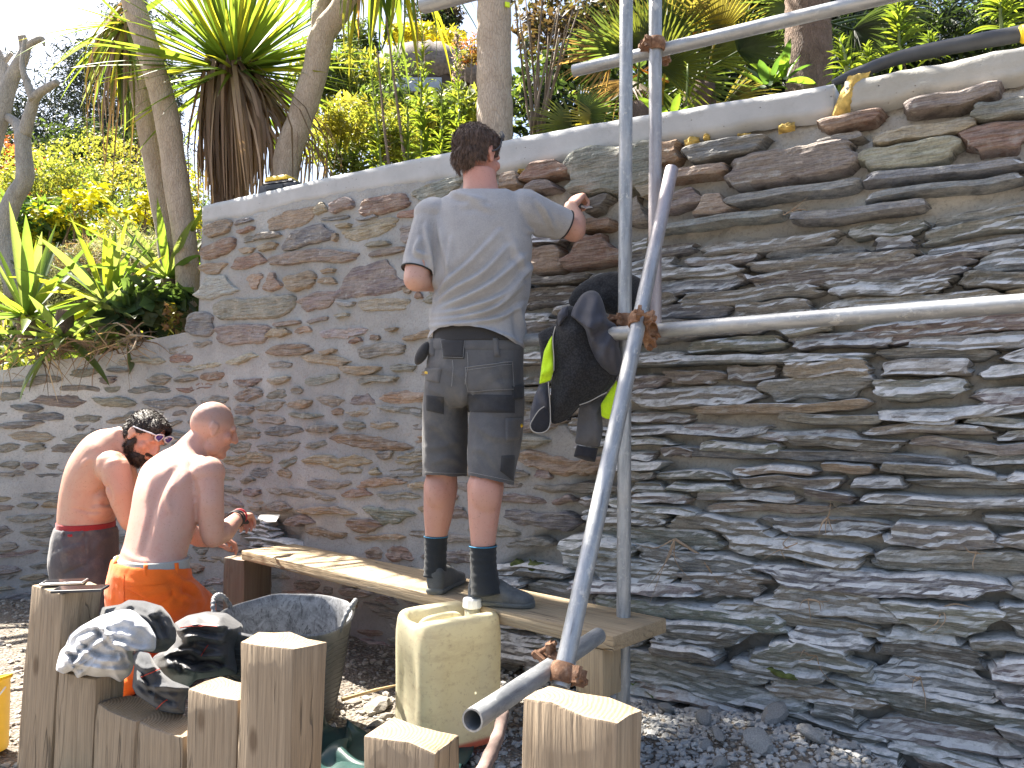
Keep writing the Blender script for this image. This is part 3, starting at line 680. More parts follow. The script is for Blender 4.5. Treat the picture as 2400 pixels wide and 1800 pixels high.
def coupler(p, d, side, lab, d2=None, sc=1.0):
    """band coupler round a tube of axis d at p; side points to the flange with bolt and nut; d2: second tube's axis"""
    p, d, side = Vector(p), Vector(d).normalized(), Vector(side); side = (side-d*side.dot(d)).normalized(); third = d.cross(side)
    t = tag(empty('scaffold_coupler', p), lab, 'coupler', 'rusty scaffold couplers')
    def band(name, c, ax, sd, r0=.0255, r1=.033, wd=.024, a0=25, a1=335):
        ax = ax.normalized(); sd = (sd-ax*sd.dot(ax)).normalized(); th = ax.cross(sd); mb = MB(); G = []
        for k in range(23):
            a = math.radians(a0+(a1-a0)*k/22); dr = sd*math.cos(a)+th*math.sin(a); r2 = r1
            G.append([c+dr*r0-ax*wd, c+dr*(r2-.003)-ax*wd, c+dr*r2-ax*wd*.8, c+dr*(r2+.003), c+dr*r2+ax*wd*.8, c+dr*(r2-.003)+ax*wd, c+dr*r0+ax*wd])
        mb.grid(G); mb.F.append(tuple(range(7))); mb.F.append(tuple(22*7+i for i in range(6, -1, -1)))
        for sgn in (1, -1):
            a = math.radians(a0)*sgn; dr = sd*math.cos(a)+th*math.sin(a)
            mb.box(c+dr*.042, dr*.016, dr.cross(ax)*.0055, ax*wd*.85)
        o = mb.build(name, M['rust'], t, True); autosmooth(o, 35); return o
    band('clamp', Vector((0, 0, 0)), d, side)
    def bolt(c, ax, L=.045):
        mb = MB(); mb.tube([c-ax*L*.5, c+ax*L*.5], .0062, 10); mb.tube([c+ax*L*.12, c+ax*L*.36], .0125, 6); mb.tube([c-ax*L*.5, c-ax*L*.3], .0115, 6); mb.build('bolt', M['rust'], t)
    bolt(side*.046+d*.004, third, .075)
    if d2 is not None:
        d2 = Vector(d2).normalized(); c2 = -side*.0
        off = d.cross(d2).normalized(); off = off if off.y > 0 else -off
        c2 = off*.056; sd2 = (-side if abs(side.dot(d2)) < .9 else d); band('clamp', c2, d2, sd2)
        s2 = (sd2-d2*sd2.dot(d2)).normalized(); bolt(c2+s2*.046, d2.cross(s2), .075)
        mb = MB(); mb.tube([off*.024, off*.033], .02, 10); mb.build('pivot', M['rust'], t)
    return t
def ptat(a, b, py):                   # point of a line a-b that shows at photo row py
    for i in range(60):
        pass
    lo, hi = 0., 1.
    for i in range(40):
        m_ = (lo+hi)/2; y = projv(a.lerp(b, m_))[0, 1]
        if (y < py) == (projv(a)[0, 1] < projv(b)[0, 1]): lo = m_
        else: hi = m_
    return a.lerp(b, lo)
coupler(ptat(q0, q1, 105), (q1-q0), (-1, -.25, 0), 'rusty coupler joining an upright to the upper slanting tube', td)
coupler(ptat(rk_t, rk_b, 752), rdir, (.35, -1, .5), 'rusty coupler on the slanting tube where the level tube crosses', ld)
coupler(ptat(up_b, up_t, 752), up_t-up_b, (-1, -.6, 0), 'rusty coupler on the tall upright under the hanging jacket', ld)
coupler(ptat(rk_t, rk_b, 1578), rdir, (.75, -.5, -.2), 'rusty coupler with a long bolt at the foot of the slanting tube')
coupler(b0.lerp(b1, .55), bdir, (-.7, -.3, .8), 'rusty coupler gripping the low tube, behind the slanting one')
# ================================================================ tub, can, bucket, phones
def mat_rubber():
    m = N('black_rubber'); v = m.coord(); f = m.noise(v, 16, 6, .7, 1.2); sc_ = m.noise(m.coord('Object', (1, 1, .4)), 45, 5, .8, 2)
    at_ = m.attr(); dust = m.math('MULTIPLY', m.ramp(f, [(.34, .25), (.62, 1.)]), at_.outputs['Alpha'])
    c = m.mix(dust, (.022, .023, .026), (.36, .365, .375)); c = m.mix(m.math('MULTIPLY', m.ramp(sc_, [(.40, 1.), (.47, 0.)]), at_.outputs['Alpha']), c, (.05, .05, .055))
    return m.set(c, .55, m.bump(f, .2, .004))
M['rubber'] = mat_rubber()
tb = onz(650, 1668, 0.02); tubc = at(667, 1500, 2.90); tubc.z = .03
tub = tag(empty('rubber_tub', tubc), 'black rubber builder tub with two handles, cement dust inside', 'tub'); tub.rotation_euler = (math.radians(6), math.radians(1), .1)
def tubmesh():
    n = 72; G = []; T = []
    prof_ = [(.0, .0, 0), (.165, .0, .1), (.178, .012, .12), (.19, .08, .12), (.203, .16, .1), (.214, .24, .1), (.222, .32, .14), (.228, .372, .3), (.233, .384, .6), (.228, .390, .7), (.221, .384, .75), (.214, .34, .8), (.204, .24, .85), (.194, .16, .9), (.185, .08, 1.), (.175, .035, 1.), (.0, .03, 1.)]
    for r, z, d in prof_:
        row = []
        for k in range(n):
            a = 2*math.pi*k/n; q = 1+.035*math.cos(2*a+.7)*(z/.39)+.012*math.cos(3*a)*(z/.39); lip = .02*(math.cos(a*2-math.radians(20)*2)**8)*(z/.39)**4 if z > .3 else 0
            row.append((r*q*math.cos(a)*1.03, r*q*math.sin(a)*1.0, z+lip*.4+.008*math.sin(2*a)*(z/.39))); T.append((0, 0, 0, d))
        G.append(row)
    mb = MB(); mb.grid(G, wrap=True); o = mk('body', mb.V, mb.F, M['rubber'], tub, True, np.array(T)); autosmooth(o, 60); return o
tubmesh()
for k, z in enumerate(np.linspace(.05, .33, 16)):
    r = np.interp(z, [.012, .08, .16, .24, .32, .372], [.178, .19, .203, .214, .222, .228])+.0005
    mb = MB(); mb.tube([((r*(1+.035*math.cos(2*a+.7)*(z/.39)+.012*math.cos(3*a)*(z/.39)))*math.cos(a)*1.03, (r*(1+.035*math.cos(2*a+.7)*(z/.39)+.012*math.cos(3*a)*(z/.39)))*math.sin(a), z+.008*math.sin(2*a)*(z/.39)+.006*math.sin(9*a)) for a in np.linspace(0, 2*math.pi, 60)], .0016, 5, False, t=(0, 0, 0, .25))
    mb.build('rib', M['rubber'], tub, True)
for sg, a0 in ((1, math.radians(172)), (1, math.radians(-8))):
    P = []
    for t in np.linspace(-1, 1, 15):
        a = a0+t*.34; r = .232+.018*(1-t*t); P.append((r*math.cos(a)*1.03, r*math.sin(a), .36+.085*(1-abs(t)**2.6)))
    Pc = catmull(P, 60); mb = MB(); mb.tube(Pc, [.0085+.0014*math.sin(i*1.5) for i in range(60)], 9, t=(0, 0, 0, .75)); mb.build('handle', M['rubber'], tub, True)
def mat_can():
    m = N('milky_plastic'); v = m.coord(); f = m.noise(v, 7, 6, .7); g = m.noise(v, 60, 5, .75)
    sx = m.n('SeparateXYZ'); m.l(m.coord(), sx.inputs[0])
    red = m.ramp(m.math('ADD', sx.outputs['Z'], m.math('MULTIPLY', m.noise(v, 4, 2), .01)), [(.028, 1.), (.038, 0.)])
    c = m.mix(m.ramp(f, [(.45, 0.), (.8, .55)]), (.72, .67, .48), (.55, .47, .32)); c = m.mix(m.ramp(g, [(.54, 0.), (.72, .6)]), c, (.36, .28, .2)); c = m.mix(m.ramp(m.noise(m.coord('Object', (1, 1, 3)), 5, 6, .75), [(.52, 0.), (.72, .45)]), c, (.40, .31, .21))
    c = m.mix(m.math('MULTIPLY', red, .85), c, (.45, .06, .05)); m.set(c, .42, m.bump(f, .15, .01)); m.translucent(c, .38); return m.m
M['can'] = mat_can(); M['cap'] = plain('white_cap', (.78, .79, .78), .4, var=.04)
cc = at(1050, 1560, 2.76); cc.z = .012
can = tag(empty('plastic_jerrycan', cc, math.radians(34)), 'milky yellow plastic jerrycan with a white screw cap', 'jerrycan')
can.scale = (1.08, 1.08, 1.02)
def canmesh():
    hx, hy, H = .150, .125, .40; n = 80
    def rr(sx, sy, k=5.5):
        out = []
        for i in range(n):
            a = 2*math.pi*(i+.5)/n; c, s = math.cos(a), math.sin(a); r = (abs(c)**k+abs(s)**k)**(-1/k); out.append((c*r*sx, s*r*sy))
        return np.array(out)
    def ztop(x, y):                   # raised rim with a sunk handle well running across
        ax, ay = x/hx, y/hy; well = float(sstep(.62, .42, abs(ay+.06*ax)))*float(sstep(-.86, -.6, ax)); dip = .02*float(sstep(.5, 0, abs(ay)))*float(sstep(.3, .9, ax))
        return .415 + .018*float(sstep(.2, .75, abs(ay))) - .062*well - dip
    G = []; 
    for z, s in [(0, .90), (.004, .955), (.02, .99), (.04, 1), (.06, 1), (.12, .995), (.18, .992), (.24, .995), (.30, 1), (.34, 1), (.37, .995)]:
        q = rr(hx*s, hy*s)
        dn = np.array([.010*float(sstep(.6, .3, abs(p[1]/hy)))*float(sstep(.05, .12, z))*float(sstep(.33, .26, z)) if abs(p[0]) > hx*.9 else (.010*float(sstep(.6, .3, abs(p[0]/hx)))*float(sstep(.05, .12, z))*float(sstep(.33, .26, z)) if abs(p[1]) > hy*.9 else 0) for p in q])
        G.append([(p[0]-math.copysign(d, p[0])*(abs(p[0]) > hx*.9), p[1]-math.copysign(d, p[1])*(abs(p[1]) > hy*.9), z) for p, d in zip(q, dn)])
    for s in (.985, .955, .90, .84, .76, .68, .6, .5, .4, .28, .14, .02):
        q = rr(hx*s, hy*s, 4.5); e = (1-s); G.append([(p[0], p[1], ztop(p[0], p[1])-.028*max(0, 1-e/.1)**2) for p in q])
    mb = MB(); mb.grid(G, wrap=True); mb.F.append(tuple(range(n-1, -1, -1))); return mb.build('body', M['can'], can, True)
canmesh()
mb = MB(); mb.tube(catmull([(-.115, 0, .372), (-.09, 0, .405), (-.05, 0, .415), (.02, 0, .415), (.045, 0, .395), (.05, 0, .362)], 24), [.0125]*24, 10); mb.build('handle', M['can'], can, True)
def capmesh():
    mb = MB(); n = 48; G = []
    for z, r, k in [(0, .029, 0), (.004, .0315, 1), (.03, .0305, 1), (.034, .0285, .3), (.035, .02, 0), (.035, .0, 0)]:
        G.append([(r*(1+.035*k*(1 if i % 4 == 0 else 0))*math.cos(2*math.pi*i/n), r*(1+.035*k*(1 if i % 4 == 0 else 0))*math.sin(2*math.pi*i/n), z) for i in range(n)])
    mb.grid(G, wrap=True); o = mb.build('cap', M['cap'], can, False); o.location = (.092, .0, .430); return o
capmesh()
mb = MB(); mb.tube([(.092, 0, .345), (.092, 0, .432)], .026, 20); mb.build('neck', M['can'], can, True)
M['yellow'] = plain('yellow_plastic', (.85, .55, .02), .45, var=.08); M['yellow'].node_tree.nodes['Principled BSDF'].inputs['Roughness'].default_value = .45
M['white'] = plain('white_plastic', (.8, .8, .78), .5, var=.05)
bc = Vector((-1.80, 2.62, .0)); bk = tag(empty('yellow_bucket', bc), 'yellow plastic bucket half hidden behind the tall left post', 'bucket'); bk.rotation_euler = (math.radians(-6), math.radians(-14), 0)
mb = MB(); n = 48; mb.grid([[(r*math.cos(2*math.pi*i/n), r*math.sin(2*math.pi*i/n), z) for i in range(n)] for r, z in ((0, .0), (.10, 0), (.105, .01), (.135, .22), (.142, .225), (.142, .235), (.133, .236), (.128, .22), (.1, .015), (0, .012))], wrap=True); o = mb.build('body', M['yellow'], bk, True); autosmooth(o, 50)
mb = MB(); mb.tube([(.142*math.cos(a), .142*math.sin(a)*.95-.02*math.sin(a)*0, .2-.085*math.sin(a)) for a in np.linspace(0, math.pi, 24)][::1], .003, 8); o = mb.build('handle', M['white'], bk, True); o.rotation_euler = (0, 0, math.pi)
M['glass'] = plain('phone_glass', (.012, .012, .014), .06, var=0); M['phone'] = plain('phone_case', (.025, .025, .03), .5); M['silver'] = plain('silver_rim', (.55, .55, .56), .3, .8)
def phone(c, rz, L, W, lab, rim):
    t = tag(empty('mobile_phone', c, rz), lab, 'phone', 'phones on the post')
    mb = MB(); mb.box((0, 0, .005), (L/2, 0, 0), (0, W/2, 0), (0, 0, .0045)); o = mb.build('case', rim, t); bevel(o, .004, 3)
    mb = MB(); mb.box((0, 0, .0098), (L/2-.005, 0, 0), (0, W/2-.004, 0), (0, 0, .0004)); mb.build('screen', M['glass'], t); return t
zA = EYE-.53+.004; pA = onz(142, 1371, zA); pB = onz(185, 1384, zA)
phone(pA+Vector((0, .02, .0)), math.radians(14), .128, .066, 'slim silver edged phone lying at the back of the tall post top', M['silver'])
phone(pB+Vector((.005, 0.0, .0)), math.radians(10), .148, .074, 'larger dark phone lying at the front of the tall post top', M['phone'])
# ================================================================ people
def nv(*a): return np.array(a, float)
def ell(c, r, R=None, sub=3):
    bm = bmesh.new(); bmesh.ops.create_icosphere(bm, subdivisions=sub, radius=1)
    V = np.array([v.co for v in bm.verts]); Fc = [tuple(v.index for v in f.verts) for f in bm.faces]; bm.free()
    V = V*np.array(r)
    if R is not None: V = V@np.array(R).T
    return V+np.array(c), Fc
def cap(p0, p1, r0, r1, n=16):
    p0, p1 = nv(*p0), nv(*p1); d = p1-p0; L = np.linalg.norm(d); d = d/max(L, 1e-6)
    x = np.cross(d, [0, 0, 1] if abs(d[2]) < .9 else [1, 0, 0]); x /= np.linalg.norm(x); y = np.cross(d, x)
    st = [(-r0*math.cos(a), r0*math.sin(a)) for a in np.linspace(.25, math.pi/2, 4)] + [(L*t, r0+(r1-r0)*t) for t in (.25, .5, .75)] + [(L+r1*math.sin(a), r1*math.cos(a)) for a in np.linspace(0, math.pi/2-.25, 4)]
    V = []; Fc = []
    for s, r in st:
        for k in range(n):
            a = 2*math.pi*k/n; V.append(p0+d*s+(x*math.cos(a)+y*math.sin(a))*r)
    m = len(st)
    for i in range(m-1):
        for k in range(n): Fc.append((i*n+k, i*n+(k+1) % n, (i+1)*n+(k+1) % n, (i+1)*n+k))
    Fc.append(tuple(range(n-1, -1, -1))); Fc.append(tuple(range((m-1)*n, m*n)))
    return np.array(V), Fc
def chain(P, R): return [cap(P[i], P[i+1], R[i], R[i+1]) for i in range(len(P)-1)]
def loft(rings, n=32, k=2.3, up=None):
    """rings: (centre, half-axis vector a, half-axis vector b); closed at both ends"""
    C = catmull([r[0] for r in rings], len(rings)*4); A = catmull([r[1] for r in rings], len(rings)*4); B = catmull([r[2] for r in rings], len(rings)*4)
    V = []; Fc = []
    for c, a, b in zip(C, A, B):
        for j in range(n):
            t = 2*math.pi*j/n; ct, s = math.cos(t), math.sin(t); r = (abs(ct)**k+abs(s)**k)**(-1/k); V.append(c+a*ct*r+b*s*r)
    m = len(C)
    for i in range(m-1):
        for j in range(n): Fc.append((i*n+j, i*n+(j+1) % n, (i+1)*n+(j+1) % n, (i+1)*n+j))
    Fc.append(tuple(range(n-1, -1, -1))); Fc.append(tuple(range((m-1)*n, m*n)))
    return np.array(V), Fc
def surf(prims, voxel=.006, smooth=3, fac=.5):
    mb = MB()
    for V, Fc in prims: mb.add(V, Fc)
    me = bpy.data.meshes.new('tmp'); me.from_pydata(mb.V, [], mb.F)
    bm = bmesh.new(); bm.from_mesh(me); bmesh.ops.recalc_face_normals(bm, faces=bm.faces); bm.to_mesh(me); bm.free()
    o = bpy.data.objects.new('tmp', me); COL.objects.link(o)
    r = o.modifiers.new('r', 'REMESH'); r.mode = 'VOXEL'; r.voxel_size = voxel; r.adaptivity = 0
    if smooth: s = o.modifiers.new('s', 'SMOOTH'); s.factor = fac; s.iterations = smooth
    dg = bpy.context.evaluated_depsgraph_get(); dg.update(); ev = o.evaluated_get(dg); out = bpy.data.meshes.new_from_object(ev, depsgraph=dg)
    bpy.data.objects.remove(o); bpy.data.meshes.remove(me)
    out.polygons.foreach_set('use_smooth', np.ones(len(out.polygons), bool)); return out
def getV(me):
    a = np.empty(len(me.vertices)*3); me.vertices.foreach_get('co', a); return a.reshape(-1, 3)
def setV(me, V): me.vertices.foreach_set('co', np.asarray(V, float).ravel()); me.update()
def getN(me):
    a = np.empty(len(me.vertices)*3); me.vertices.foreach_get('normal', a); return a.reshape(-1, 3)
def pdist(Q, poly):                   # distance of photo points to a photo polyline, and the position along it
    poly = np.asarray(poly, float); best = np.full(len(Q), 1e9); tt = np.zeros(len(Q)); sg = np.zeros(len(Q)); n = len(poly)-1
    for i in range(n):
        a, b = poly[i], poly[i+1]; d = b-a; t = np.clip(((Q-a)@d)/(d@d), 0, 1); e = Q-(a+t[:, None]*d); r = np.hypot(e[:, 0], e[:, 1])
        m = r < best; best[m] = r[m]; tt[m] = (i+t[m])/n; sg[m] = np.sign(d[0]*e[m, 1]-d[1]*e[m, 0])
    return best, tt, sg
def folds(me, curves, noise=.0, ns=9., front=True):
    V = getV(me); Nn = getN(me); q = projv(V); d = np.zeros(len(V))
    for poly, w_, amp in curves:
        poly = catmull(poly, 14); r, t, s = pdist(q[:, :2], poly); env = np.clip(np.sin(np.pi*np.clip(t*.94+.03, 0, 1)), 0, 1)**.5
        x = r*s/w_; d += amp*env*(np.exp(-x*x)-.45*np.exp(-(x-1.7)**2))
    if front: d *= (Nn[:, 1] < .35)
    if noise: d += noise*fbm(V[:, 0]*ns, V[:, 1]*ns, V[:, 2]*ns*.7, 4)
    setV(me, V+Nn*d[:, None])
def cut(me, keep):                    # keep(V)->bool per vertex; faces with all corners kept stay
    k = keep(getV(me)); bm = bmesh.new(); bm.from_mesh(me); bm.verts.ensure_lookup_table()
    bmesh.ops.delete(bm, geom=[v for v, b in zip(bm.verts, k) if not b], context='VERTS')
    bd = [v for v in bm.verts if v.is_boundary]; nb = {v: [e.other_vert(v) for e in v.link_edges if e.is_boundary] for v in bd}
    for it in range(10):
        P = {v: (v.co*.4+(n[0].co+n[1].co)*.3 if len(n) == 2 else v.co.copy()) for v, n in nb.items()}
        for v, p in P.items(): v.co = p
    bm.to_mesh(me); bm.free(); me.update()
def solid(me, t=.003):                # give a garment an inner face
    bm = bmesh.new(); bm.from_mesh(me); bmesh.ops.solidify(bm, geom=bm.faces, thickness=t); bm.to_mesh(me); bm.free()
class Person:
    def __init__(s, name, loc, lab):
        s.t = tag(empty('person', loc), lab, 'person', 'men working on the wall'); s.L = np.array(loc, float)
    def put(s, name, me, mat, parent=None):
        setV(me, getV(me)-s.L); me.name = name
        if not me.materials: me.materials.append(mat)
        o = bpy.data.objects.new(name, me); COL.objects.link(o); o.parent = parent or s.t; return o
    def mb(s, name, mb, mat, smooth=True, parent=None):
        o = mk(name, np.array(mb.V)-s.L, mb.F, mat, parent or s.t, smooth); return o
def bvh(me): return BVHTree.FromPolygons([tuple(v) for v in getV(me)], [tuple(p.vertices) for p in me.polygons])
def decal(tree, quad, nu, nv_, off, warp=None, thick=.002):
    """sheet that lies on a surface, laid out between four photo corners TL TR BR BL"""
    TL, TR, BR, BL = [np.array(p, float) for p in quad]; G = []; org = Vector((0, 0, EYE))
    for i in range(nv_):
        row = []; t = i/(nv_-1)
        for j in range(nu):
            s_ = j/(nu-1); p = (TL*(1-s_)+TR*s_)*(1-t)+(BL*(1-s_)+BR*s_)*t
            h = tree.ray_cast(org, ray(p[0], p[1]).normalized())
            if h[0] is None: h = tree.find_nearest(at(p[0], p[1], 2.9))
            e = 0 if (i in (0, nv_-1) or j in (0, nu-1)) else 1
            nn = h[1] if h[1].dot(ray(p[0], p[1])) < 0 else -h[1]
            row.append(tuple(h[0]+nn*(off*(.25+.75*e))))
        G.append(row)
    mb = MB(); mb.grid(G); return mb
def line_on(tree, poly, off, r, n=40):
    P = []; org = Vector((0, 0, EYE))
    for p in catmull(poly, n):
        h = tree.ray_cast(org, ray(p[0], p[1]).normalized())
        if h[0] is None: continue
        nn = h[1] if h[1].dot(ray(p[0], p[1])) < 0 else -h[1]
        P.append(h[0]+nn*off)
    mb = MB(); mb.tube(P, r, 6); return mb
def mat_skin(name):
    m = N(name); a = m.attr(); v = m.coord(); f = m.noise(v, 7, 5, .6); g = m.noise(v, 260, 3, .6); sp = m.noise(v, 120, 3, .6)
    c = m.mix(m.ramp(f, [(.35, 0.), (.7, .35)]), a.outputs['Color'], m.mix(.5, a.outputs['Color'], (.60, .24, .17))); c = m.mix(m.ramp(sp, [(.60, 0.), (.70, .45)]), c, (.30, .15, .10)); c = m.mix(m.ramp(m.noise(v, 22, 5, .7), [(.5, 0.), (.75, .4)]), c, (.50, .20, .15)); c = m.mix(m.ramp(m.noise(v, 45, 2, .5), [(.76, 0.), (.79, .7)]), c, (.16, .07, .05))
    return m.set(c, .5, m.bump(g, .18, .002, m.bump(m.noise(v, 60, 3), .08, .004)), Subsurface_Weight=.12, Subsurface_Scale=.02)
M['skin'] = mat_skin('skin')
M['skin'].node_tree.nodes['Principled BSDF'].inputs['Subsurface Radius'].default_value = (1, .35, .2)
def mat_cloth(name, c, c2=None, weave=900, wear=.0, wc=(.3, .3, .3), rough=.92, patch=None):
    m = N(name); v = m.coord(); f = m.noise(v, 6, 5, .65); g = m.noise(v, weave, 2, .5); h = m.noise(v, 220, 3, .7)
    col = m.ramp(f, [(.3, tuple(x*.82 for x in c)), (.7, c2 or c)]); col = m.mix(m.ramp(h, [(.4, 0.), (.65, .28)]), col, tuple(min(1, x*1.5) for x in c))
    if wear: col = m.mix(m.ramp(m.noise(v, 9, 6, .7), [(.5, 0.), (.72, wear)]), col, wc)
    return m.set(col, rough, m.bump(h, .2, .003, m.bump(m.noise(v, 30, 4), .15, .01)), Sheen_Weight=.15)
M['tee'] = mat_cloth('grey_jersey', (.31, .31, .325), (.37, .37, .385)); M['trim'] = mat_cloth('black_trim', (.02, .02, .022))
M['shorts'] = mat_cloth('charcoal_canvas', (.080, .080, .087), (.11, .11, .115), wear=.5, wc=(.19, .175, .155)); M['panel'] = mat_cloth('dark_canvas', (.030, .030, .034), wear=.25, wc=(.12, .12, .115))
M['under'] = mat_cloth('black_underwear', (.032, .032, .036)); M['sock'] = mat_cloth('dark_sock', (.016, .02, .025)); M['cyan'] = mat_cloth('blue_thread', (.03, .22, .40))
M['shoe'] = mat_cloth('dusty_shoe', (.060, .066, .07), (.09, .095, .1), wear=.6, wc=(.20, .20, .19)); M['sole'] = mat_cloth('shoe_sole', (.10, .105, .10), wear=.5, wc=(.24, .24, .22))
M['hair'] = plain('brown_hair', (.12, .078, .058), .55, var=.5, scale=60, bump=.8, bscale=160); M['hair2'] = plain('dark_hair', (.032, .021, .015), .5, var=.5, scale=60, bump=.8, bscale=160)
M['orange'] = mat_cloth('orange_workwear', (.86, .135, .008), (.92, .165, .012)); M['grey_belt'] = mat_cloth('grey_belt', (.36, .36, .34)); M['red'] = mat_cloth('red_band', (.30, .02, .025))
M['thread'] = mat_cloth('pale_thread', (.22, .22, .22)); M['tagy'] = plain('yellow_tag', (.75, .48, .03), .5); M['steel'] = plain('trowel_steel', (.62, .62, .61), .35, .5, bump=.1); M['wood_h'] = plain('handle_grip', (.05, .05, .055), .6)
M['lens'] = plain('purple_lens', (.035, .015, .20), .08, var=.1); M['clear'] = plain('clear_frame', (.55, .55, .60), .2); M['band'] = plain('wrist_strap', (.03, .03, .035), .6); M['band2'] = plain('red_wrist_strap', (.5, .03, .05), .6)
def basis(fwd, up):
    f = nv(*fwd); f /= np.linalg.norm(f); u = nv(*up); u = u-f*(u@f); u /= np.linalg.norm(u); r = np.cross(f, u); return np.stack([r, f, u], 1)   # columns right, forward, up
def head_prims(c, B, s=1.0, ears=True, face=True):
    T = lambda p: nv(*c)+B@(nv(*p)*s); E = lambda p, r: ell(T(p), nv(*r)*s, B); out = [E((0, -.012, .022), (.076, .096, .098)), E((0, .03, -.03), (.064, .068, .088)), E((0, .05, -.075), (.05, .046, .05)), E((0, .083, -.105), (.024, .02, .022)),
           E((.035, .02, -.085), (.022, .042, .03)), E((-.035, .02, -.085), (.022, .042, .03)), E((0, .082, .028), (.05, .016, .018)), E((.028, .083, .022), (.026, .013, .010)), E((-.028, .083, .022), (.026, .013, .010)),
           E((.045, .066, -.02), (.022, .022, .022)), E((-.045, .066, -.02), (.022, .022, .022))]
    out += [cap(T((0, .094, .016)), T((0, .116, -.024)), .010*s, .0155*s), E((.012, .104, -.03), (.010, .012, .009)), E((-.012, .104, -.03), (.010, .012, .009)), E((0, .094, -.058), (.026, .012, .0075)), E((0, .091, -.070), (.023, .012, .0085))]
    if ears:
        for sg in (1, -1):
            out += [E((sg*.080, -.010, .004), (.009, .022, .024)), E((sg*.079, -.004, -.022), (.008, .014, .018)), E((sg*.084, -.022, .006), (.006, .010, .026))]
    return out
def hand_prims(w, B, s=1.0, right=True, curl=(1.1, 1.2, .7), spread=.04, thumb=.8):
    """w wrist point; B columns: side(thumb side = -x for right hand seen from its back), forward to the fingers, up = back of the hand"""
    sg = -1 if right else 1; T = lambda p: nv(*w)+B@(nv(*p)*s); out = []
    out.append(loft([(T((0, -.01, 0)), B@nv(.026, 0, 0)*s, B@nv(0, 0, .019)*s), (T((0, .03, 0)), B@nv(.036, 0, 0)*s, B@nv(0, 0, .017)*s), (T((0, .075, .002)), B@nv(.041, 0, 0)*s, B@nv(0, 0, .015)*s), (T((0, .092, 0)), B@nv(.038, 0, 0)*s, B@nv(0, 0, .012)*s)], 20))
    for i, (x, L) in enumerate(((-.031, .043), (-.0105, .048), (.0105, .044), (.031, .036))):
        x *= -sg*-1 if False else 1; p = nv(sg*-x*-1 if False else x*(-sg), .086-.006*abs(i-1.2), .002); a = 0; P = [T(p)]; dx = (i-1.5)*spread*(-sg)
        for j, (ll, c_) in enumerate(zip((L, L*.62, L*.5), curl)):
            a += c_; p = p+nv(dx*ll, math.cos(a)*ll, -math.sin(a)*ll); P.append(T(p))
        out += chain(P, [.0098*s, .009*s, .0085*s, .0072*s])
    p = nv(sg*.03, .02, -.004); P = [T(p), T(p+nv(sg*.022, .028, -.012)), T(p+nv(sg*(.022+.014*(1-thumb)), .055, -.022-.012*thumb)), T(p+nv(sg*(.018-.022*thumb), .078, -.032-.016*thumb))]
    out += chain(P, [.016*s, .0125*s, .0105*s, .0085*s]); return out
def strands(me, n, L, mat, rng, droop=0., w_=.0011, mask=None, lift=.5):
    V = getV(me); tri = []; me.calc_loop_triangles(); T = np.array([t.vertices for t in me.loop_triangles]); Nn = getN(me)
    A = np.linalg.norm(np.cross(V[T[:, 1]]-V[T[:, 0]], V[T[:, 2]]-V[T[:, 0]]), axis=1); idx = rng.choice(len(T), n, p=A/A.sum()); mb = MB()
    for i in idx:
        b = rng.dirichlet((1, 1, 1)); p = b@V[T[i]]; nn = b@Nn[T[i]]
        tg = np.array([0, 0, -1.])-nn*(-nn[2]); d = nn*lift*.6 + rng.normal(0, .16, 3) + tg*droop; d /= np.linalg.norm(d); sd = np.cross(d, rng.normal(size=3)); sd /= np.linalg.norm(sd); l = L*(.6+.8*rng.random())
        q = p+d*l*.6+np.array([0, 0, -droop*l*.2]); e = p+d*l+np.array([0, 0, -droop*l*.5])
        mb.add([p-sd*w_, p+sd*w_, q+sd*w_*.8, q-sd*w_*.8, e], [(0, 1, 2, 3), (3, 2, 4)])
    return mb
def shoe(Pn, name, heel, toe, zb, hgt=.105, wid=.05, parent=None):
    heel, toe = nv(*heel), nv(*toe); d = toe-heel; d[2] = 0; L = np.linalg.norm(d); d /= L; sd = np.cross(d, [0, 0, 1.]); up = nv(0, 0, 1); base = nv(heel[0], heel[1], zb)
    R_ = []
    for t, w1, h0, h1 in ((-.03, .45, .02, .07), (.0, .7, .004, .10), (.06, .8, .0, .108), (.2, .82, .0, .098), (.34, .82, .0, .100), (.5, .88, .0, .088), (.66, 1.0, .0, .066), (.82, 1.0, .0, .054), (.93, .85, .004, .045), (1.0, .5, .01, .034)):
        c = base+d*(t*L)+up*((h0+h1)/2); R_.append((c, sd*wid*w1, up*(h1-h0)/2))
    me = surf([loft(R_, 28, 2.6)], .005, 2); up_o = Pn.put(name, me, M['shoe'], parent)
    S_ = []
    for t, w1 in ((-.035, .45), (.0, .78), (.1, .86), (.3, .84), (.5, .9), (.68, 1.05), (.85, 1.03), (.96, .82), (1.015, .45)):
        c = base+d*(t*L)+up*.011; S_.append((c, sd*wid*w1, up*.0125))
    V, Fc = loft(S_, 28, 3.); o = mk('sole', V-Pn.L, Fc, M['sole'], up_o, True)
    mb = MB(); 
    for k in range(5):                # lacing and a stitched overlay
        c = base+d*(L*(.42+.06*k))+up*(.092-.008*k); mb.tube([c-sd*wid*.5, c+up*.008, c+sd*wid*.5], .0028, 6)
    Pn.mb('laces', mb, M['sole'], True, up_o); return up_o
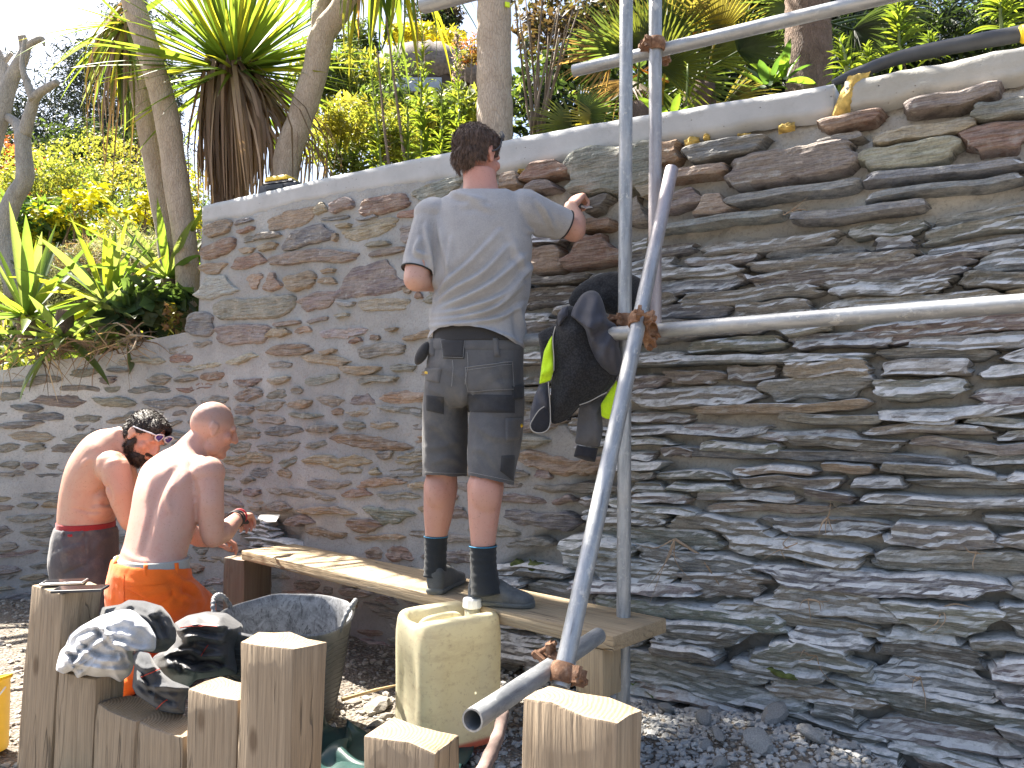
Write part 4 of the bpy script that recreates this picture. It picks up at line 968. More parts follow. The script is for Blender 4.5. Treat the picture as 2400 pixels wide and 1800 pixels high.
def trowel(h0, h1, tip, wid, lab, nrm):
    """handle from h0 to h1, blade from h1 to tip"""
    h0, h1, tip = Vector(h0), Vector(h1), Vector(tip); t = tag(empty('trowel', h0), lab, 'trowel', 'trowels in use'); L = np.array(h0)
    mb = MB(); mb.tube([h0-Vector(L), h0.lerp(h1, .5)-Vector(L), h1-Vector(L)], [.013, .0145, .010], 12); mb.build('handle', M['wood_h'], t, True)
    d = (tip-h1); n_ = Vector(nrm); s = d.cross(n_).normalized()*wid; n_ = s.cross(d).normalized()*.0012; a = h1.lerp(tip, .18); b = h1.lerp(tip, .45)
    mb = MB(); mb.tube([h1-Vector(L), a-Vector(L)], .0045, 8); ring = [a-s*.55, b-s, tip-s*.05, tip+s*.05, b+s, a+s*.55]
    V = [p+n_-Vector(L) for p in ring]+[p-n_-Vector(L) for p in ring]; mb.add(V, [tuple(range(6)), tuple(range(11, 5, -1))]+[(i, (i+1) % 6, (i+1) % 6+6, i+6) for i in range(6)]); mb.build('blade', M['steel'], t); return t
def skintint(V, fn=None, base=(.52, .315, .25)):
    C = np.tile(np.array(base), (len(V), 1)); q = projv(V); n = fbm(V[:, 0]*8, V[:, 1]*8, V[:, 2]*8)[:, None]; C = C*(1+.10*n)
    if fn is not None: C = fn(C, V, q)
    return np.clip(C, .01, .9)
def mixc(C, m, c): m = np.clip(m, 0, 1)[:, None]; return C*(1-m)+np.array(c)*m
# ---------------------------------------------------------------- man in shorts on the plank
def man_shorts():
    A = lambda x, y, d: np.array(at(x, y, d)); P = Person('person', (float(at(1100, 1400, 2.93).x), 2.93, ZPL), 'man in grey T-shirt and dark shorts standing on the plank, his back to the camera')
    rg = nv(.95, -.30, 0); fw = nv(.30, .95, 0)
    pel, wai, che, nek = A(1118, 860, 2.97), A(1118, 775, 2.96), A(1123, 590, 2.94), A(1127, 440, 2.95)
    hc = A(1118, 367, 2.98); B = basis((.56, .80, -.12), (.02, -.04, 1))
    pr = [loft([(pel, rg*.13, fw*.08), (wai, rg*.13, fw*.085), (che, rg*.165, fw*.105), (A(1124, 500, 2.94), rg*.16, fw*.085), (A(1125, 462, 2.94), rg*.09, fw*.065), (nek, rg*.068, fw*.066), (A(1122, 400, 2.96), rg*.063, fw*.064)])]
    pr += head_prims(hc, B, .98)
    # arms
    sl, el, wl = A(1010, 505, 2.98), A(974, 655, 2.90), A(1055, 672, 3.12); pr += chain([sl, A(985, 600, 2.93), el], [.05, .052, .047]); pr += chain([el, A(1005, 655, 2.99), wl], [.047, .047, .03])
    sr, er, wr = A(1242, 480, 2.90), A(1345, 540, 3.0), A(1337, 486, 3.165); pr += chain([sr, A(1300, 515, 2.95), er], [.048, .048, .046]); pr += chain([er, A(1349, 520, 3.06), wr], [.047, .043, .029])
    hb = basis(A(1352, 466, 3.215)-wr, (-.55, -.62, .55)); hb = hb if True else hb
    pr += hand_prims(wr+hb@nv(0, .008, 0), hb, 1.0, True, (1.15, 1.35, .8), .03, .9)
    hl = basis((.5, .8, .1), (0, -.3, .9)); pr += hand_prims(wl, hl, 1.0, False, (.8, .9, .5), .03, .7)
    # legs
    pr += chain([A(1060, 900, 2.99), A(1040, 1080, 3.02), A(1033, 1140, 3.03), A(1027, 1205, 3.04), A(1022, 1260, 3.05), A(1020, 1345, 3.05)], [.045, .05, .068, .058, .042, .037])
    pr += chain([A(1172, 900, 2.93), A(1148, 1085, 2.86), A(1138, 1140, 2.84), A(1134, 1205, 2.83), A(1132, 1280, 2.82), A(1134, 1365, 2.82)], [.045, .05, .069, .058, .044, .038])
    pr += [ell(A(1027, 1150, 3.005), (.055, .05, .085)), ell(A(1138, 1155, 2.805), (.058, .05, .088))]
    me = surf(pr, .0055, 3)
    def tn(C, V, q):
        C = mixc(C, sstep(1020, 1130, q[:, 1])*.45, (.56, .27, .215))                                  # reddish calves
        C = mixc(C, sstep(470, 420, q[:, 1])*(q[:, 0] < 1260)*.55, (.55, .235, .18))                 # sunburnt neck
        C = mixc(C, (q[:, 0] > 1300)*.35, (.52, .26, .18)); return C
    settint(me, skintint(getV(me), tn)); P.put('body', me, M['skin'])
    # hair
    E = lambda p, r: ell(hc+B@nv(*p), r, B, 4)
    hm = surf([E((0, -.016, .032), (.083, .101, .093)), E((0, -.035, -.02), (.077, .077, .075)), E((0, .03, .07), (.068, .062, .053))], .006, 2); V = getV(hm); Lc = (V-hc)@B
    V = V + getN(hm)*(.004*fbm(V[:, 0]*38, V[:, 1]*38, V[:, 2]*20)+.003*vn(V[:, 0]*120, V[:, 1]*120, V[:, 2]*40))[:, None]; setV(hm, V)
    cut(hm, lambda V: (lambda l: ~(((l[:, 1] > .045) & (l[:, 2] < .055)) | (l[:, 2] < -.085+.03*(abs(l[:, 0]) > .05)) | ((l[:, 1] > -.03) & (l[:, 2] < .0)) | (l[:, 1] > .09)))((V-hc)@B))
    st = strands(hm, 9000, .014, None, RNG, .9, w_=.0008, lift=.4); ho = P.put('hair', hm, M['hair']); o = P.mb('hair_strands', st, M['hair'], False, ho); tag(o, kind='stuff')
    # glasses strap over the crown
    mb = MB(); mb.tube(catmull([hc+B@nv(*p) for p in ((.088, .035, .07), (.093, .02, .035), (.092, .0, .012), (.088, -.02, .0))], 20), .004, 8); mb.tube([hc+B@nv(.06, .06, .115), hc+B@nv(.082, .045, .09), hc+B@nv(.088, .035, .07)], .008, 8); P.mb('sunglasses', mb, M['wood_h'])
    # T-shirt
    H = lambda y, cx, hw, dep, d=2.945: (A(cx, y, d), rg*(hw*d/F), fw*dep)
    sp = [loft([H(432, 1129, 38, .058, 2.955), H(444, 1128, 50, .068), H(456, 1126, 80, .085), H(474, 1124, 108, .10), H(505, 1124, 121, .118), H(560, 1125, 125, .128), H(620, 1126, 123, .13), H(680, 1128, 118, .128), H(730, 1122, 111, .128), H(770, 1118, 109, .13), H(800, 1116, 112, .135), H(850, 1116, 113, .135)], 40, 2.4)]
    sp += [cap(A(1018, 508, 2.97), A(985, 606, 2.93), .078, .064), cap(A(985, 606, 2.93), A(978, 640, 2.92), .064, .062), ell(A(1020, 500, 2.965), (.085, .08, .06))]
    sp += [cap(A(1228, 492, 2.91), A(1300, 515, 2.95), .082, .062), cap(A(1300, 515, 2.95), A(1332, 530, 2.975), .062, .058), ell(A(1225, 490, 2.91), (.08, .08, .065))]
    tm = surf(sp, .006, 4); FK = 2.6
    FC = [([(1171, 542), (1103, 615), (1056, 654), (1027, 690)], 8, .006), ([(1189, 578), (1132, 640), (1070, 676), (1023, 712)], 8, .008), ([(1222, 604), (1153, 665), (1088, 701), (1019, 730)], 9, .010), ([(1244, 625), (1182, 690), (1103, 723), (1016, 741)], 8, .010),
          ([(1225, 665), (1160, 722), (1090, 744), (1012, 753)], 7, .009), ([(1225, 712), (1170, 745), (1100, 757), (1008, 764)], 6, .007), ([(998, 530), (1006, 604), (1017, 665)], 7, .007), ([(1027, 513), (1040, 580), (1050, 640)], 9, .005), ([(1058, 560), (1050, 640), (1035, 680)], 7, .004),
          ([(1060, 452), (1095, 462), (1132, 470)], 8, .006), ([(1085, 480), (1110, 476), (1150, 490)], 9, .004), ([(985, 560), (975, 590), (1000, 600)], 7, .006), ([(1260, 470), (1280, 500), (1300, 540)], 7, .005), ([(1240, 540), (1275, 552), (1310, 556)], 7, .006), ([(1018, 770), (1100, 764), (1190, 790), (1222, 808)], 6, .005),
          ([(1020, 690), (1004, 750), (1001, 800)], 8, .008), ([(1215, 720), (1222, 770), (1228, 815)], 8, .007), ([(1200, 560), (1215, 600), (1240, 640)], 10, .004)]
    folds(tm, [(p, w_*.9, a*FK) for p, w_, a in FC], .004, 11)
    hx = [900, 1000, 1008, 1030, 1060, 1124, 1170, 1208, 1230, 1300]; hy = [806, 806, 785, 770, 765, 768, 784, 808, 822, 822]
    def sleeve_end(V): 
        ta = (V-A(978, 634, 2.92))@((A(978, 634, 2.92)-A(985, 606, 2.93))/np.linalg.norm(A(978, 634, 2.92)-A(985, 606, 2.93)))
        dv = A(1325, 527, 2.97)-A(1300, 515, 2.95); tb_ = (V-A(1325, 527, 2.97))@(dv/np.linalg.norm(dv)); q = projv(V)
        return ~(((ta > 0) & (q[:, 0] < 1012) & (q[:, 1] < 720)) | ((tb_ > 0) & (q[:, 0] > 1290)))
    cut(tm, lambda V: (lambda q: (q[:, 1] < np.interp(q[:, 0], hx, hy)) & ~((q[:, 1] < 441) & (abs(q[:, 0]-1128) < 60)))(projv(V)) & sleeve_end(V))
    tb = bvh(tm); V = getV(tm); P.put('t_shirt', tm, M['tee'])
    for c, ax, r in ((A(978, 634, 2.92), A(978, 634, 2.92)-A(985, 606, 2.93), .0615), (A(1325, 527, 2.97), A(1325, 527, 2.97)-A(1300, 515, 2.95), .0585)):
        ax = Vector(ax).normalized(); s1 = ax.orthogonal().normalized(); s2 = ax.cross(s1); mb = MB(); mb.tube([Vector(c)+(s1*math.cos(a)+s2*math.sin(a))*r for a in np.linspace(0, 2*math.pi, 40)], .0032, 6, False); P.mb('sleeve_trim', mb, M['trim'])
    # underwear band, shorts
    un = loft([H(757, 1118, 101, .118), H(780, 1117, 104, .12), H(805, 1117, 106, .122)], 40, 2.4); P.mb('underwear', MB().add(*un), M['under'])
    SL = lambda y, x0, x1, dep, d: (A((x0+x1)/2, y, d), rg*((x1-x0)/2*d/F), fw*dep)
    sh = [loft([H(792, 1117, 111, .128, 2.955), H(812, 1117, 112, .13, 2.955), H(850, 1113, 115, .138, 2.955), H(900, 1111, 117, .14, 2.955), H(935, 1110, 116, .125, 2.955), H(955, 1110, 100, .09, 2.955)], 40, 2.4),
          loft([SL(900, 1000, 1096, .115, 2.99), SL(960, 995, 1093, .118, 3.0), SL(1040, 993, 1092, .105, 3.01), SL(1100, 993, 1093, .098, 3.02), SL(1150, 993, 1093, .098, 3.02)], 32, 2.3),
          loft([SL(900, 1115, 1226, .118, 2.92), SL(960, 1107, 1228, .118, 2.90), SL(1040, 1099, 1220, .108, 2.87), SL(1110, 1097, 1206, .10, 2.85), SL(1165, 1098, 1204, .10, 2.84)], 32, 2.3)]
    sm = surf(sh, .007, 3)
    folds(sm, [([(1000, 905), (1040, 930), (1070, 965)], 8, .006), ([(1090, 890), (1098, 930), (1090, 970)], 7, -.008), ([(1110, 900), (1106, 960), (1096, 1040)], 6, .006), ([(1000, 990), (1040, 1010), (1085, 1060)], 9, .006), ([(998, 1050), (1040, 1045), (1085, 1030)], 8, .005), ([(1110, 990), (1150, 1020), (1210, 1030)], 9, .006), ([(1105, 1050), (1140, 1060), (1170, 1100)], 8, .006), ([(1010, 1085), (1050, 1075), (1090, 1090)], 7, .005), ([(1120, 930), (1160, 960), (1215, 975)], 9, .005), ([(1005, 850), (1060, 870), (1100, 900)], 9, .004), ([(1200, 840), (1160, 880), (1120, 905)], 9, .004)], .006, 12)
    cut(sm, lambda V: (lambda q: (q[:, 1] > 791) & (q[:, 1] < np.interp(q[:, 0], [980, 1092, 1097, 1210], [1116, 1119, 1116, 1140])))(projv(V)))
    stree = bvh(sm); so_ = P.put('shorts', sm, M['shorts'])
    D = lambda nm, quad, mat, off=.004, nu=14, nw=12: P.mb(nm, decal(stree, quad, nu, nw, off), M[mat], True, so_)
    D('waistband', ((1006, 795), (1228, 797), (1228, 819), (1004, 819)), 'shorts', .005, 40, 5)
    D('leather_patch', ((1035, 797), (1092, 797), (1088, 841), (1039, 840)), 'panel', .009); D('belt_loop', ((1154, 792), (1168, 792), (1172, 836), (1158, 836)), 'shorts', .012, 5, 10); D('belt_loop', ((1008, 794), (1018, 794), (1018, 834), (1008, 834)), 'shorts', .010, 5, 10)
    D('back_pocket', ((1091, 860), (1198, 846), (1202, 915), (1094, 920)), 'shorts', .006); D('back_pocket', ((991+5, 862), (1036, 862), (1030, 898), (1000, 892)), 'shorts', .007)
    D('dark_panel', ((1095, 924), (1206, 926), (1206, 968), (1096, 966)), 'panel', .006); D('dark_panel', ((999, 926), (1041, 930), (1040, 971), (999, 962)), 'panel', .006)
    D('yellow_tag', ((998, 868), (1008, 870), (1008, 880), (998, 878)), 'tagy', .011, 4, 4)
    D('thigh_pocket', ((1184, 980), (1222, 978), (1216, 1030), (1184, 1036)), 'shorts', .008); D('dark_panel', ((1175, 1068), (1207, 1066), (1203, 1128), (1172, 1104)), 'panel', .006); D('yellow_tag', ((1214, 993), (1222, 992), (1221, 1003), (1214, 1004)), 'tagy', .012, 4, 4)
    D('cargo_flap', ((1198, 905), (1226, 900), (1226, 935), (1200, 938)), 'panel', .008)
    for pl_, r in (([(1096, 826), (1098, 860), (1090, 900)], .0012), ([(1062, 845), (1063, 870), (1060, 905)], .0012), ([(1091, 862), (1198, 848)], .0014), ([(1094, 868), (1196, 854)], .001), ([(1093, 918), (1202, 913)], .001), ([(1092, 862), (1095, 918)], .001), ([(1198, 850), (1202, 913)], .001), ([(999, 1106), (1090, 1110)], .001), ([(1100, 1106), (1200, 1128)], .001), ([(1036, 799), (1041, 838)], .0009), ([(1090, 799), (1087, 839)], .0009), ([(1040, 838), (1087, 839)], .0009)):
        P.mb('stitching', line_on(stree, pl_, .007, r, 30), M['thread'], True, so_)
    # phone pouch at the left hip
    mb = MB(); c = A(990, 828, 2.93); mb.add(*ell(c, (.022, .03, .05), Matrix.Rotation(.5, 3, 'Y'))); P.mb('tool_pouch', mb, M['panel'])
    # socks, shoes
    for k, (pts, rr, top) in enumerate((([A(1022, 1255, 3.05), A(1021, 1300, 3.05), A(1020, 1350, 3.05)], [.046, .043, .046], A(1022, 1257, 3.05)), ([A(1132, 1277, 2.82), A(1133, 1325, 2.82), A(1140, 1392, 2.815)], [.050, .048, .056], A(1132, 1279, 2.82)))):
        mb = MB(); Pp = catmull(pts, 20); mb.tube(Pp, [np.interp(i/19, [0, .5, 1], rr)+.0016*math.sin(i*2.1) for i in range(20)], 26); so2 = P.mb('sock', mb, M['sock'])
        mb = MB(); mb.tube([Vector(top)+Vector((math.cos(a), math.sin(a), .0))*(rr[0]+.001) for a in np.linspace(0, 2*math.pi, 30)], .0018, 6, False); P.mb('sock_stripe', mb, M['cyan'], True, so2)
    hl_ = A(1018, 1372, 3.01); shoe(P, 'shoe', hl_+nv(0, .0, 0), hl_+nv(.075, .255, 0), ZPL, wid=.046)
    hr = A(1097, 1392, 2.86); tr = A(1256, 1398, 2.80); shoe(P, 'shoe', hr+nv(.012, 0, 0), tr+nv(-.01, 0, 0), ZPL, wid=.046)
    hv = A(1345, 474, 3.225); trowel(A(1330, 480, 3.21), A(1362, 484, 3.20), A(1389, 486, 3.19), .022, 'small steel trowel in the raised hand of the man in shorts', (0, -.5, .8))
man_shorts()
# ---------------------------------------------------------------- the two kneeling men
def man_bald():
    A = lambda x, y, d: np.array(at(x, y, d)); P = Person('person', (float(at(340, 1400, 3.35).x), 3.35, 0), 'shaven headed bare backed man in orange trousers kneeling at the wall')
    fw = nv(.62, .78, 0); rg = nv(.78, -.62, 0)
    R = lambda x, y, d, w_, dp, tl=(0, 0, 0): (A(x, y, d), rg*w_*1.07, (fw+nv(*tl))*dp*1.03)
    nk = A(455, 1048, 3.53); hc = A(499, 1003, 3.56); B = basis((.80, .50, -.34), (.30, .12, .9))
    pr = [loft([R(352, 1360, 3.30, .165, .12), R(354, 1325, 3.31, .160, .115), R(366, 1280, 3.33, .152, .108, (0, 0, -.15)), R(382, 1220, 3.37, .160, .112, (0, 0, -.3)), R(396, 1165, 3.42, .172, .118, (0, 0, -.4)), R(412, 1115, 3.47, .176, .112, (0, 0, -.45)), R(430, 1082, 3.50, .135, .085, (0, 0, -.5)), R(446, 1060, 3.52, .075, .066, (0, 0, -.5)), R(462, 1040, 3.54, .058, .062, (0, 0, -.5)), R(478, 1022, 3.555, .056, .06, (0, 0, -.4))], 40, 2.2)]
    pr += head_prims(hc, B, 1.0)
    pr += [ell(A(462, 1098, 3.43), (.085, .07, .06)), ell(A(372, 1108, 3.55), (.08, .08, .06)), ell(A(488, 1110, 3.38), (.072, .07, .075)), ell(A(360, 1150, 3.45), (.06, .045, .085)), ell(A(438, 1150, 3.37), (.055, .045, .085))]
    pr += chain([A(488, 1108, 3.38), A(492, 1180, 3.35), A(497, 1245, 3.36), A(500, 1258, 3.37)], [.064, .059, .050, .048]) + chain([A(500, 1258, 3.37), A(526, 1246, 3.47), A(556, 1215, 3.62)], [.048, .047, .031])
    wr = A(558, 1213, 3.64); hb = basis(A(590, 1207, 3.80)-wr, (-.15, -.35, .9)); pr += hand_prims(wr, hb, 1.02, True, (.7, .95, .6), .03, .9)
    pr += chain([A(375, 1118, 3.62), A(410, 1200, 3.68), A(432, 1238, 3.70)], [.058, .052, .044]) + chain([A(432, 1240, 3.70), A(468, 1262, 3.74), A(490, 1268, 3.80)], [.045, .042, .03]); pr += hand_prims(A(492, 1268, 3.81), basis((.7, .6, 0), (0, -.2, 1)), 1.0, False, (.6, .7, .4))
    me = surf(pr, .0055, 4)
    V = getV(me); Nn = getN(me); q = projv(V); d = np.zeros(len(V))
    def groove(poly, w_, a):
        nonlocal d; r, t, s = pdist(q[:, :2], catmull(poly, 20)); d += a*np.exp(-(r/w_)**2)*np.clip(np.sin(np.pi*np.clip(t*.96+.02, 0, 1)), 0, 1)**.5*(Nn[:, 1] < .3)
    groove([(418, 1090), (385, 1130), (360, 1185), (345, 1250), (335, 1300)], 10, -.013); groove([(372, 1100), (352, 1135), (345, 1180)], 9, .010); groove([(405, 1135), (392, 1170), (400, 1200)], 8, .008); groove([(452, 1100), (430, 1125), (405, 1150)], 12, .008); groove([(350, 1185), (338, 1240), (325, 1290)], 8, .005); groove([(462, 1140), (462, 1180), (458, 1215)], 5, -.008); groove([(282, 1290), (330, 1316), (420, 1320)], 7, .004)
    for cpos, sc_, am in ((hc+B@nv(.032, .1, .008), .014, -.008), (hc+B@nv(-.032, .1, .008), .014, -.008)): d += am*np.exp(-((V-cpos)**2).sum(1)/sc_**2)
    setV(me, V+Nn*d[:, None]); l = (getV(me)-hc)@B
    def tn(C, V, q):
        sc_ = sstep(.02, .05, l[:, 2]+.35*np.maximum(-l[:, 1], 0)+.0)*(np.linalg.norm(l, axis=1) < .17)*sstep(.095, .07, l[:, 1]); C = mixc(C, sc_*.5, (.26, .18, .15))
        fr = (np.linalg.norm(l, axis=1) < .16)*sstep(.0, .05, l[:, 1])*sstep(.04, .0, l[:, 2]); C = mixc(C, fr*.5, (.50, .22, .16)); C = mixc(C, (np.linalg.norm(l-nv(0, .07, -.085), axis=1) < .05)*.35, (.25, .16, .12))
        C = mixc(C, (q[:, 0] > 540)*.4, (.45, .22, .15)); return C
    settint(me, skintint(getV(me), tn, (.54, .33, .27))); bo = P.put('body', me, M['skin'])
    for x, y, dd, r, mt in ((556, 1214, 3.625, .036, 'band'), (551, 1218, 3.60, .038, 'band'), (561, 1210, 3.65, .034, 'band2')):
        ax = Vector(wr-A(526, 1246, 3.44)).normalized(); s1 = ax.orthogonal().normalized(); s2 = ax.cross(s1); mb = MB(); mb.tube([Vector(A(x, y, dd))+(s1*math.cos(a)+s2*math.sin(a))*r for a in np.linspace(0, 2*math.pi, 30)], .0042, 8, False); P.mb('wrist_strap', mb, M[mt])
    # trousers
    tr = [loft([R(353, 1312, 3.31, .174, .130), R(351, 1345, 3.305, .180, .140), R(348, 1390, 3.32, .184, .150), R(346, 1440, 3.35, .178, .145)], 40, 2.3)]
    kl, kr = A(400, 1470, 3.72), A(470, 1432, 3.56); kl[2] = .09; kr[2] = .10
    tr += chain([A(315, 1415, 3.45), A(350, 1440, 3.60), kl], [.12, .10, .075]) + chain([A(392, 1395, 3.28), A(430, 1410, 3.42), A(462, 1424, 3.54), kr], [.118, .10, .085, .075])
    a1 = A(300, 1500, 3.15); a1[2] = .06; a2 = A(372, 1500, 3.05); a2[2] = .06; tr += chain([kl+nv(0, 0, -.02), a1], [.068, .05]) + chain([kr+nv(0, 0, -.03), a2], [.068, .05])
    tm = surf(tr, .008, 3); folds(tm, [([(275, 1350), (320, 1372), (380, 1362)], 8, .006), ([(285, 1392), (330, 1402), (400, 1380), (450, 1370)], 9, .010), ([(400, 1345), (440, 1370), (470, 1392)], 8, .012), ([(410, 1390), (440, 1400), (476, 1404)], 7, .010), ([(420, 1360), (455, 1385), (474, 1412)], 6, .010), ([(250, 1385), (262, 1420), (280, 1440)], 9, .008), ([(425, 1350), (432, 1385), (410, 1420)], 8, -.008)], .010, 9)
    cut(tm, lambda V: (lambda q: q[:, 1] > np.interp(q[:, 0], [260, 290, 350, 440], [1305, 1318, 1334, 1330]))(projv(V))); tree = bvh(tm); to = P.put('trousers', tm, M['orange'])
    D = lambda nm, quad, mat, off=.006, nu=14, nw=8: P.mb(nm, decal(tree, quad, nu, nw, off), M[mat], True, to)
    bl = loft([R(355, 1306, 3.312, .170, .126), R(354, 1320, 3.308, .173, .129), R(353, 1336, 3.305, .177, .133)], 44, 2.3); P.mb('belt', MB().add(*bl), M['grey_belt'])
    bt = BVHTree.FromPolygons([tuple(v) for v in bl[0]], bl[1])
    for qd in (((337, 1320), (347, 1321), (346, 1352), (336, 1350)), ((408, 1320), (418, 1319), (421, 1350), (411, 1351)), ((274, 1302), (281, 1304), (262, 1342), (256, 1338))): P.mb('belt_loop', decal(bt, qd, 4, 8, .006), M['orange'], True, to)
    D('seat_pocket', ((290, 1376), (398, 1369), (402, 1398), (370, 1417)), 'orange', .007); 
    P.mb('stitching', line_on(tree, [(291, 1345), (291, 1380), (292, 1420)], .002, .0015), M['orange'], True, to)
    for sx in (a1, a2): pass
    trowel(A(570, 1222, 3.72), A(605, 1222, 3.86), A(655, 1207, 4.02), .05, 'steel pointing trowel in the hand of the man in orange trousers', (.1, -.5, .8))
man_bald()
def man_beard():
    A = lambda x, y, d: np.array(at(x, y, d)); P = Person('person', (float(at(200, 1400, 3.85).x), 3.85, 0), 'bearded bare backed man with blue sunglasses on his head, in dark trousers')
    fw = nv(.90, .42, 0); rg = nv(.42, -.90, 0)
    R = lambda x, y, d, w_, dp, tl=(0, 0, 0): (A(x, y, d), rg*w_*1.07, (fw+nv(*tl))*dp*1.03)
    hc = A(338, 1022, 3.85); B = basis((.74, -.28, -.58), (.58, .0, .78))
    pr = [loft([R(203, 1262, 3.86, .165, .122), R(202, 1230, 3.86, .162, .124), R(204, 1195, 3.86, .160, .126), R(209, 1150, 3.86, .165, .124, (0, 0, -.1)), R(224, 1105, 3.86, .175, .122, (0, 0, -.35)), R(248, 1068, 3.86, .165, .105, (0, 0, -.7)), R(270, 1045, 3.86, .11, .082, (0, 0, -.9)), R(292, 1036, 3.86, .066, .066, (0, 0, -1)), R(315, 1030, 3.86, .060, .064, (0, 0, -1))], 40, 2.2)]
    pr += head_prims(hc, B, 1.0); pr += [ell(A(262, 1095, 3.72), (.075, .075, .08)), ell(A(240, 1085, 3.74), (.08, .06, .06)), ell(A(228, 1195, 3.80), (.075, .09, .07)), ell(A(232, 1165, 3.78), (.06, .06, .05)), ell(A(215, 1120, 3.75), (.05, .05, .08))]
    pr += chain([A(270, 1100, 3.70), A(284, 1155, 3.68), A(302, 1212, 3.69), A(306, 1222, 3.70)], [.068, .062, .050, .047]) + chain([A(306, 1222, 3.70), A(340, 1232, 3.80), A(385, 1225, 3.95)], [.047, .045, .03]); pr += hand_prims(A(388, 1225, 3.96), basis((.8, .6, 0), (0, -.2, 1)), 1.0, True, (.6, .8, .5))
    pr += chain([A(285, 1090, 4.02), A(310, 1160, 4.08), A(330, 1210, 4.1)], [.062, .055, .045]) + chain([A(330, 1210, 4.1), A(390, 1215, 4.2)], [.045, .032]); pr += hand_prims(A(393, 1214, 4.21), basis((.9, .4, 0), (0, -.2, 1)), 1.0, False, (.6, .8, .5))
    me = surf(pr, .006, 4); V = getV(me); Nn = getN(me); q = projv(V); d = np.zeros(len(V))
    for poly, w_, a in (([(170, 1190), (215, 1200), (258, 1196)], 4, -.007), ([(215, 1160), (235, 1150), (252, 1138)], 5, -.006), ([(247, 1135), (256, 1150), (262, 1175)], 5, -.01), ([(225, 1178), (240, 1190), (258, 1188)], 8, .008), ([(190, 1095), (205, 1080), (240, 1070)], 7, .006), ([(268, 1040), (284, 1060), (290, 1085)], 7, -.006)):
        r, t, s = pdist(q[:, :2], catmull(poly, 16)); d += a*np.exp(-(r/w_)**2)*np.clip(np.sin(np.pi*np.clip(t*.96+.02, 0, 1)), 0, 1)**.5*(Nn[:, 1] < .2)
    for cpos in (hc+B@nv(.032, .1, .008), hc+B@nv(-.032, .1, .008)): d += -.008*np.exp(-((V-cpos)**2).sum(1)/.014**2)
    setV(me, V+Nn*d[:, None]); l = (getV(me)-hc)@B
    def tn(C, V, q):
        C = mixc(C, (np.linalg.norm(l, axis=1) < .16)*sstep(-.02, .04, l[:, 1])*.6, (.50, .21, .14)); C = mixc(C, sstep(236, 262, q[:, 0])*sstep(1090, 1130, q[:, 1])*.35, (.50, .24, .16))
        ni = np.exp(-((q[:, 0]-241)/5)**2-((q[:, 1]-1179)/4)**2); return mixc(C, ni*.6, (.32, .14, .11))
    settint(me, skintint(getV(me), tn, (.55, .325, .24))); P.put('body', me, M['skin'])
    E = lambda p, r: ell(hc+B@nv(*p), r, B, 4)
    hm = surf([E((0, -.014, .032), (.084, .103, .098)), E((0, -.035, -.015), (.079, .078, .07)), E((0, .035, .072), (.07, .062, .055))], .006, 2); V = getV(hm); V = V+getN(hm)*(.006*fbm(V[:, 0]*38, V[:, 1]*38, V[:, 2]*38))[:, None]; setV(hm, V)
    cut(hm, lambda V: (lambda l: ~(((l[:, 1] > .05) & (l[:, 2] < .052)) | (l[:, 2] < -.07) | ((l[:, 1] > -.025) & (l[:, 1] < .03) & (l[:, 2] < .012)) | ((l[:, 1] > .03) & (l[:, 2] < .03)) | (l[:, 1] > .088)))((V-hc)@B)); st = strands(hm, 4500, .010, None, RNG, .4, lift=.35); ho = P.put('hair', hm, M['hair2']); tag(P.mb('hair_strands', st, M['hair2'], False, ho), kind='stuff')
    bm_ = surf([E((0, .052, -.088), (.058, .056, .05)), E((.05, .012, -.05), (.028, .03, .055)), E((-.05, .012, -.05), (.028, .03, .055)), E((0, .086, -.045), (.03, .02, .012))], .005, 2)
    cut(bm_, lambda V: (lambda l: ~(((l[:, 2] > -.046) & (l[:, 1] > .035) & ~((abs(l[:, 0]) < .034) & (l[:, 2] < -.036))) | ((abs(l[:, 2]+.064) < .007) & (abs(l[:, 0]) < .022) & (l[:, 1] > .08))))((V-hc)@B)); st = strands(bm_, 2600, .012, None, RNG, .0); bo = P.put('beard', bm_, M['hair2']); tag(P.mb('beard_strands', st, M['hair2'], False, bo), kind='stuff')
    # sunglasses pushed up on the forehead
    g = empty('sunglasses', tuple(hc-P.L)); g.parent = P.t; T = lambda *p: B@nv(*p)
    for sg in (1, -1):
        mb = MB(); n = 20; ring = [T(sg*(.034+.027*math.cos(a)*(1 if math.cos(a)*1 > 0 else .95)), .108-.010*abs(math.cos(a)), .062+.019*math.sin(a)) for a in np.linspace(0, 2*math.pi, n, endpoint=False)]
        cc_ = T(sg*.034, .111, .062); mb.add([cc_]+ring, [(0, i+1, (i+1) % n+1) for i in range(n)]); mk('lens', mb.V, mb.F, M['lens'], g, True)
        mb = MB(); mb.tube(ring+[ring[0], ring[1]], .0034, 6, False); mb.tube(catmull([T(sg*.061, .10, .066), T(sg*.078, .085, .064), T(sg*.088, .03, .045), T(sg*.087, -.02, .028)], 20), .0035, 6); mk('frame', mb.V, mb.F, M['clear'], g, True)
    mb = MB(); mb.tube([T(-.01, .109, .068), T(0, .111, .071), T(.01, .109, .068)], .003, 6); mk('bridge', mb.V, mb.F, M['clear'], g, True)
    # waistband and trousers
    wbv = loft([R(202, 1222, 3.86, .166, .128), R(202, 1240, 3.86, .168, .130)], 44, 2.2); P.mb('waistband', MB().add(*wbv), M['red'])
    cu = bpy.data.curves.new('t', 'FONT'); cu.body = 'ENTIC'; cu.size = .020; cu.extrude = .0006; ob = bpy.data.objects.new('t', cu); COL.objects.link(ob); dg = bpy.context.evaluated_depsgraph_get(); dg.update(); tme = bpy.data.meshes.new_from_object(ob.evaluated_get(dg)); bpy.data.objects.remove(ob)
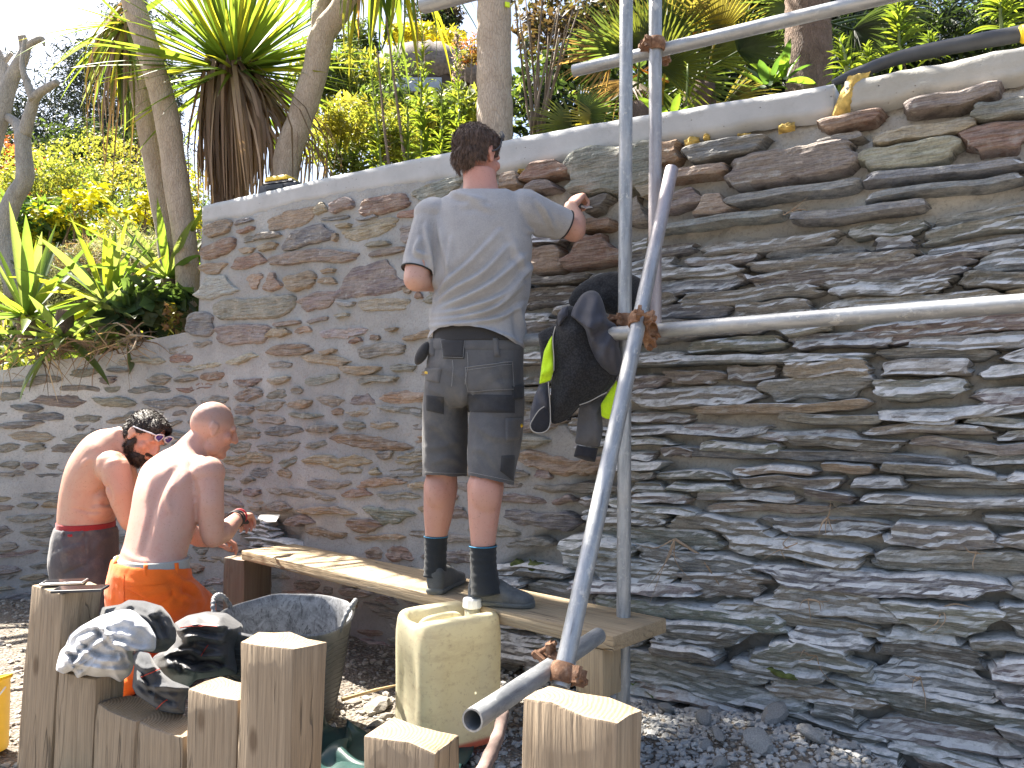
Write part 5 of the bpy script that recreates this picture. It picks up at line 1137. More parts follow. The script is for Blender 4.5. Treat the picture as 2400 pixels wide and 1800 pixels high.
    wt = BVHTree.FromPolygons([tuple(v) for v in wbv[0]], wbv[1]); Vt = getV(tme); out = []
    for v in Vt:
        h = wt.ray_cast(Vector((0, 0, EYE)), ray(151+v[0]/.0205*9.2, 1230.5-v[1]/.02*9.5).normalized()); out.append(np.array(h[0] if h[0] else at(151, 1229, 3.7))+np.array([-.1, -.9, 0])*(.0016+v[2]))
    setV(tme, np.array(out)); P.put('lettering', tme, M['white'])
    tr = [loft([R(201, 1234, 3.86, .170, .134), R(200, 1262, 3.86, .178, .146), R(197, 1310, 3.86, .180, .150), R(196, 1350, 3.87, .172, .142), R(196, 1380, 3.88, .15, .12)], 40, 2.3)]
    k1 = A(250, 1480, 3.80); k1[2] = .085; k2 = A(280, 1480, 4.02); k2[2] = .085; tr += chain([A(205, 1335, 3.78), A(225, 1400, 3.78), k1], [.115, .10, .078]) + chain([A(210, 1335, 3.96), A(240, 1400, 4.0), k2], [.115, .10, .078])
    a1 = A(150, 1540, 3.66); a1[2] = .06; a2 = A(165, 1520, 3.96); a2[2] = .06; tr += chain([k1, a1], [.07, .05]) + chain([k2, a2], [.07, .05])
    M['trs'] = mat_cloth('plum_grey_canvas', (.062, .060, .070), (.085, .08, .092), wear=.6, wc=(.20, .17, .15))
    tm = surf(tr, .008, 3); folds(tm, [([(140, 1260), (160, 1300), (165, 1340)], 6, .006), ([(205, 1260), (204, 1300), (210, 1340)], 5, .005), ([(135, 1300), (170, 1285), (200, 1280)], 7, .006), ([(150, 1335), (180, 1320), (200, 1318)], 6, .006), ([(215, 1290), (240, 1265), (262, 1258)], 7, .006)], .008, 10)
    cut(tm, lambda V: projv(V)[:, 1] > 1231); tree = bvh(tm); to = P.put('trousers', tm, M['trs'])
    P.mb('seat_patch', decal(tree, ((136, 1288), (198, 1268), (203, 1322), (150, 1342)), 12, 10, .006), M['trs'], True, to)
    for qd in (((146, 1232), (152, 1232), (152, 1256), (146, 1256)), ((185, 1234), (199, 1233), (199, 1256), (186, 1258))): P.mb('belt_loop', decal(tree, qd, 4, 6, .007), M['trs'], True, to)
    P.mb('red_tag', decal(tree, ((158, 1253), (170, 1252), (170, 1258), (159, 1258)), 4, 3, .008), M['red'], True, to)
man_beard()
# ================================================================ garments and sheets
def boxpush(X, b, m=.006):            # push points out of a standing post
    r = X-np.array([b['o'].x, b['o'].y, 0]); ex = np.array(b['ex']); ey = np.array(b['ey']); a = r@ex; c = r@ey; z = X[:, 2]
    ins = (a > -m) & (a < b['w']+m) & (c > -m) & (c < b['d']+m) & (z < b['zt']+m)
    if not ins.any(): return
    D = np.stack([b['zt']+m-z, a+m, b['w']+m-a, c+m, b['d']+m-c], 1); D[:, 0] *= .7; k = D.argmin(1)
    for j, v in enumerate((np.array([0, 0, 1.]), -ex, ex, -ey, ey)):
        s = ins & (k == j); X[s] += v*(D[s, j]/(0.7 if j == 0 else 1))[:, None]
def cloth(name, size, nm, init, posts, spheres, seed, steps=90, its=5, crumple=.62, amp=1.):
    """small position-based cloth: a crumpled sheet let fall over posts, bundles and the ground"""
    rng = np.random.default_rng(seed); n, m = nm; w_, h_ = size; rx, ry = w_/(n-1), h_/(m-1)
    I, J = np.meshgrid(np.arange(n), np.arange(m), indexing='ij'); u = (I/(n-1)-.5)*w_*crumple; v = (J/(m-1)-.5)*h_*crumple
    z = amp*(.10*fbm(I*.22+seed, J*.22, seed)+.07*fbm(I*.5, J*.5+seed, 2.)); o, ex, ey = [np.array(t, float) for t in init]
    X = (o + u[..., None]*ex + v[..., None]*ey + z[..., None]*np.array([0, 0, 1.]) + .02*rng.normal(size=(n, m, 3))).reshape(-1, 3); V = np.zeros_like(X); id_ = np.arange(n*m).reshape(n, m); B = []
    def con(A, B_, L, k):
        A, B_ = A.ravel(), B_.ravel(); B.append((A, B_, L, k))
    for par in (0, 1):
        con(id_[par:-1:2], id_[par+1::2], rx, 1.); con(id_[:, par:-1:2], id_[:, par+1::2], ry, 1.); d = math.hypot(rx, ry)
        con(id_[par:-1:2, :-1], id_[par+1::2, 1:], d, .6); con(id_[par:-1:2, 1:], id_[par+1::2, :-1], d, .6)
    for par in range(4): 
        con(id_[par:-2:4], id_[par+2::4][:len(id_[par:-2:4])], 2*rx, .12); con(id_[:, par:-2:4], id_[:, par+2::4][:, :id_[:, par:-2:4].shape[1]], 2*ry, .12)
    for s in range(steps):
        V[:, 2] -= .0022; V *= .95; P = X+V; hit = np.zeros(len(X), bool)
        for it in range(its):
            for A, B_, L, k in B:
                d = P[B_]-P[A]; l = np.linalg.norm(d, axis=1)+1e-9; c = (d*((l-L)/l*.5*k)[:, None]); 
                if k < .5: c[l > L] = 0                      # the long ones only resist sharp creases
                P[A] += c; P[B_] -= c
            if it % 2 == 0 or it == its-1:
                Y = P.copy()
                for b in posts: boxpush(P, b)
                for c_, r in spheres:
                    e = P-c_; l = np.linalg.norm(e, axis=1); s_ = l < r+.006; P[s_] = c_+e[s_]*((r+.006)/l[s_])[:, None]
                s_ = P[:, 2] < .02; P[s_, 2] = .02; mv = np.abs(P-Y).max(1) > 1e-6; hit |= mv
                P[mv, :2] = P[mv, :2]*.25+X[mv, :2]*.75          # cloth grips what it lies on
        V = P-X; V[hit] *= .1; sp = np.linalg.norm(V, axis=1); V[sp > .02] *= (.02/sp[sp > .02])[:, None]; X = P
    G = X.reshape(n, m, 3)
    for k in range(1):
        Gs = G.copy(); Gs[1:-1, 1:-1] = .5*G[1:-1, 1:-1]+.125*(G[:-2, 1:-1]+G[2:, 1:-1]+G[1:-1, :-2]+G[1:-1, 2:]); G = Gs
    return G
def cloth_obj(name, G, mat, lab, cat, parent=None, th=.003, grp=None):
    n, m = G.shape[:2]; o0 = G.reshape(-1, 3).mean(0); o0[2] = G[..., 2].min(); mb = MB(); mb.grid(G-o0); me_o = mb.build(name, mat, parent, True); me_o.location = o0 if parent is None else o0-np.array(parent.location)
    s = me_o.modifiers.new('sub', 'SUBSURF'); s.levels = 1; s.render_levels = 1; sd = me_o.modifiers.new('sol', 'SOLIDIFY'); sd.thickness = th; sd.offset = 0
    if lab: tag(me_o, lab, cat, grp)
    return me_o
M['shirt_grey'] = mat_cloth('light_grey_jersey', (.50, .50, .51), (.60, .60, .61)); M['coat'] = mat_cloth('charcoal_softshell', (.035, .038, .044), (.055, .058, .065), wear=.5, wc=(.13, .13, .135)); M['membrane'] = mat_cloth('black_membrane', (.030, .031, .036), (.045, .046, .05), rough=.55, wear=.4, wc=(.22, .22, .22)); M['redthread'] = plain('red_thread', (.45, .05, .03), .8)
# ---------------------------------------------------------------- jackets hung on the scaffold
def pillow(poly, dep, th, fold=None, seed=0, rings=16, n=110, ctr=None, back=.5, nz=.006, nf=14, puff=.55, crease=0., cs=9):
    """a soft padded piece: traced outline, its own distance, real thickness front and back"""
    poly = np.array(poly, float); m = len(poly); Q = np.vstack([poly, poly[:1]]); seg = np.hypot(*np.diff(Q, axis=0).T); cum = np.concatenate([[0], np.cumsum(seg)]); t = np.linspace(0, cum[-1], n, endpoint=False); O = np.stack([np.interp(t, cum, Q[:, 0]), np.interp(t, cum, Q[:, 1])], 1)
    for k in range(2): O = .5*O+.25*(np.roll(O, 1, 0)+np.roll(O, -1, 0))
    c = np.array(ctr if ctr is not None else O.mean(0)); V = []; Fc = []
    S_ = np.repeat(np.arange(1, rings+1)/rings, n); Q2 = c+(np.tile(O, (rings, 1))-c)*S_[:, None]; Q2 = np.vstack([Q2, c]); S_ = np.append(S_, 0.); x, y = Q2.T
    for sg in (1, -1):
        off = len(V)*1; th_ = th*(1-S_**2.4)**puff; D = np.full(len(x), float(dep))-(th_ if sg > 0 else -th_*back)
        if sg > 0:
            if crease: X_ = x/F*3*cs; Y_ = y/F*3*cs; D = D-crease*(1-abs(vn(X_+.8*vn(X_*.7, Y_*.7, seed), Y_, seed))*1.6-.2+.5*(.5-abs(vn(X_*2.3, Y_*2.3, seed+4))))*(1-S_**8)
            D = D-(nz*fbm(x/F*3*nf+seed, y/F*3*nf, seed*.7)*2.2+(fold(x, y) if fold else 0))*(1-S_**6)
        aa = (x-1200)/F; bb = (900-y)/F; ry = cP-bb*sP; rz = sP+bb*cP; k = D/ry; V += np.stack([aa*k, D, EYE+rz*k], 1).tolist(); ce = len(V)-1
        for r in range(rings-1):
            for j in range(n):
                q = (off+r*n+j, off+r*n+(j+1) % n, off+(r+1)*n+(j+1) % n, off+(r+1)*n+j); Fc.append(q if sg > 0 else q[::-1])
        for j in range(n): q = (ce, off+(j+1) % n, off+j); Fc.append(q if sg > 0 else q[::-1])
    e0 = (rings-1)*n; e1 = rings*n+1+(rings-1)*n
    for j in range(n): Fc.append((e0+j, e0+(j+1) % n, e1+(j+1) % n, e1+j))
    return np.array(V), Fc
def fcurve(curves):
    C = [(catmull(p, 16), w_, a) for p, w_, a in curves]
    def f(x, y):
        v = 0; Q = np.stack([x, y], 1)
        for p, w_, a in C:
            r, t, s = pdist(Q, p); k = r*s/w_; v = v+a*(np.exp(-k*k)-.5*np.exp(-(k-1.6)**2))
        return v
    return f
def mat_fleece():
    m = N('black_fleece'); v = m.coord(); vo = m.n('TexVoronoi'); vo.inputs['Scale'].default_value = 150; m.l(v, vo.inputs['Vector']); f = m.noise(v, 90, 4, .7); c = m.ramp(vo.outputs['Distance'], [(.1, (.028, .029, .033)), (.7, (.008, .008, .010))]); return m.set(c, .95, m.bump(vo.outputs['Distance'], -1.0, .012, m.bump(f, .5, .006)), Sheen_Weight=.12)

Z1 = lambda L: [(x*600/2212, 1350+y*450/1659) for x, y in L]
def heap_piece(nm, poly, dep, th, mat, folds_, seed, lab, cat, parent=None, ctr=None, nz=.008, crease=.02, cs=9, **k):
    V, Fc = pillow(Z1(poly), dep, th, fcurve([(Z1(p), w_, a) for p, w_, a in folds_]) if folds_ else None, seed, ctr=Z1([ctr])[0] if ctr else None, nz=nz, crease=crease, cs=cs, rings=26, n=170, **k); L = V.mean(0); L[2] = V[:, 2].min(); o = mk(nm, V-L, Fc, M[mat], None, True, None, tuple(L)); tag(o, lab, cat); return o
heap_piece('dark_coat', [(850, 340), (880, 270), (1040, 245), (1110, 205), (1250, 215), (1400, 260), (1470, 340), (1525, 450), (1520, 570), (1440, 650), (1330, 670), (1200, 640), (1000, 560), (900, 450)], 2.50, .10, 'coat', [([(1060, 250), (1200, 260), (1330, 330)], 7, .02), ([(1180, 300), (1320, 420), (1390, 560)], 8, .02), ([(1330, 300), (1430, 420), (1470, 560)], 7, .015)], 3, 'charcoal work coat bundled on the posts behind the grey T-shirt', 'coat', crease=.03)
heap_piece('grey_t_shirt', [(480, 815), (500, 720), (525, 640), (570, 600), (600, 510), (690, 435), (860, 345), (1000, 300), (1120, 285), (1200, 330), (1290, 410), (1352, 520), (1345, 640), (1300, 660), (1230, 610), (1140, 650), (1160, 760), (1130, 850), (1040, 922), (950, 870), (840, 885), (740, 855), (665, 892), (630, 815), (550, 850)], 2.37, .12, 'shirt_grey',
   [([(690, 880), (610, 760), (570, 640), (620, 520), (760, 440), (880, 455), (960, 540)], 6, .03), ([(660, 700), (700, 640), (800, 560), (860, 520)], 7, -.03), ([(560, 640), (640, 660), (690, 690), (650, 760)], 5, .025), ([(690, 770), (860, 800), (1090, 810), (1140, 740)], 6, .025), ([(880, 450), (950, 560), (1080, 640), (1110, 720)], 6, .025), ([(960, 540), (1100, 560), (1230, 600)], 7, -.02), ([(760, 390), (960, 350), (1160, 380), (1330, 520)], 8, .02), ([(900, 430), (1060, 400), (1220, 470), (1330, 570)], 8, .018), ([(640, 820), (690, 880), (700, 830)], 5, .02), ([(760, 860), (900, 830), (1040, 900)], 6, .018), ([(760, 620), (870, 680), (1000, 690)], 8, -.025), ([(520, 680), (560, 760), (540, 830)], 6, .018)], 5, 'crumpled light grey T-shirt thrown over the timber posts', 't-shirt', ctr=(900, 640), crease=.022, nz=.012)
mo = heap_piece('black_fabric', [(1145, 690), (1200, 640), (1290, 665), (1345, 760), (1420, 850), (1490, 905), (1640, 960), (1640, 1010), (1600, 1090), (1595, 1195), (1500, 1192), (1380, 1165), (1280, 1095), (1180, 1030), (1142, 960), (1150, 880), (1160, 780)], 2.26, .075, 'coat', [([(1160, 960), (1240, 1030), (1360, 1110), (1560, 1160)], 6, .02), ([(1200, 900), (1300, 960), (1420, 960), (1620, 980)], 6, .02), ([(1250, 880), (1330, 1010), (1480, 1080)], 6, -.015), ([(1180, 760), (1260, 800), (1350, 780)], 6, .015)], 8, 'black fabric sleeve with red stitching lying on the low posts', 'fabric', ctr=(1330, 950), crease=.03)
me_ = heap_piece('black_membrane', [(1500, 410), (1620, 340), (1790, 305), (1960, 320), (2100, 420), (2060, 860), (1930, 870), (1800, 885), (1690, 905), (1640, 960), (1500, 1000), (1380, 960), (1300, 840), (1320, 700), (1470, 600), (1530, 520)], 2.74, .14, 'membrane', [([(1540, 480), (1680, 420), (1900, 440)], 8, .03), ([(1560, 540), (1700, 520), (1900, 560)], 7, .025), ([(1520, 660), (1640, 640), (1760, 700), (1900, 690)], 6, .03), ([(1560, 720), (1680, 760), (1800, 720), (1910, 760)], 6, -.03), ([(1600, 800), (1720, 830), (1880, 820)], 6, .025), ([(1480, 660), (1560, 600), (1620, 580)], 7, .025)], 9, 'crumpled black ground membrane heaped behind the posts left of the tub', 'membrane', ctr=(1740, 640), crease=.06, cs=7)
def stitch(o, pts, dep, nm='red_stitching'):
    tree = BVHTree.FromPolygons([tuple(v.co+o.location) for v in o.data.vertices], [tuple(p.vertices) for p in o.data.polygons]); mb = line_on(tree, Z1(pts), .002, .0014, 40)
    if mb.V: mk(nm, np.array(mb.V)-np.array(o.location), mb.F, M['redthread'], o, True)
stitch(mo, [(1220, 870), (1290, 840), (1375, 810)], 0); stitch(mo, [(1350, 1150), (1400, 1100), (1450, 1070)], 0); stitch(me_, [(1560, 450), (1700, 430), (1880, 440)], 0); stitch(me_, [(1740, 690), (1770, 640), (1800, 600)], 0)
M['tarp'] = plain('green_tarp', (.018, .05, .045), .42, var=.4, scale=8); Gt = cloth('tarp', (1.5, .9), (48, 32), (np.array([-.78, 2.45, .25]), (1, -.25, 0), (.25, 1, 0)), [POSTS[k] for k in 'EFG'], [(np.array(tubc)+np.array([0, 0, .1]), .21), (np.array([-.45, 2.3, .0]), .09)], 12, 50, 5, crumple=.66, amp=1.4); cloth_obj('green_tarpaulin', Gt, M['tarp'], 'dark green plastic sheet crumpled on the ground between the front posts', 'tarpaulin')
def stick(a, b, r0, r1, lab, mat, nm='stick', cat='stick'):
    a, b = Vector(a), Vector(b); mb = MB(); P = catmull([(0, 0, 0), np.array((b-a)*.5)+np.array([.01, .0, .006]), np.array(b-a)], 14); mb.tube(P, np.linspace(r0, r1, 14)*(1+.08*np.sin(np.arange(14)*2.)), 10); o = mb.build(nm, mat, None, True); o.location = a; return tag(o, lab, cat)
stick(at(1120, 1830, 1.75), at(1180, 1672, 2.2), .017, .016, 'thick brown stick leaning beside the plastic can below the low tube', plain('brown_stick', (.20, .14, .12), .85, var=.25, bump=.4))
stick(onz(800, 1640, .03), onz(935, 1605, .06), .008, .004, 'dry yellow stalk lying between tub and can', M['dry_st'] if 'dry_st' in M else plain('dry_stalk', (.42, .30, .15), .8))
M['fleece'] = mat_fleece(); M['shell'] = mat_cloth('navy_shell', (.028, .029, .042), (.040, .041, .056), rough=.6, wear=.3, wc=(.09, .09, .11)); M['hiv2'] = mat_cloth('hi_vis_yellow', (.50, .78, .012), (.55, .85, .015), wear=.3, wc=(.33, .42, .03)); M['sweat'] = mat_cloth('grey_sweatshirt', (.075, .075, .083), (.10, .10, .11)); M['piping'] = plain('pale_piping', (.38, .36, .33), .7); M['shellin'] = mat_cloth('dark_lining', (.018, .018, .024))
J = lambda L: [(1220+x*360/1244, 620+y*480/1659) for x, y in L]      # outline read off an enlarged crop
jo = at(1390, 830, 2.72); jk = tag(empty('fleece_jacket', jo), 'black fleece lined work jacket with hi-vis yellow panels hung on the scaffold', 'jacket'); JL = np.array(jo)
def JP(nm, poly, dep, th, mat, fold=None, seed=0, parent=None, **k):
    V, Fc = pillow(J(poly), dep, th, fcurve([(J(p), w_, a) for p, w_, a in fold]) if fold else None, seed, **k); return mk(nm, V-JL, Fc, M[mat], parent or jk, True)
JP('collar', [(395, 330), (385, 290), (430, 205), (520, 130), (640, 75), (740, 55), (860, 60), (960, 105), (1030, 170), (1072, 250), (1075, 330), (1050, 420), (1000, 440), (900, 440), (780, 430), (690, 390), (560, 330), (470, 380)], 2.84, .05, 'fleece', None, 1, nz=.008)
JP('body', [(300, 400), (345, 345), (420, 330), (560, 400), (660, 520), (740, 700), (800, 850), (778, 930), (720, 1010), (640, 1080), (480, 1150), (420, 1220), (360, 1270), (250, 1300), (240, 1150), (250, 960), (270, 830), (262, 640), (280, 520)], 2.70, .055, 'fleece', [([(430, 560), (480, 760), (470, 980)], 22, .015), ([(330, 700), (350, 900), (330, 1100)], 20, .012)], 2, ctr=None, nz=.01)
JP('front_edge', [(140, 560), (215, 515), (300, 480), (290, 560), (270, 640), (275, 800), (262, 900), (150, 960), (165, 800), (160, 700)], 2.715, .03, 'fleece', None, 3)
JP('hi_vis_panel', [(258, 570), (232, 610), (190, 700), (172, 800), (150, 970), (245, 940), (275, 840), (262, 720)], 2.675, .018, 'hiv2', [([(200, 880), (240, 850), (262, 800)], 10, .012)], 4)
JP('hi_vis_panel', [(778, 935), (735, 1000), (690, 1070), (650, 1130), (655, 1230), (690, 1250), (745, 1255), (790, 1110), (800, 1000)], 2.70, .012, 'hiv2', None, 5)
JP('sleeve', [(480, 260), (520, 222), (580, 205), (630, 225), (665, 290), (690, 380), (705, 450), (770, 480), (808, 575), (790, 640), (820, 740), (825, 840), (790, 905), (720, 890), (640, 830), (590, 740), (550, 640), (520, 520), (430, 430), (400, 420), (430, 340)], 2.665, .05, 'shell', [([(600, 300), (560, 460), (560, 620)], 14, .016), ([(560, 520), (640, 470), (720, 455)], 14, .016), ([(740, 600), (690, 700), (700, 800)], 12, .014), ([(780, 640), (760, 760), (790, 860)], 9, .012), ([(640, 760), (700, 850), (760, 880)], 10, .010)], 6, ctr=J([(640, 560)])[0], nz=.006)
JP('shoulder', [(300, 400), (340, 345), (385, 330), (385, 410), (310, 500), (300, 450)], 2.675, .02, 'shell', None, 7)
JP('lower_front', [(150, 975), (225, 955), (240, 1040), (242, 1280), (225, 1345), (170, 1368), (110, 1362), (75, 1305), (80, 1180), (110, 1070)], 2.69, .025, 'shell', [([(170, 1010), (200, 1090), (215, 1140)], 10, .012)], 8)
JP('lining', [(195, 1150), (232, 1200), (238, 1280), (215, 1345), (160, 1360), (100, 1350), (82, 1305), (110, 1240), (150, 1180)], 2.668, .010, 'shellin', None, 9, back=0.2)
for pl_ in ([(195, 1148), (150, 1180), (105, 1245), (78, 1302), (100, 1350), (160, 1364), (215, 1342), (240, 1285), (240, 1150), (228, 1000), (226, 950)], [(478, 1138), (560, 1108), (650, 1060), (700, 1035)], [(282, 500), (262, 600), (270, 760), (270, 860)]):
    mb = MB(); mb.tube([at(x, y, 2.655) for x, y in catmull(J(pl_), 50)], .0018, 6); mk('piping', np.array(mb.V)-JL, mb.F, M['piping'], jk, True)
so3 = at(1395, 1010, 2.76); sw = tag(empty('grey_sweatshirt', so3), 'grey sweatshirt sleeve hanging below the black jacket', 'sweatshirt')
def SWP(nm, poly, dep, th, mat, fold=None, seed=0): V, Fc = pillow(J(poly), dep, th, fcurve([(J(p), w_, a) for p, w_, a in fold]) if fold else None, seed); return mk(nm, V-np.array(so3), Fc, M[mat], sw, True)
SWP('sleeve', [(480, 1120), (560, 1080), (690, 1050), (680, 1100), (655, 1160), (662, 1260), (668, 1340), (640, 1480), (540, 1475), (440, 1450), (455, 1330), (465, 1220)], 2.76, .04, 'sweat', [([(560, 1120), (580, 1250), (560, 1420)], 14, .012), ([(640, 1180), (620, 1300), (635, 1420)], 12, .012)], 11)
SWP('cuff', [(455, 1462), (540, 1476), (628, 1488), (605, 1600), (540, 1592), (430, 1555)], 2.765, .028, 'shellin', None, 12)
# ================================================================ bank and planting behind the wall
def mat_leaf(name, src='obj', tr=.42, rough=.5, boost=2.0):
    m = N(name); v = m.coord()
    if src == 'obj': oi = m.n('ObjectInfo'); base = oi.outputs['Color']
    else: base = m.attr().outputs['Color']
    f = m.noise(v, 6, 4, .6); c = m.mix(m.ramp(f, [(.35, 0.), (.7, .4)]), base, m.mix(1.0, base, (.55, .5, .45), 'MULTIPLY'))
    m.set(c, rough); t = m.mix(1.0, c, (boost*1.15, boost, boost*.45), 'MULTIPLY'); m.translucent(t, tr); return m.m
M['leaf'] = mat_leaf('sword_leaf', 'obj', .5, .45, 2.6); M['foliage'] = mat_leaf('foliage', 'attr', .45, .55, 2.1); M['needle'] = mat_leaf('needle_foliage', 'attr', .2, .6, 1.3); M['dry'] = mat_leaf('dry_leaf', 'attr', .25, .8, 1.2)
M['petal'] = mat_leaf('petal', 'attr', .2, .6, 1.0)
def mat_bark(name, a, b, s=1.0):
    m = N(name); v = m.coord('Object', (1, 1, .45)); f = m.noise(v, 16*s, 6, .7, .6); g = m.noise(v, 55*s, 4, .7)
    vo = m.n('TexVoronoi'); vo.feature = 'DISTANCE_TO_EDGE'; vo.inputs['Scale'].default_value = 75*s; m.l(m.coord('Object', (1, 1, .3)), vo.inputs['Vector'])
    c = m.ramp(f, [(.3, a), (.65, b)]); c = m.mix(m.ramp(vo.outputs['Distance'], [(.0, .5), (.10, 0.)]), c, tuple(x*.5 for x in a))
    return m.set(c, .9, m.bump(vo.outputs['Distance'], .7, .012, m.bump(f, .6, .02, m.bump(g, .4, .006))))
M['palm_bark'] = mat_bark('palm_bark', (.36, .28, .21), (.54, .44, .35)); M['grey_bark'] = mat_bark('grey_bark', (.28, .26, .235), (.46, .43, .39)); M['twig'] = plain('twig', (.20, .15, .11), .85, var=.3)
M['fibre'] = mat_bark('fibre_bark', (.10, .065, .045), (.22, .15, .11), 1.6); M['earth'] = plain('bank_earth', (.085, .062, .04), .95, var=.5, scale=5, bump=.8, bscale=25)
def bank_z(x, y):
    """height of the planted bank behind the wall"""
    x = np.asarray(x, float); y = np.asarray(y, float); D = np.full(x.shape, 1e9); J = np.zeros(x.shape, int)
    for j in range(0, len(UU), 6):
        r = np.hypot(x-WX[j], y-WY[j]); m = r < D; D = np.where(m, r, D); J = np.where(m, j, J)
    u = UU[J]; b = np.maximum(D-.30, 0)
    base = np.where(u < U_END, low_top(np.minimum(u, U_END))-.10, cop_top(u)-.30); k = sstep(U_END-.5, U_END+.35, u); base = (low_top(np.minimum(u, U_END))-.10)*(1-k)+(cop_top(np.maximum(u, U_END))-.30)*k
    sl = .36*(1-sstep(-1.5, 1.5, u))+.20*sstep(-1.5, 1.5, u)
    return base + np.minimum(b, 16)*sl*(.6+.4*sstep(0, 3, b)) + .12*fbm(x*.8, y*.8, 3.)*sstep(.3, 2, b)
def bank():
    us = np.concatenate([np.linspace(-7.4, 3.3, 110)]); bs = np.array([.28, .5, .8, 1.2, 1.7, 2.3, 3, 4, 5, 6.5, 8, 10, 13, 17, 25, 45])
    th = np.interp(us, UU, WTH); base = wpt(us, 0., 0.)[:, :2]; X = base[:, 0][:, None]-np.sin(th)[:, None]*bs*1.0; Y = base[:, 1][:, None]+np.cos(th)[:, None]*bs
    Z = bank_z(X, Y); mb = MB(); mb.grid(np.stack([X, Y, Z], -1)); o = mb.build('planted_bank', M['earth'], smooth=True); tag(o, 'overgrown earth bank rising behind the wall', kind='structure')
    far = MB(); far.grid([[(x, y, z) for x in np.linspace(-60, 60, 30)] for y, z in ((30, 0), (34, 3.5), (60, 6), (90, 5))])
bank()
BV = BVHTree.FromPolygons([tuple(v.co) for v in bpy.data.objects['planted_bank'].data.vertices], [tuple(p.vertices) for p in bpy.data.objects['planted_bank'].data.polygons])
def onbank(px, py):
    h = BV.ray_cast(Vector((0, 0, EYE)), ray(px, py).normalized()); return h[0]
def drop(p):
    h = BV.ray_cast(Vector((p[0], p[1], 40)), Vector((0, 0, -1))); return Vector(h[0]) if h[0] else Vector((p[0], p[1], 1.8))
def bladeV(bend, n=9, fold=.25, twist=0., prof='sword'):
    V = []; x = z = 0.; a = 0.
    for i in range(n+1):
        t = i/n
        wdt = {'sword': max(.03, (min(1, .45+2.2*t) if t < .25 else 1.0)*(1-max(0, (t-.3)/.7)**1.6)), 'lance': max(.02, math.sin(math.pi*min(1, t*.93+.05))**.8), 'agave': max(.03, (.55+1.3*t if t < .35 else 1.0)*(1-max(0, (t-.45)/.55)**2.0))}[prof]
        tw = twist*t; c, s = math.cos(tw), math.sin(tw); up = (-math.sin(-a), math.cos(-a))
        for sg in (-1, 0, 1):
            yy = sg*.5*wdt*c; h = (abs(sg)*fold*.5*wdt+sg*.5*wdt*s)
            V.append((x+h*math.sin(a), yy, z+h*math.cos(a)))
        a += bend*(.3+1.4*t)/n; x += math.cos(a)/n; z -= math.sin(a)/n
    Fc = [(i*3+j, (i+1)*3+j, (i+1)*3+j+1, i*3+j+1) for i in range(n) for j in (0, 1)]
    return np.array(V), Fc
BLADES = {}
def blade(bend, prof='sword', fold=.25, tw=0., wr=.06):
    key = (round(bend, 1), prof, tw, wr)
    if key not in BLADES:
        V, Fc = bladeV(bend, 9, fold*wr*1.6, tw, prof); V = V.copy(); V[:, 1] *= wr; V[:, [0, 2]] += 0
        f = V[:, 1]*0; me = bpy.data.meshes.new('leaf'); me.from_pydata(V.tolist(), [], Fc); me.polygons.foreach_set('use_smooth', np.ones(len(me.polygons), bool)); me.materials.append(M['leaf']); BLADES[key] = me
    return BLADES[key]
def leafobj(parent, base, az, el, L, me, col, roll=0.):
    o = bpy.data.objects.new('leaf', me); COL.objects.link(o); o.parent = parent; o.location = base; o.scale = (L, L, L); o.rotation_mode = 'QUATERNION'
    o.rotation_quaternion = (Matrix.Rotation(az, 3, 'Z') @ Matrix.Rotation(-el, 3, 'Y') @ Matrix.Rotation(roll, 3, 'X')).to_quaternion(); o.color = (*col, 1); return o
def rosette(parent, c, n, L0, L1, wr, cols, rng, el0=80, el1=-35, prof='sword', bend=(.1, 1.1), azr=(0, 6.283), fold=.25, rad=.03):
    for i in range(n):
        t = (i+.5)/n; az = azr[0]+(azr[1]-azr[0])*((i*.381966) % 1.0)+rng.normal(0, .12); el = math.radians(el0+(el1-el0)*t**.9+rng.normal(0, 5)); L = L0+(L1-L0)*rng.random(); b = round((bend[0]+(bend[1]-bend[0])*(.25*t+.75*rng.random()*t))*5)/5
        col = np.array(cols[rng.integers(len(cols))])*(.8+.4*rng.random()); p = (c[0]+rad*math.cos(az), c[1]+rad*math.sin(az), c[2]+.03*(1-t)); leafobj(parent, p, az, el, L, blade(b, prof, fold, 0., wr), col, rng.normal(0, .25))
G1, G2, G3, GY, GB, GR = (.055, .105, .022), (.085, .135, .028), (.035, .070, .02), (.22, .24, .035), (.09, .12, .075), (.24, .15, .08)
def trunk(name, P, R, mat, parent, n=16, knob=.05, seg=40, wob=.0):
    C = catmull(P, seg); r = np.interp(np.linspace(0, 1, seg), np.linspace(0, 1, len(R)), R); mb = MB()
    r = r*(1+knob*vn(np.arange(seg)*.9, len(C)*.1+C[0][0]*7)); mb.tube(C, r, n); o = mb.build(name, mat, parent, True); return o
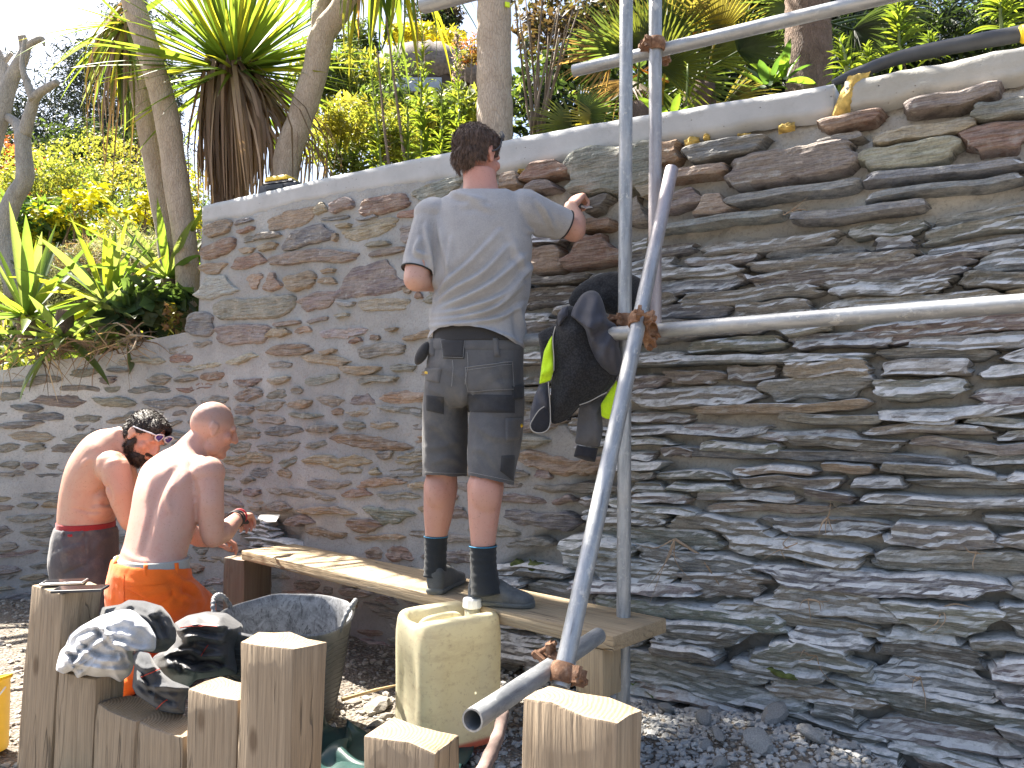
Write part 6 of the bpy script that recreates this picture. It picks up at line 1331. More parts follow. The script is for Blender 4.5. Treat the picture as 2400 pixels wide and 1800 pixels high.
def crown(name, parent, c, rad, n, ls, cols, rng, mat, clumps=26, shape=1.0, up=.3, asp=.45, hollow=.55):
    c = np.array(c); V = np.zeros((n*4, 3)); C = np.zeros((n*4, 3)); cc = []
    while len(cc) < clumps:
        p = rng.normal(size=3); p /= np.linalg.norm(p); p *= rng.random()**(1/2.5)*(.88); cc.append(p)
    cc = np.array(cc); cr = .20+.24*rng.random(clumps); cs = np.array(cols)[rng.integers(len(cols), size=clumps)]*(.65+.7*rng.random((clumps, 1)))
    k = rng.integers(clumps, size=n); d = rng.normal(size=(n, 3)); d /= np.linalg.norm(d, axis=1)[:, None]; rr = cr[k]*(hollow+(1-hollow)*rng.random(n))
    p = (cc[k]+d*rr[:, None]*np.array([1, 1, .85]))*np.array(rad)+c
    nrm = d+rng.normal(0, .7, (n, 3)); nrm[:, 2] += up; nrm /= np.linalg.norm(nrm, axis=1)[:, None]; t = np.cross(nrm, rng.normal(size=(n, 3))); t /= np.linalg.norm(t, axis=1)[:, None]; b = np.cross(nrm, t); L = ls*(.6+.8*rng.random(n))[:, None]
    V[0::4] = p; V[1::4] = p+t*L*.5+b*L*asp*.5+nrm*L*.06; V[2::4] = p+t*L; V[3::4] = p+t*L*.5-b*L*asp*.5+nrm*L*.06
    col = cs[k]*(.75+.5*rng.random((n, 1)))
    for j in range(4): C[j::4] = col
    Fc = np.arange(n*4).reshape(n, 4); me = bpy.data.meshes.new(name); me.from_pydata((V).tolist(), [], Fc.tolist()); settint(me, C); me.materials.append(mat); o = bpy.data.objects.new(name, me); COL.objects.link(o); o.parent = parent; tag(o, kind='stuff'); return o
def bush(name, px, py, dep, rad, n, ls, cols, lab, cat='shrub', seed=0, mat='foliage', group=None, stems=3, **k):
    rng = np.random.default_rng(seed+11); c = at(px, py, dep); g = drop(c); L = Vector((c.x, c.y, g.z)); t = tag(empty(name, L), lab, cat, group)
    crown('crown', t, np.array(c-L), rad, n, ls, cols, rng, M[mat], **k); mb = MB()
    for i in range(stems):
        a = rng.random()*6.28; e = np.array(c-L)+np.array([math.cos(a)*rad[0]*.4, math.sin(a)*rad[1]*.4, 0]); mb.tube(catmull([(0, 0, -.1), np.array(e)*.5+rng.normal(0, .05, 3), e], 8), [.03, .027, .024, .02, .017, .014, .01, .006], 6)
    mb.build('trunk', M['twig'], t, True); return t
rg_ = np.random.default_rng(3)
# --- leaning cordyline trunks on the left
def cord_trunk(P, R, lab, head=None, mat='palm_bark'):
    base = Vector(P[0]); t = tag(empty('cordyline_palm', base), lab, 'palm', 'cordyline palms behind the wall'); trunk('trunk', [np.array(Vector(p)-base) for p in P], R, M[mat], t); return t, base
A_ = lambda x, y, d: Vector(at(x, y, d))
p0 = A_(452, 770, 5.45); p0.z = drop(p0).z-.1
pt1, pb1 = cord_trunk([p0, A_(437, 600, 5.42), A_(412, 420, 5.40), A_(388, 260, 5.38), A_(345, 110, 5.36), A_(300, -40, 5.34), A_(270, -220, 5.3), A_(245, -520, 5.28), A_(235, -840, 5.25)], [.085, .082, .085, .083, .08, .077, .075, .07, .06], 'front leaning palm trunk of the pair at the left end of the wall')
rosette(pt1, A_(235, -850, 5.25)-pb1, 150, .9, 1.35, .055, [G1, G2, G2, GY], np.random.default_rng(11), 88, -70, bend=(.1, 1.0))
p0 = A_(418, 790, 5.75); p0.z = drop(p0).z-.1
pt, pb = cord_trunk([p0, A_(405, 640, 5.75), A_(372, 430, 5.75), A_(340, 260, 5.75), A_(318, 150, 5.75), A_(296, 70, 5.75)], [.088, .085, .082, .08, .075, .06], 'rear leaning palm trunk of the pair, its leaf head hanging beside the front one')
rosette(pt, A_(294, 66, 5.75)-pb, 70, .45, .9, .045, [G1, G2, G2, GY, GB], np.random.default_rng(1), 5, -88, bend=(.2, .9))
def hang(parent, c, n, L0, L1, rng, nm, cols, rad=.10, w_=.018, splay=.25, azr=None):
    mb = MB()
    for i in range(n):
        a = rng.random()*6.28 if azr is None else rng.uniform(*azr); L = rng.uniform(L0, L1); r0 = rad*(.5+.6*rng.random()); r1 = r0+splay*L*rng.random(); z0 = rng.uniform(-.05, .18); s = np.array([-math.sin(a), math.cos(a), 0]); w2 = w_*(.6+.8*rng.random())
        P = catmull([(r0*.4*math.cos(a), r0*.4*math.sin(a), z0+.06), (r0*1.3*math.cos(a), r0*1.3*math.sin(a), z0), (r1*math.cos(a+.1), r1*math.sin(a+.1), z0-L*.55), (r1*.95*math.cos(a+.2), r1*.95*math.sin(a+.2), z0-L)], 9)+np.array(c); col = np.array(cols[rng.integers(len(cols))])*(.7+.6*rng.random())
        V = []; s = s*math.cos(rng.normal(0, .6))+np.array([math.cos(a), math.sin(a), 0])*math.sin(rng.normal(0, .6))
        for j, p in enumerate(P): ww = w2*(1 if j < 5 else 1-(j-4)/5); V += [p-s*ww, p+s*ww]
        mb.add(V, [(2*j, 2*j+1, 2*j+3, 2*j+2) for j in range(8)], (*col, 1))
    o = mb.build(nm, M['dry'], parent, True); tag(o, kind='stuff'); return o
DR = [(.34, .24, .16), (.26, .18, .13), (.40, .30, .22), (.20, .14, .10)]
hang(pt, A_(296, 80, 5.75)-pb, 60, .5, 1.2, np.random.default_rng(5), 'dead_leaves', DR+[GY], .08, .010, .3)
# --- big cordyline with the dead leaf skirt
p0 = A_(520, 470, 5.7); p0.z = drop(p0).z; top = A_(550, 172, 5.6)
ct, cb = cord_trunk([p0, A_(528, 400, 5.68), A_(540, 260, 5.62), top], [.10, .09, .08, .06], 'spreading cordyline palm with a brown skirt of dead leaves', mat='fibre')
rosette(ct, top-cb, 270, .65, 1.10, .042, [G1, G2, G2, G2, GY], np.random.default_rng(2), 85, -30, bend=(.0, .6), fold=.2)
hang(ct, A_(545, 185, 5.6)-cb, 420, .55, 1.05, np.random.default_rng(6), 'dead_leaf_skirt', DR, .13, .014, .16)
hang(ct, A_(545, 190, 5.6)-cb, 120, .8, 1.2, np.random.default_rng(16), 'dead_leaf_skirt', DR, .12, .014, .75, (-1.3, .2))
# --- forked leaning trunk
p0 = A_(655, 470, 5.2); p0.z = drop(p0).z-.1
ft, fb = cord_trunk([p0, A_(668, 400, 5.2), A_(700, 290, 5.2), A_(738, 170, 5.2), A_(755, 85, 5.2), A_(800, 20, 5.2), A_(840, -60, 5.2), A_(900, -170, 5.2)], [.10, .092, .088, .085, .085, .075, .07, .065], 'forked palm trunk leaning right behind the yellow and black tool box')
trunk('branch', [np.array(A_(757, 110, 5.22)-fb), np.array(A_(752, 50, 5.25)-fb), np.array(A_(765, -20, 5.3)-fb), np.array(A_(790, -120, 5.3)-fb)], [.07, .066, .06, .055], M['palm_bark'], ft)
rosette(ft, A_(905, -180, 5.2)-fb, 90, .9, 1.25, .04, [G1, G2, GY, GY, GR], np.random.default_rng(8), 60, -80, bend=(.2, 1.2))
rosette(ft, A_(800, -140, 5.3)-fb, 44, .6, .9, .042, [G1, G2, GY], np.random.default_rng(9), 60, -80, bend=(.2, 1.2))
# --- straight thick trunk behind the coping
p0 = A_(1160, 340, 4.35); p0.z = drop(p0).z-.1
st_, sb = cord_trunk([p0, A_(1160, 290, 4.35), A_(1158, 150, 4.35), A_(1158, 0, 4.35), A_(1157, -160, 4.35), A_(1155, -420, 4.35)], [.108, .103, .098, .098, .097, .09], 'thick straight palm trunk rising behind the head of the man in shorts', mat='palm_bark')
rosette(st_, A_(1155, -425, 4.35)-sb, 90, .8, 1.2, .05, [G1, G2, G2, GY], np.random.default_rng(12), 88, -20, bend=(.1, .6))
mb = MB(); c = A_(1189, 11, 4.27)-sb; mb.box(c, (.012, .006, 0), (.002, -.004, 0), (0, 0, .014)); o = mb.build('yellow_tag', M['hiv'] if 'hiv' in M else plain('hi_vis_yellow', (.62, .80, .02), .6), st_)
# --- bare pruned tree on the left
tb0 = A_(40, 660, 6.6); tb0.z = drop(tb0).z-.2; bt = tag(empty('bare_tree', tb0), 'bare pruned tree with cut branch stubs at the left edge', 'tree')
def BT(P, R, nm='branch'): trunk(nm, [np.array(A_(*p)-tb0) for p in P], R, M['grey_bark'], bt, 12, .06, 24)
BT([(45, 700, 6.6), (18, 590, 6.6), (8, 540, 6.6), (30, 470, 6.6), (58, 420, 6.6), (55, 360, 6.6), (52, 310, 6.6)], [.10, .09, .085, .075, .07, .065, .062], 'trunk')
BT([(55, 320, 6.6), (75, 250, 6.55), (85, 225, 6.5), (112, 205, 6.45), (135, 192, 6.4)], [.055, .045, .04, .034, .026]); BT([(50, 318, 6.6), (38, 290, 6.65), (20, 275, 6.7)], [.05, .042, .038]); BT([(80, 235, 6.5), (62, 190, 6.5), (52, 150, 6.5), (58, 90, 6.5)], [.04, .03, .02, .012])
BT([(-40, 420, 6.7), (5, 250, 6.7), (25, 190, 6.7), (55, 130, 6.65), (57, 105, 6.65), (50, 82, 6.6)], [.085, .075, .065, .05, .042, .032]); BT([(58, 115, 6.65), (80, 98, 6.6), (98, 92, 6.6), (104, 108, 6.6)], [.035, .03, .026, .008]); BT([(8, 235, 6.7), (12, 170, 6.7), (-8, 120, 6.7)], [.05, .045, .04]); BT([(10, 145, 6.7), (28, 125, 6.68)], [.025, .018])
# --- trees and shrubs on the hillside, far to near
CON = [(.030, .048, .042), (.04, .058, .05), (.022, .036, .034)]
YG = [(.22, .245, .055), (.16, .20, .05), (.27, .28, .07)]; MG = [(.085, .135, .04), (.12, .17, .05), (.055, .095, .032)]; DG = [(.022, .042, .016), (.032, .055, .02), (.016, .03, .014)]; SG = [(.16, .19, .15), (.12, .15, .12), (.2, .22, .17)]
bush('conifer_tree', 215, 300, 17, (2.3, 1.9, 1.9), 15000, .17, CON, 'dark blue green conifer against the white sky at the left', 'tree', 1, 'needle', clumps=75, asp=.16, hollow=.2)
bush('conifer_tree', 325, 190, 19, (1.3, 1.4, 2.4), 9000, .17, CON, 'taller dark conifer behind the leaning palm trunks', 'tree', 2, 'needle', clumps=50, asp=.16, hollow=.2)
bush('dark_hedge', 90, 400, 15, (3.2, 1.2, 1.0), 9000, .13, CON+DG, 'dark hedge on the hillside behind the yellow green bushes', 'hedge', 3, clumps=50)
bush('red_shrub', 20, 385, 12, (.6, .5, .45), 1600, .08, [(.35, .06, .035), (.28, .09, .04), (.06, .08, .03)], 'small red leaved shrub by the bare tree', seed=4)
SHR = 'shrubs on the hillside'
bush('yellow_green_shrub', 215, 420, 10.5, (1.5, 1.0, .62), 9000, .06, YG+MG[:1], 'broad bright yellow green shrub left of the leaning palms', seed=5, clumps=50, group=SHR)
bush('yellow_green_shrub', 40, 470, 10, (1.2, 1.0, .5), 6000, .06, YG+MG[:1], 'yellow green shrub behind the bare tree at the left edge', seed=6, clumps=40, group=SHR)
bush('mid_shrub', 360, 470, 9.5, (.8, .8, .5), 4500, .06, MG+YG, 'green shrub showing between the two leaning palm trunks', seed=7, group=SHR)
bush('leafy_shrub', 110, 545, 8.4, (.65, .6, .36), 1600, .16, [(.07, .14, .03), (.10, .18, .04)], 'dark leafy shrub with big leaves under the yellow flowers', seed=8, asp=.3, group=SHR)
fl = [(.62, .61, .03), (.55, .56, .03)]
for i, (px, py, rx, n, lb) in enumerate(((205, 470, .35, 420, 'patch of yellow flowers right of the leafy shrub'), (140, 515, .3, 420, 'lower patch of yellow flowers beside the leafy shrub'), (275, 525, .4, 420, 'patch of yellow flowers left of the palm trunks'), (345, 490, .3, 420, 'yellow flowers right beside the palm trunks'), (455, 520, .3, 300, 'yellow flowers between the palms and the wall end'), (90, 560, .2, 200, 'low yellow flowers near the bare tree'))):
    t = bush('flower_clump', px, py, 8.0, (rx, rx, rx*.5), n//2, .07, fl, lb, 'flowers', 20+i, 'petal', clumps=12, group='yellow flower clumps', asp=.8, up=1.5)
    crown('leaves', t, (0, 0, .1+rx*.2), (rx*1.1, rx, rx*.6), 900, .07, MG+YG[:1], np.random.default_rng(60+i), M['foliage'], 14)
bush('silver_shrub', 310, 590, 7.2, (.62, .5, .38), 5000, .06, SG, 'silvery grey shrub left of the palm trunks', seed=30, asp=.16, clumps=30, group=SHR)
bush('silver_shrub', 110, 690, 6.8, (.5, .45, .34), 4000, .06, SG, 'silvery grey shrub behind the left yucca', seed=31, asp=.16, clumps=26, group=SHR)
bush('dry_grass_shrub', 220, 640, 7.2, (.5, .45, .3), 2600, .14, [(.24, .19, .13), (.3, .24, .17), (.18, .15, .1)], 'tuft of dry brown stems between the yuccas', 'grass tuft', seed=32, asp=.06, mat='dry')
# --- yuccas along the lower wall
def yucca(px, py, dep, n, L0, L1, lab, seed, cols, wr=.105, el0=88, el1=-25):
    c = A_(px, py, dep); g = drop(c); L = Vector((c.x, c.y, g.z)); t = tag(empty('yucca_plant', L), lab, 'yucca', 'yuccas above the lower wall'); trunk('stem', [(0, 0, -.1), (0, 0, max(.05, c.z-L.z))], [.06, .05], M['fibre'], t, 10, .1, 8); rosette(t, c-L, n, L0, L1, wr, cols, np.random.default_rng(seed), el0, el1, 'agave', (.0, .8), fold=.35); return t
YC = [(.10, .17, .035), (.14, .20, .035), (.07, .13, .035), (.11, .155, .07)]
yucca(62, 745, 5.25, 34, .48, .75, 'left yucca with broad green sword leaves above the lower wall', 41, YC); yucca(252, 715, 5.35, 40, .42, .68, 'middle yucca with upright yellow lit leaves above the lower wall', 42, YC+[GY]); yucca(300, 760, 5.15, 22, .3, .46, 'broad drooping grey green yucca at the lip of the lower wall', 43, [(.13, .165, .10), (.10, .14, .08)], .2, 70, -60)
yucca(395, 655, 5.55, 22, .55, .8, 'yucca whose long leaves lie behind the palm trunks', 44, YC, .10, 70, -5); yucca(150, 800, 4.98, 18, .35, .55, 'low drooping yucca hanging over the lower wall', 45, [(.12, .15, .09), (.09, .14, .05)], .13, 50, -50)
b = tag(empty('ivy_patch', drop(A_(370, 760, 5.1))), 'dark lobed ivy between the yuccas and the wall end', 'ivy', 'low plants on the lower wall'); crown('leaves', b, np.array(A_(360, 735, 5.15)-b.location), (.30, .2, .24), 420, .10, [(.035, .07, .03), (.05, .09, .035), (.09, .12, .05)], np.random.default_rng(70), M['foliage'], 16, asp=.85)
b = tag(empty('sprig', drop(A_(405, 730, 5.0))), 'small yellow green sprig by the base of the palms', 'weed', 'low plants on the lower wall'); crown('leaves', b, np.array(A_(402, 745, 4.98)-b.location), (.07, .06, .11), 160, .03, [(.2, .2, .03), (.25, .16, .08)], np.random.default_rng(71), M['foliage'], 10, asp=.7)
def litter(name, pts, n, lab, seed, cols, L=(.1, .35), w_=.004, cat='dead leaves'):
    rng = np.random.default_rng(seed); b = Vector(pts[0]); t = MB()
    for i in range(n):
        k = rng.random()*(len(pts)-1); i0 = int(k); p = np.array(Vector(pts[i0]).lerp(Vector(pts[i0+1]), k-i0))+rng.normal(0, .035, 3)*np.array([1, 1, .6]); d = rng.normal(size=3)*np.array([1, .6, .5]); d /= np.linalg.norm(d); l = rng.uniform(*L); P = catmull([p, p+d*l*.5+rng.normal(0, .03, 3), p+d*l+np.array([0, -.02, -.35*l])], 7); s = np.cross(d, rng.normal(size=3)); s /= np.linalg.norm(s); V = []
        for j, q in enumerate(P): ww = w_*(1.6-1.3*j/6); V += [q-s*ww, q+s*ww]
        t.add(np.array(V)-np.array(b), [(2*j, 2*j+1, 2*j+3, 2*j+2) for j in range(6)], (*(np.array(cols[rng.integers(len(cols))])*(.7+.6*rng.random())), 1))
    o = t.build(name, M['dry'], None, True); o.location = b; tag(o, lab, cat, kind='stuff'); return o
litter('dead_leaf_litter', [A_(x, y, d) for x, y, d in ((-20, 855, 5.0), (90, 825, 5.0), (200, 815, 5.0), (300, 805, 4.95), (330, 795, 4.95))], 170, 'dry leaves and roots trailing over the top of the lower wall', 80, DR+[(.5, .4, .28)])
# --- ground cover on the bank
def cover(n, ls, cols, seed, lab, xr, br, mat='foliage', asp=.4, name='ground_cover'):
    rng = np.random.default_rng(seed); us = rng.uniform(xr[0], xr[1], n); bs = br[0]+(br[1]-br[0])*rng.random(n)**1.6; th = np.interp(us, UU, WTH); q = wpt(us, 0., 0.)[:, :2]; X = q[:, 0]-np.sin(th)*bs; Y = q[:, 1]+np.cos(th)*bs; Z = bank_z(X, Y)+rng.random(n)*.16
    V = np.zeros((n*4, 3)); p = np.stack([X, Y, Z], 1); t = rng.normal(size=(n, 3)); t[:, 2] = abs(t[:, 2])+.3; t /= np.linalg.norm(t, axis=1)[:, None]; b = np.cross(t, rng.normal(size=(n, 3))); b /= np.linalg.norm(b, axis=1)[:, None]; L = ls*(.5+rng.random(n))[:, None]
    V[0::4] = p; V[1::4] = p+t*L*.5+b*L*asp*.5; V[2::4] = p+t*L; V[3::4] = p+t*L*.5-b*L*asp*.5; C = np.repeat(np.array(cols)[rng.integers(len(cols), size=n)]*(.6+.8*rng.random((n, 1)))*(1+.5*fbm(X*.9, Y*.9)[:, None]), 4, 0)
    me = bpy.data.meshes.new(name); me.from_pydata(V.tolist(), [], np.arange(n*4).reshape(n, 4).tolist()); settint(me, np.clip(C, .005, .9)); o = newobj(name, me, M[mat]); tag(o, lab, 'ground cover', kind='stuff')
cover(26000, .10, MG+YG+DG, 90, 'mixed green ground cover on the bank behind the wall', (-7.4, 3.2), (.35, 10))
cover(7000, .10, MG[:2]+YG, 91, 'low bright green growth just behind the coping', (-3.0, 0.3), (.33, 2.4))
# --- middle: echiums, light green shrubs, thatched hut
def echium(px0, py0, px1, py1, dep, lab, seed, n=160, ls=.16, cols=None, spike=.25, dead=False, w_=.11, thick=.012, flower=None):
    rng = np.random.default_rng(seed); b = A_(px0, py0, dep); g = drop(b); b.z = min(b.z, g.z+.05) if py0 > 250 else b.z; e = A_(px1, py1, dep); t = tag(empty('echium_plant', b), lab, 'plant', 'echium spires'); d = np.array(e-b); L = np.linalg.norm(d)
    P = catmull([(0, 0, 0), d*.5+rng.normal(0, .015, 3), d], 16); mb = MB(); mb.tube(P, np.linspace(thick, thick*.35, 16), 8); mb.build('stem', M['twig'] if dead else plain_stem, t, True); cols = cols or [(.13, .20, .035), (.17, .23, .04), (.10, .16, .04)]; f = MB()
    for i in range(n):
        k = rng.random()**.8; p = P[0]+(P[-1]-P[0])*k; s = (1-.72*k)*(1 if k > .05 else .6); a = i*2.39996; el = .25+.8*k+rng.normal(0, .15); l = ls*s*(.7+.5*rng.random()); V, Fc = bladeV(.9 if not dead else 1.8, 5, .04, 0, 'lance'); V = V*np.array([l, l*w_*1.35, l]); R = np.array(Matrix.Rotation(a, 3, 'Z') @ Matrix.Rotation(-el, 3, 'Y')); col = np.array(cols[rng.integers(len(cols))])*(.7+.6*rng.random()); f.add(V@R.T+p, Fc, (*col, 1))
    if flower:
        for i in range(260):
            k = 1-spike*rng.random(); p = P[0]+(P[-1]-P[0])*k; a = rng.random()*6.28; r = .03*(1-k)/spike+.008; c_ = p+np.array([math.cos(a)*r, math.sin(a)*r, 0]); f.add([c_, c_+rng.normal(0, .012, 3), c_+rng.normal(0, .012, 3)], [(0, 1, 2)], (*flower, 1))
    o = f.build('foliage', M['foliage'] if not dead else M['dry'], t, True); tag(o, kind='stuff'); return t
plain_stem = plain('green_stem', (.20, .24, .07), .6, var=.2)
bush('light_shrub', 800, 240, 9.5, (1.0, .7, .8), 5000, .085, MG+YG[:2], 'light green shrub behind the forked palm trunk', seed=50, group='shrubs behind the coping'); bush('light_shrub', 1000, 300, 7, (.9, .6, .42), 4200, .085, YG+MG, 'yellow green shrub below the thatched roof', seed=51, group='shrubs behind the coping'); bush('light_shrub', 860, 330, 6.2, (.6, .45, .3), 3000, .09, YG+MG[:2], 'bright low shrub left of the stacked fence panels', seed=52, group='shrubs behind the coping', asp=.25)
bush('round_dark_tree', 1015, 62, 22, (1.05, .9, .75), 4200, .13, DG+[(.05, .045, .035)], 'round dark tree above the thatched roof', 'tree', 53); bush('yellow_shrub', 985, 95, 18, (1.0, .7, .4), 2400, .12, [(.4, .38, .03), (.3, .32, .04)], 'yellow flowering shrub at the ridge of the thatched roof', seed=54); bush('slim_tree', 840, 120, 20, (.7, .6, .9), 2400, .12, DG+MG, 'thin green tree in the gap right of the palm leaves', 'tree', 58, clumps=20)
th_ = A_(1000, 210, 14); hut = tag(empty('thatched_hut', th_), 'low hut with a rounded grey thatched roof behind the plants', 'hut'); M['thatch'] = plain('thatch', (.16, .135, .115), .95, var=.4, scale=20, bump=1.0, bscale=60); M['hutwall'] = plain('hut_wall', (.07, .055, .045), .9); M['blue'] = plain('blue_panel', (.30, .36, .44), .6)
mb = MB(); n = 40; mb.grid([[(rx*math.cos(2*math.pi*i/n)*(1+.04*math.sin(i*1.9)), ry*math.sin(2*math.pi*i/n), z+.04*math.sin(i*2.7)) for i in range(n)] for rx, ry, z in ((1.0, .9, -.1), (1.08, 1.0, .02), (1.1, 1.0, .14), (1.0, .9, .35), (.75, .68, .58), (.4, .36, .72), (.02, .02, .76))], wrap=True); mb.build('roof', M['thatch'], hut, True)
mb = MB(); mb.tube([(0, 0, -1.2), (0, 0, .0)], .9, 28); mb.build('wall', M['hutwall'], hut); mb = MB(); mb.box((-.05, -.98, -.35), (.42, 0, 0), (0, .03, 0), (0, 0, .12)); mb.build('panel', M['blue'], hut)
h2 = A_(1118, 130, 17); hs = tag(empty('distant_house', h2), 'distant house with a grey blue roof left of the thick trunk', 'house'); mb = MB(); V = [(-.5, 0, .2), (.7, 0, .2), (.7, 1.4, .72), (-.5, 1.4, .72), (-.5, 0, .12), (.7, 0, .12), (.7, 1.4, .64), (-.5, 1.4, .64)]; mb.add(V, [(0, 1, 2, 3), (7, 6, 5, 4), (0, 4, 5, 1), (1, 5, 6, 2), (2, 6, 7, 3), (3, 7, 4, 0)]); mb.build('roof', M['blue'], hs); mb = MB(); mb.box((.1, .75, -.6), (.5, 0, 0), (0, .6, 0), (0, 0, .7)); mb.build('wall', M['white'], hs); mb = MB(); mb.box((.1, .14, -.35), (.4, 0, 0), (0, .02, 0), (0, 0, .12)); mb.build('window', M['hutwall'], hs)
bush('rust_shrub', 1110, 115, 12, (.35, .3, .3), 1400, .06, [(.3, .13, .05), (.12, .13, .04), (.2, .16, .05)], 'rust and green shrub beside the thick trunk', seed=55)
EC = [((995, 345), (990, 60), 5.6, 'tall leafy echium left of the thick trunk, its tip above the roof', 101, 230, .24, None), ((1078, 340), (1070, 75), 5.8, 'echium with a purple flower spike close left of the thick trunk', 102, 170, .19, (.30, .25, .40)), ((905, 345), (868, 150), 5.4, 'leafy echium leaning left behind the stacked fence panels', 103, 130, .2, None), ((1030, 345), (1035, 200), 5.2, 'short echium behind the head of the man in shorts', 104, 120, .2, None), ((960, 350), (955, 250), 5.0, 'low leafy echium behind the curved end of the fence panels', 105, 120, .2, None)]
for (a, b_, d, lb, sd, n_, ls, flw) in EC: echium(*a, *b_, d, lb, sd, n_, ls, flower=flw)
for (a, b_, d, lb, sd) in (((975, 350), (905, 40), 5.0, 'long dead spire leaning left in front of the thatched roof', 111), ((940, 380), (885, 120), 5.0, 'shorter dead spire left of the long leaning one', 112)): echium(*a, *b_, d, lb, sd, 90, .06, DR, dead=True, thick=.014)
# --- right of the thick trunk: bare twiggy shrub, fan palms, dark thicket, fence boards
sbse = drop(A_(1262, 345, 4.7)); ts = tag(empty('twiggy_shrub', sbse), 'bare twiggy shrub of many upright stems right of the thick trunk', 'shrub'); rng = np.random.default_rng(120)
for i in range(15):
    x1 = 1205+i*11+rng.normal(0, 6); y1 = rng.uniform(-60, 120); P = [np.array(A_(1255+rng.normal(0, 14), 345, 4.7)-sbse), np.array(A_(1258+(x1-1258)*.35+rng.normal(0, 6), 240, 4.7+rng.normal(0, .15))-sbse), np.array(A_(x1, y1, 4.7+rng.normal(0, .2))-sbse)]; trunk('stem', P, [.011, .008, .004], M['twig'], ts, 6, .1, 16)
FAN = []
def fanmesh(k):
    rng = np.random.default_rng(k); mb = MB(); n = 26
    for i in range(n):
        a = math.radians(-78+156*i/(n-1)); L = (.85+.15*math.cos(a))*(1-.12*rng.random()); V, Fc = bladeV(.25+.5*rng.random(), 5, .05, 0, 'sword'); V = V*np.array([L, L*.058, L]); R = np.array(Matrix.Rotation(a, 3, 'Z') @ Matrix.Rotation(.08*math.cos(a*3), 3, 'Y')); mb.add(V@R.T+np.array([.0, 0, 0]), Fc)
    mb.tube([(-1.1, 0, -.12), (-.5, 0, -.02), (0.05, 0, 0)], [.022, .018, .014], 6); me = bpy.data.meshes.new('fan_leaf'); me.from_pydata(mb.V, [], mb.F); me.materials.append(M['leaf']); return me
FAN = [fanmesh(k) for k in range(4)]
def fanpalm(px, py, dep, items, lab, seed, tr=True):
    rng = np.random.default_rng(seed); c = A_(px, py, dep); g = drop(c); L = Vector((c.x, c.y, g.z)); t = tag(empty('fan_palm', L), lab, 'palm', 'fan palms behind the coping')
    if tr: trunk('trunk', [(0, 0, -.1), (0, 0, max(.1, c.z-L.z))], [.11, .10], M['fibre'], t, 12, .15, 10)
    for i, (dx, dy, az, el, s, col) in enumerate(items):
        p = A_(px+dx, py+dy, dep+rng.normal(0, .12))-L; o = bpy.data.objects.new('fan_leaf', FAN[i % 4]); COL.objects.link(o); o.parent = t; o.location = p; o.scale = (s, s, s); o.rotation_mode = 'QUATERNION'; o.color = (*(np.array(col)*(.8+.4*rng.random())), 1)
        d = Vector((math.cos(math.radians(az))*math.cos(math.radians(el)), -.35, math.sin(math.radians(el)))).normalized(); nrm = Vector((rng.normal(0, .3), -1, .4)); q = basis(nv(*d), nv(*nrm)); o.rotation_quaternion = Matrix(((d.x, -q[0, 0], q[0, 2]), (d.y, -q[1, 0], q[1, 2]), (d.z, -q[2, 0], q[2, 2]))).to_quaternion()
FG = [(.07, .11, .035), (.10, .13, .035), (.12, .12, .04)]; FB = [(.20, .14, .075), (.16, .12, .08)]
fanpalm(1490, 250, 4.6, [(-30, -125, 150, 30, .42, FG[0]), (10, -130, 90, 80, .42, FG[1]), (55, -150, 60, 60, .4, FG[0]), (-60, -110, 170, 5, .4, FB[0]), (60, -90, 20, 25, .45, FG[1]), (-20, -60, 200, -40, .4, FB[1]), (40, -50, -30, -40, .36, FG[0]), (80, -170, 60, 80, .45, FG[2])], 'fan palm with a hairy stem between the two upright tubes', 131)
fanpalm(1640, 200, 4.7, [(-40, 0, 10, 10, .46, FG[0]), (20, -60, 40, 40, .46, FG[1]), (-20, -90, 90, 60, .42, FB[0]), (60, 40, -10, -12, .42, FG[2]), (-70, 60, 190, -20, .4, FG[0]), (40, -120, 70, 60, .45, FG[2]), (90, -80, 30, 20, .42, FG[0])], 'fan palm with spread fronds right of the upright tubes', 132)
fanpalm(1330, 300, 4.6, [(10, 0, 200, 10, .3, FG[1]), (80, -10, 210, -10, .3, (.25, .24, .05)), (30, -30, 30, 20, .3, FG[0])], 'small low fan palm just above the coping left of the uprights', 133, False)
p0 = A_(1895, 215, 4.2); p0.z = drop(p0).z-.1; t_, b__ = cord_trunk([p0, A_(1895, 150, 4.2), A_(1893, 40, 4.2), A_(1890, -120, 4.2)], [.13, .125, .12, .12], 'brown hairy palm trunk behind the upper slanting tube', mat='fibre')
fanpalm(1960, 40, 4.5, [(-60, 40, 190, -30, .42, DG[1]), (40, 30, -20, -30, .42, DG[1]), (-100, -20, 160, 10, .4, FG[0]), (90, -10, 20, 0, .42, DG[1])], 'dark fan palm fronds at the top right', 134, False)
DK = 'dark shrubs behind the right coping'
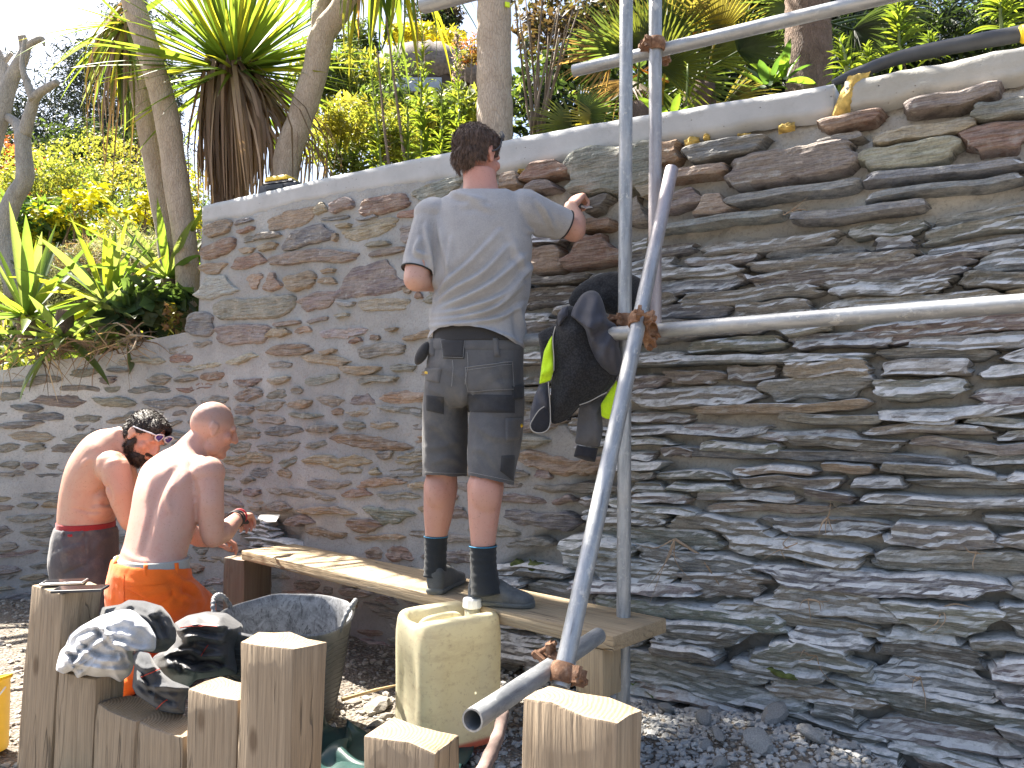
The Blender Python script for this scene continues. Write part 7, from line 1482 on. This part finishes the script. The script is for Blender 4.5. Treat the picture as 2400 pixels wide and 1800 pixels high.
bush('dark_thicket', 1400, 60, 9, (1.1, .8, .9), 5000, .11, [(.06, .045, .032), (.05, .05, .025), (.035, .05, .02)], 'brown dark thicket behind the tops of the upright tubes', seed=56, clumps=40, group=DK); bush('dark_thicket', 1650, 80, 8, (1.2, .8, 1.0), 6000, .11, DG+[(.05, .045, .03)], 'dark thicket behind the spread fan palm', seed=57, clumps=40, group=DK); bush('dark_thicket', 1880, 60, 7, (1.0, .6, 1.0), 4500, .11, DG, 'dark leafy thicket behind the hairy palm trunk', seed=59, clumps=36, group=DK); bush('dark_thicket', 2150, 90, 6.2, (.8, .5, .55), 3200, .10, DG+MG[2:], 'dark green thicket above the rough coping', seed=61, clumps=30, group=DK, asp=.25); bush('dark_thicket', 2380, 60, 6.0, (.6, .5, .6), 2600, .10, DG+MG[2:], 'dark green thicket at the top right corner', seed=62, clumps=26, group=DK, asp=.25); bush('low_thicket', 1360, 250, 6.5, (.8, .5, .5), 3600, .09, MG+DG, 'mixed green thicket under the left end of the upper tube', seed=63, clumps=30, group=DK); bush('low_thicket', 1720, 220, 5.6, (.7, .4, .4), 2600, .09, DG, 'shadowed thicket just above the coping right of the uprights', seed=64, clumps=26, group=DK)
for a, b_, d, lb, sd, n_, ls in (((1622, 275), (1612, 150), 4.0, 'small bright echium standing alone above the coping', 141, 70, .15), ((1985, 190), (1968, 92), 3.6, 'left one of the two small echiums by the black pipe', 142, 80, .13), ((2040, 170), (2030, 106), 3.6, 'right smaller one of the two echiums by the black pipe', 143, 60, .11), ((2112, 150), (2100, -20), 4.4, 'tall dark leaved echium left of the thicket corner', 144, 120, .2), ((2185, 140), (2178, 84), 3.7, 'bright young echium tip behind the black pipe', 145, 70, .12), ((2350, 90), (2345, -40), 3.9, 'tall green echium at the top right corner', 146, 90, .18)): echium(*a, *b_, d, lb, sd, n_, ls)
for px, py, lb in ((1570, 290, 'small broad leaf rosette beside the right upright tube'), (1800, 205, 'dark broad leaf rosette at the coping in the shade'), (1835, 190, 'second dark rosette next to the hairy trunk')): c = A_(px, py, 4.0); t = tag(empty('leaf_rosette', c), lb, 'plant', 'leaf rosettes behind the coping'); rosette(t, (0, 0, 0), 9, .12, .2, .28, [(.04, .09, .025), (.09, .16, .03)], np.random.default_rng(px), 70, 10, 'agave', (.2, .6))
fb_ = A_(2000, 200, 6.9); fe = tag(empty('board_fence', (fb_.x, 6.9, 0)), 'pale upright board fence behind the dark plants at the top right', 'fence'); M['boards'] = plain('pale_boards', (.42, .40, .37), .8, var=.2, scale=20)
for i in range(24):
    mb = MB(); mb.box((-.75+i*.125, .0+.012*(i % 2)-i*.012, 3.9+.02*math.sin(i*3.)), (.058, -.006, 0), (0, .009, 0), (0, 0, .95)); mb.build('board', M['boards'], fe)
for z in (3.3, 4.5): mb = MB(); mb.box((.7, -.12+.03, z), (1.5, -.145, 0), (0, .02, 0), (0, 0, .04)); o = mb.build('rail', M['boards'], fe); o.location.y = .12
# --- things lying on the coping
M['blackpipe'] = plain('black_pipe', (.035, .037, .042), .5, var=.3, bump=.2); pp = [A_(1950, 195, 2.98), A_(2010, 172, 2.95), A_(2110, 135, 2.88), A_(2250, 105, 2.72), A_(2400, 78, 2.6), A_(2500, 60, 2.5)]
mb = MB(); mb.tube(catmull([p-pp[0] for p in pp], 40), np.interp(np.linspace(0, 1, 40), [0, .15, .5, 1], [.012, .022, .028, .03]), 14); o = mb.build('drain_pipe', M['blackpipe'], None, True); o.location = pp[0]; tag(o, 'black plastic drain pipe lying along the rough coping', 'pipe'); 
tcol = MB(); c = A_(2393, 82, 2.58)-pp[0]; tcol.tube([c+Vector((.0, -.004, 0)), c+Vector((.02, -.01, .004))], .032, 14); tcol.build('yellow_tape', M['yellow'], o, True)
# stacked fence panels: bent tube frames with wire mesh
for k in range(4):
    ua, ub = onwall(966+k*5, 375)[0]+.02, onwall(1500, 270)[0]; dk = -.30-.035*k; base = Vector(wpt(ua, float(cop_top(ua)), dk)); P = [Vector((0, 0, -.16))]
    for a in np.linspace(0, math.pi/2, 8): P.append(Vector(wpt(ua+.10*(1-math.cos(a)), float(cop_top(ua))-.035+.10*math.sin(a)-.006*k, dk))-base)
    for t_ in np.linspace(.12, 1, 10): u_ = ua+(ub-ua)*t_; P.append(Vector(wpt(u_, float(cop_top(u_))+.065-.055*t_-.006*k, dk))-base)
    t = tag(empty('fence_panel', base), ['front', 'second', 'third', 'rear'][k]+' mesh fence panel of the stack lying behind the coping', 'fence panel', 'stacked fence panels'); mb = MB(); mb.tube(P, .0125, 10); o = mb.build('frame', M['galv'], t, True)
    if k == 0:
        mb = MB()
        for j in range(46):
            t_ = .06+.94*j/45; u_ = ua+(ub-ua)*t_; q = Vector(wpt(u_, float(cop_top(u_))+.065-.055*t_, dk+.014))-base; mb.tube([q-Vector((0, 0, .2)), q], .0012, 4, False)
        mb.build('wire_mesh', M['galv'], t)
# tool box on the coping end
tbp = wpt(onwall(632, 440)[0], float(cop_top(onwall(632, 440)[0])), -.12); tx = tag(empty('tool_box', tuple(tbp), math.radians(-20)), 'black and yellow tool box standing on the left end of the coping', 'tool box'); M['black'] = plain('black_plastic', (.03, .03, .035), .5); mb = MB()
def wedge(mb, x0, x1, y0, y1, z0, z1, tx0=0, tx1=0): mb.add([(x0, y0, z0), (x1, y0, z0), (x1, y1, z0), (x0, y1, z0), (x0+tx0, y0+.01, z1), (x1-tx1, y0+.01, z1), (x1-tx1, y1-.01, z1), (x0+tx0, y1-.01, z1)], [(3, 2, 1, 0), (4, 5, 6, 7), (0, 1, 5, 4), (1, 2, 6, 5), (2, 3, 7, 6), (3, 0, 4, 7)])
wedge(mb, -.14, .14, -.08, .08, 0, .055, .005, .02); wedge(mb, -.12, .10, -.075, .075, .056, .075, .01, .01); o = mb.build('case', M['black'], tx); bevel(o, .006, 2); mb = MB(); wedge(mb, -.11, .06, -.07, .07, .0755, .105, .015, .015); o = mb.build('lid', M['yellow'], tx); bevel(o, .006, 2); mb = MB(); mb.box((-.02, -.083, .03), (.06, 0, 0), (0, .004, 0), (0, 0, .012)); mb.build('latch', M['blackpipe'], tx)
# weeds at the foot of the wall
for px, py, s, lb in ((1490, 1600, .15, 'green broad leaved weed at the foot of the tall upright tube'), (1395, 1625, .05, 'tiny green weed left of the tall upright tube')):
    c = onz(px, py+25, .01); t = tag(empty('weed', c), lb, 'weed', 'weeds at the wall foot'); rosette(t, (0, 0, .01), 14, s*.6, s, .3, [(.05, .10, .025), (.07, .13, .03)], np.random.default_rng(px), 75, 5, 'agave', (.4, 1.2), rad=.01)
# roots growing out of the open joints
rng = np.random.default_rng(9)
for i, (px, py, n, L, lb) in enumerate(((1590, 1260, 5, .2, 'pale dead root with a long straight shoot left of centre on the raked wall'), (1945, 1210, 5, .07, 'small tuft of roots in a joint below the level tube'), (1850, 1280, 6, .09, 'bundle of fine roots in a deep joint of the raked wall'), (1920, 1530, 6, .12, 'roots sprawling from the long joint near the bottom right'), (2160, 1580, 4, .1, 'forked root hanging at the bottom right'), (2210, 1420, 4, .09, 'thin roots beside the square grey stone'), (1900, 1400, 5, .1, 'roots at the end of a dark joint below the pale shoot'), (2290, 1290, 3, .06, 'short pale twig in a joint at the right edge'), (1860, 500, 6, .07, 'dry roots under the thin slate course'), (1690, 1680, 3, .14, 'thin root lying over the rubble'))):
    u, z = onwall(px, py); b = wpt(u, z, .04); mb = MB()
    for k in range(n):
        d = np.array([rng.normal(0, 1.), -abs(rng.normal(0, .25)), rng.normal(-.35, .5)]); d /= np.linalg.norm(d); l = L*(.3+.9*rng.random()); mb.tube(catmull([(0, 0, 0), d*l*.5+rng.normal(0, L*.12, 3), d*l+rng.normal(0, L*.1, 3)], 8), np.linspace(.0028*(1 if k else 1.8), .0006, 8), 5)
    if i == 0: mb.tube([(0, 0, 0), np.array(at(1640, 1300, 3.0))-b, np.array(at(1685, 1370, 2.95))-b], [.006, .0055, .002], 6)
    o = mb.build('root', M['root'] if 'root' in M else M.setdefault('root', plain('dry_root', (.34, .25, .17), .9, var=.3)), None, True); o.location = b; tag(o, lb, 'root', 'roots in the wall')
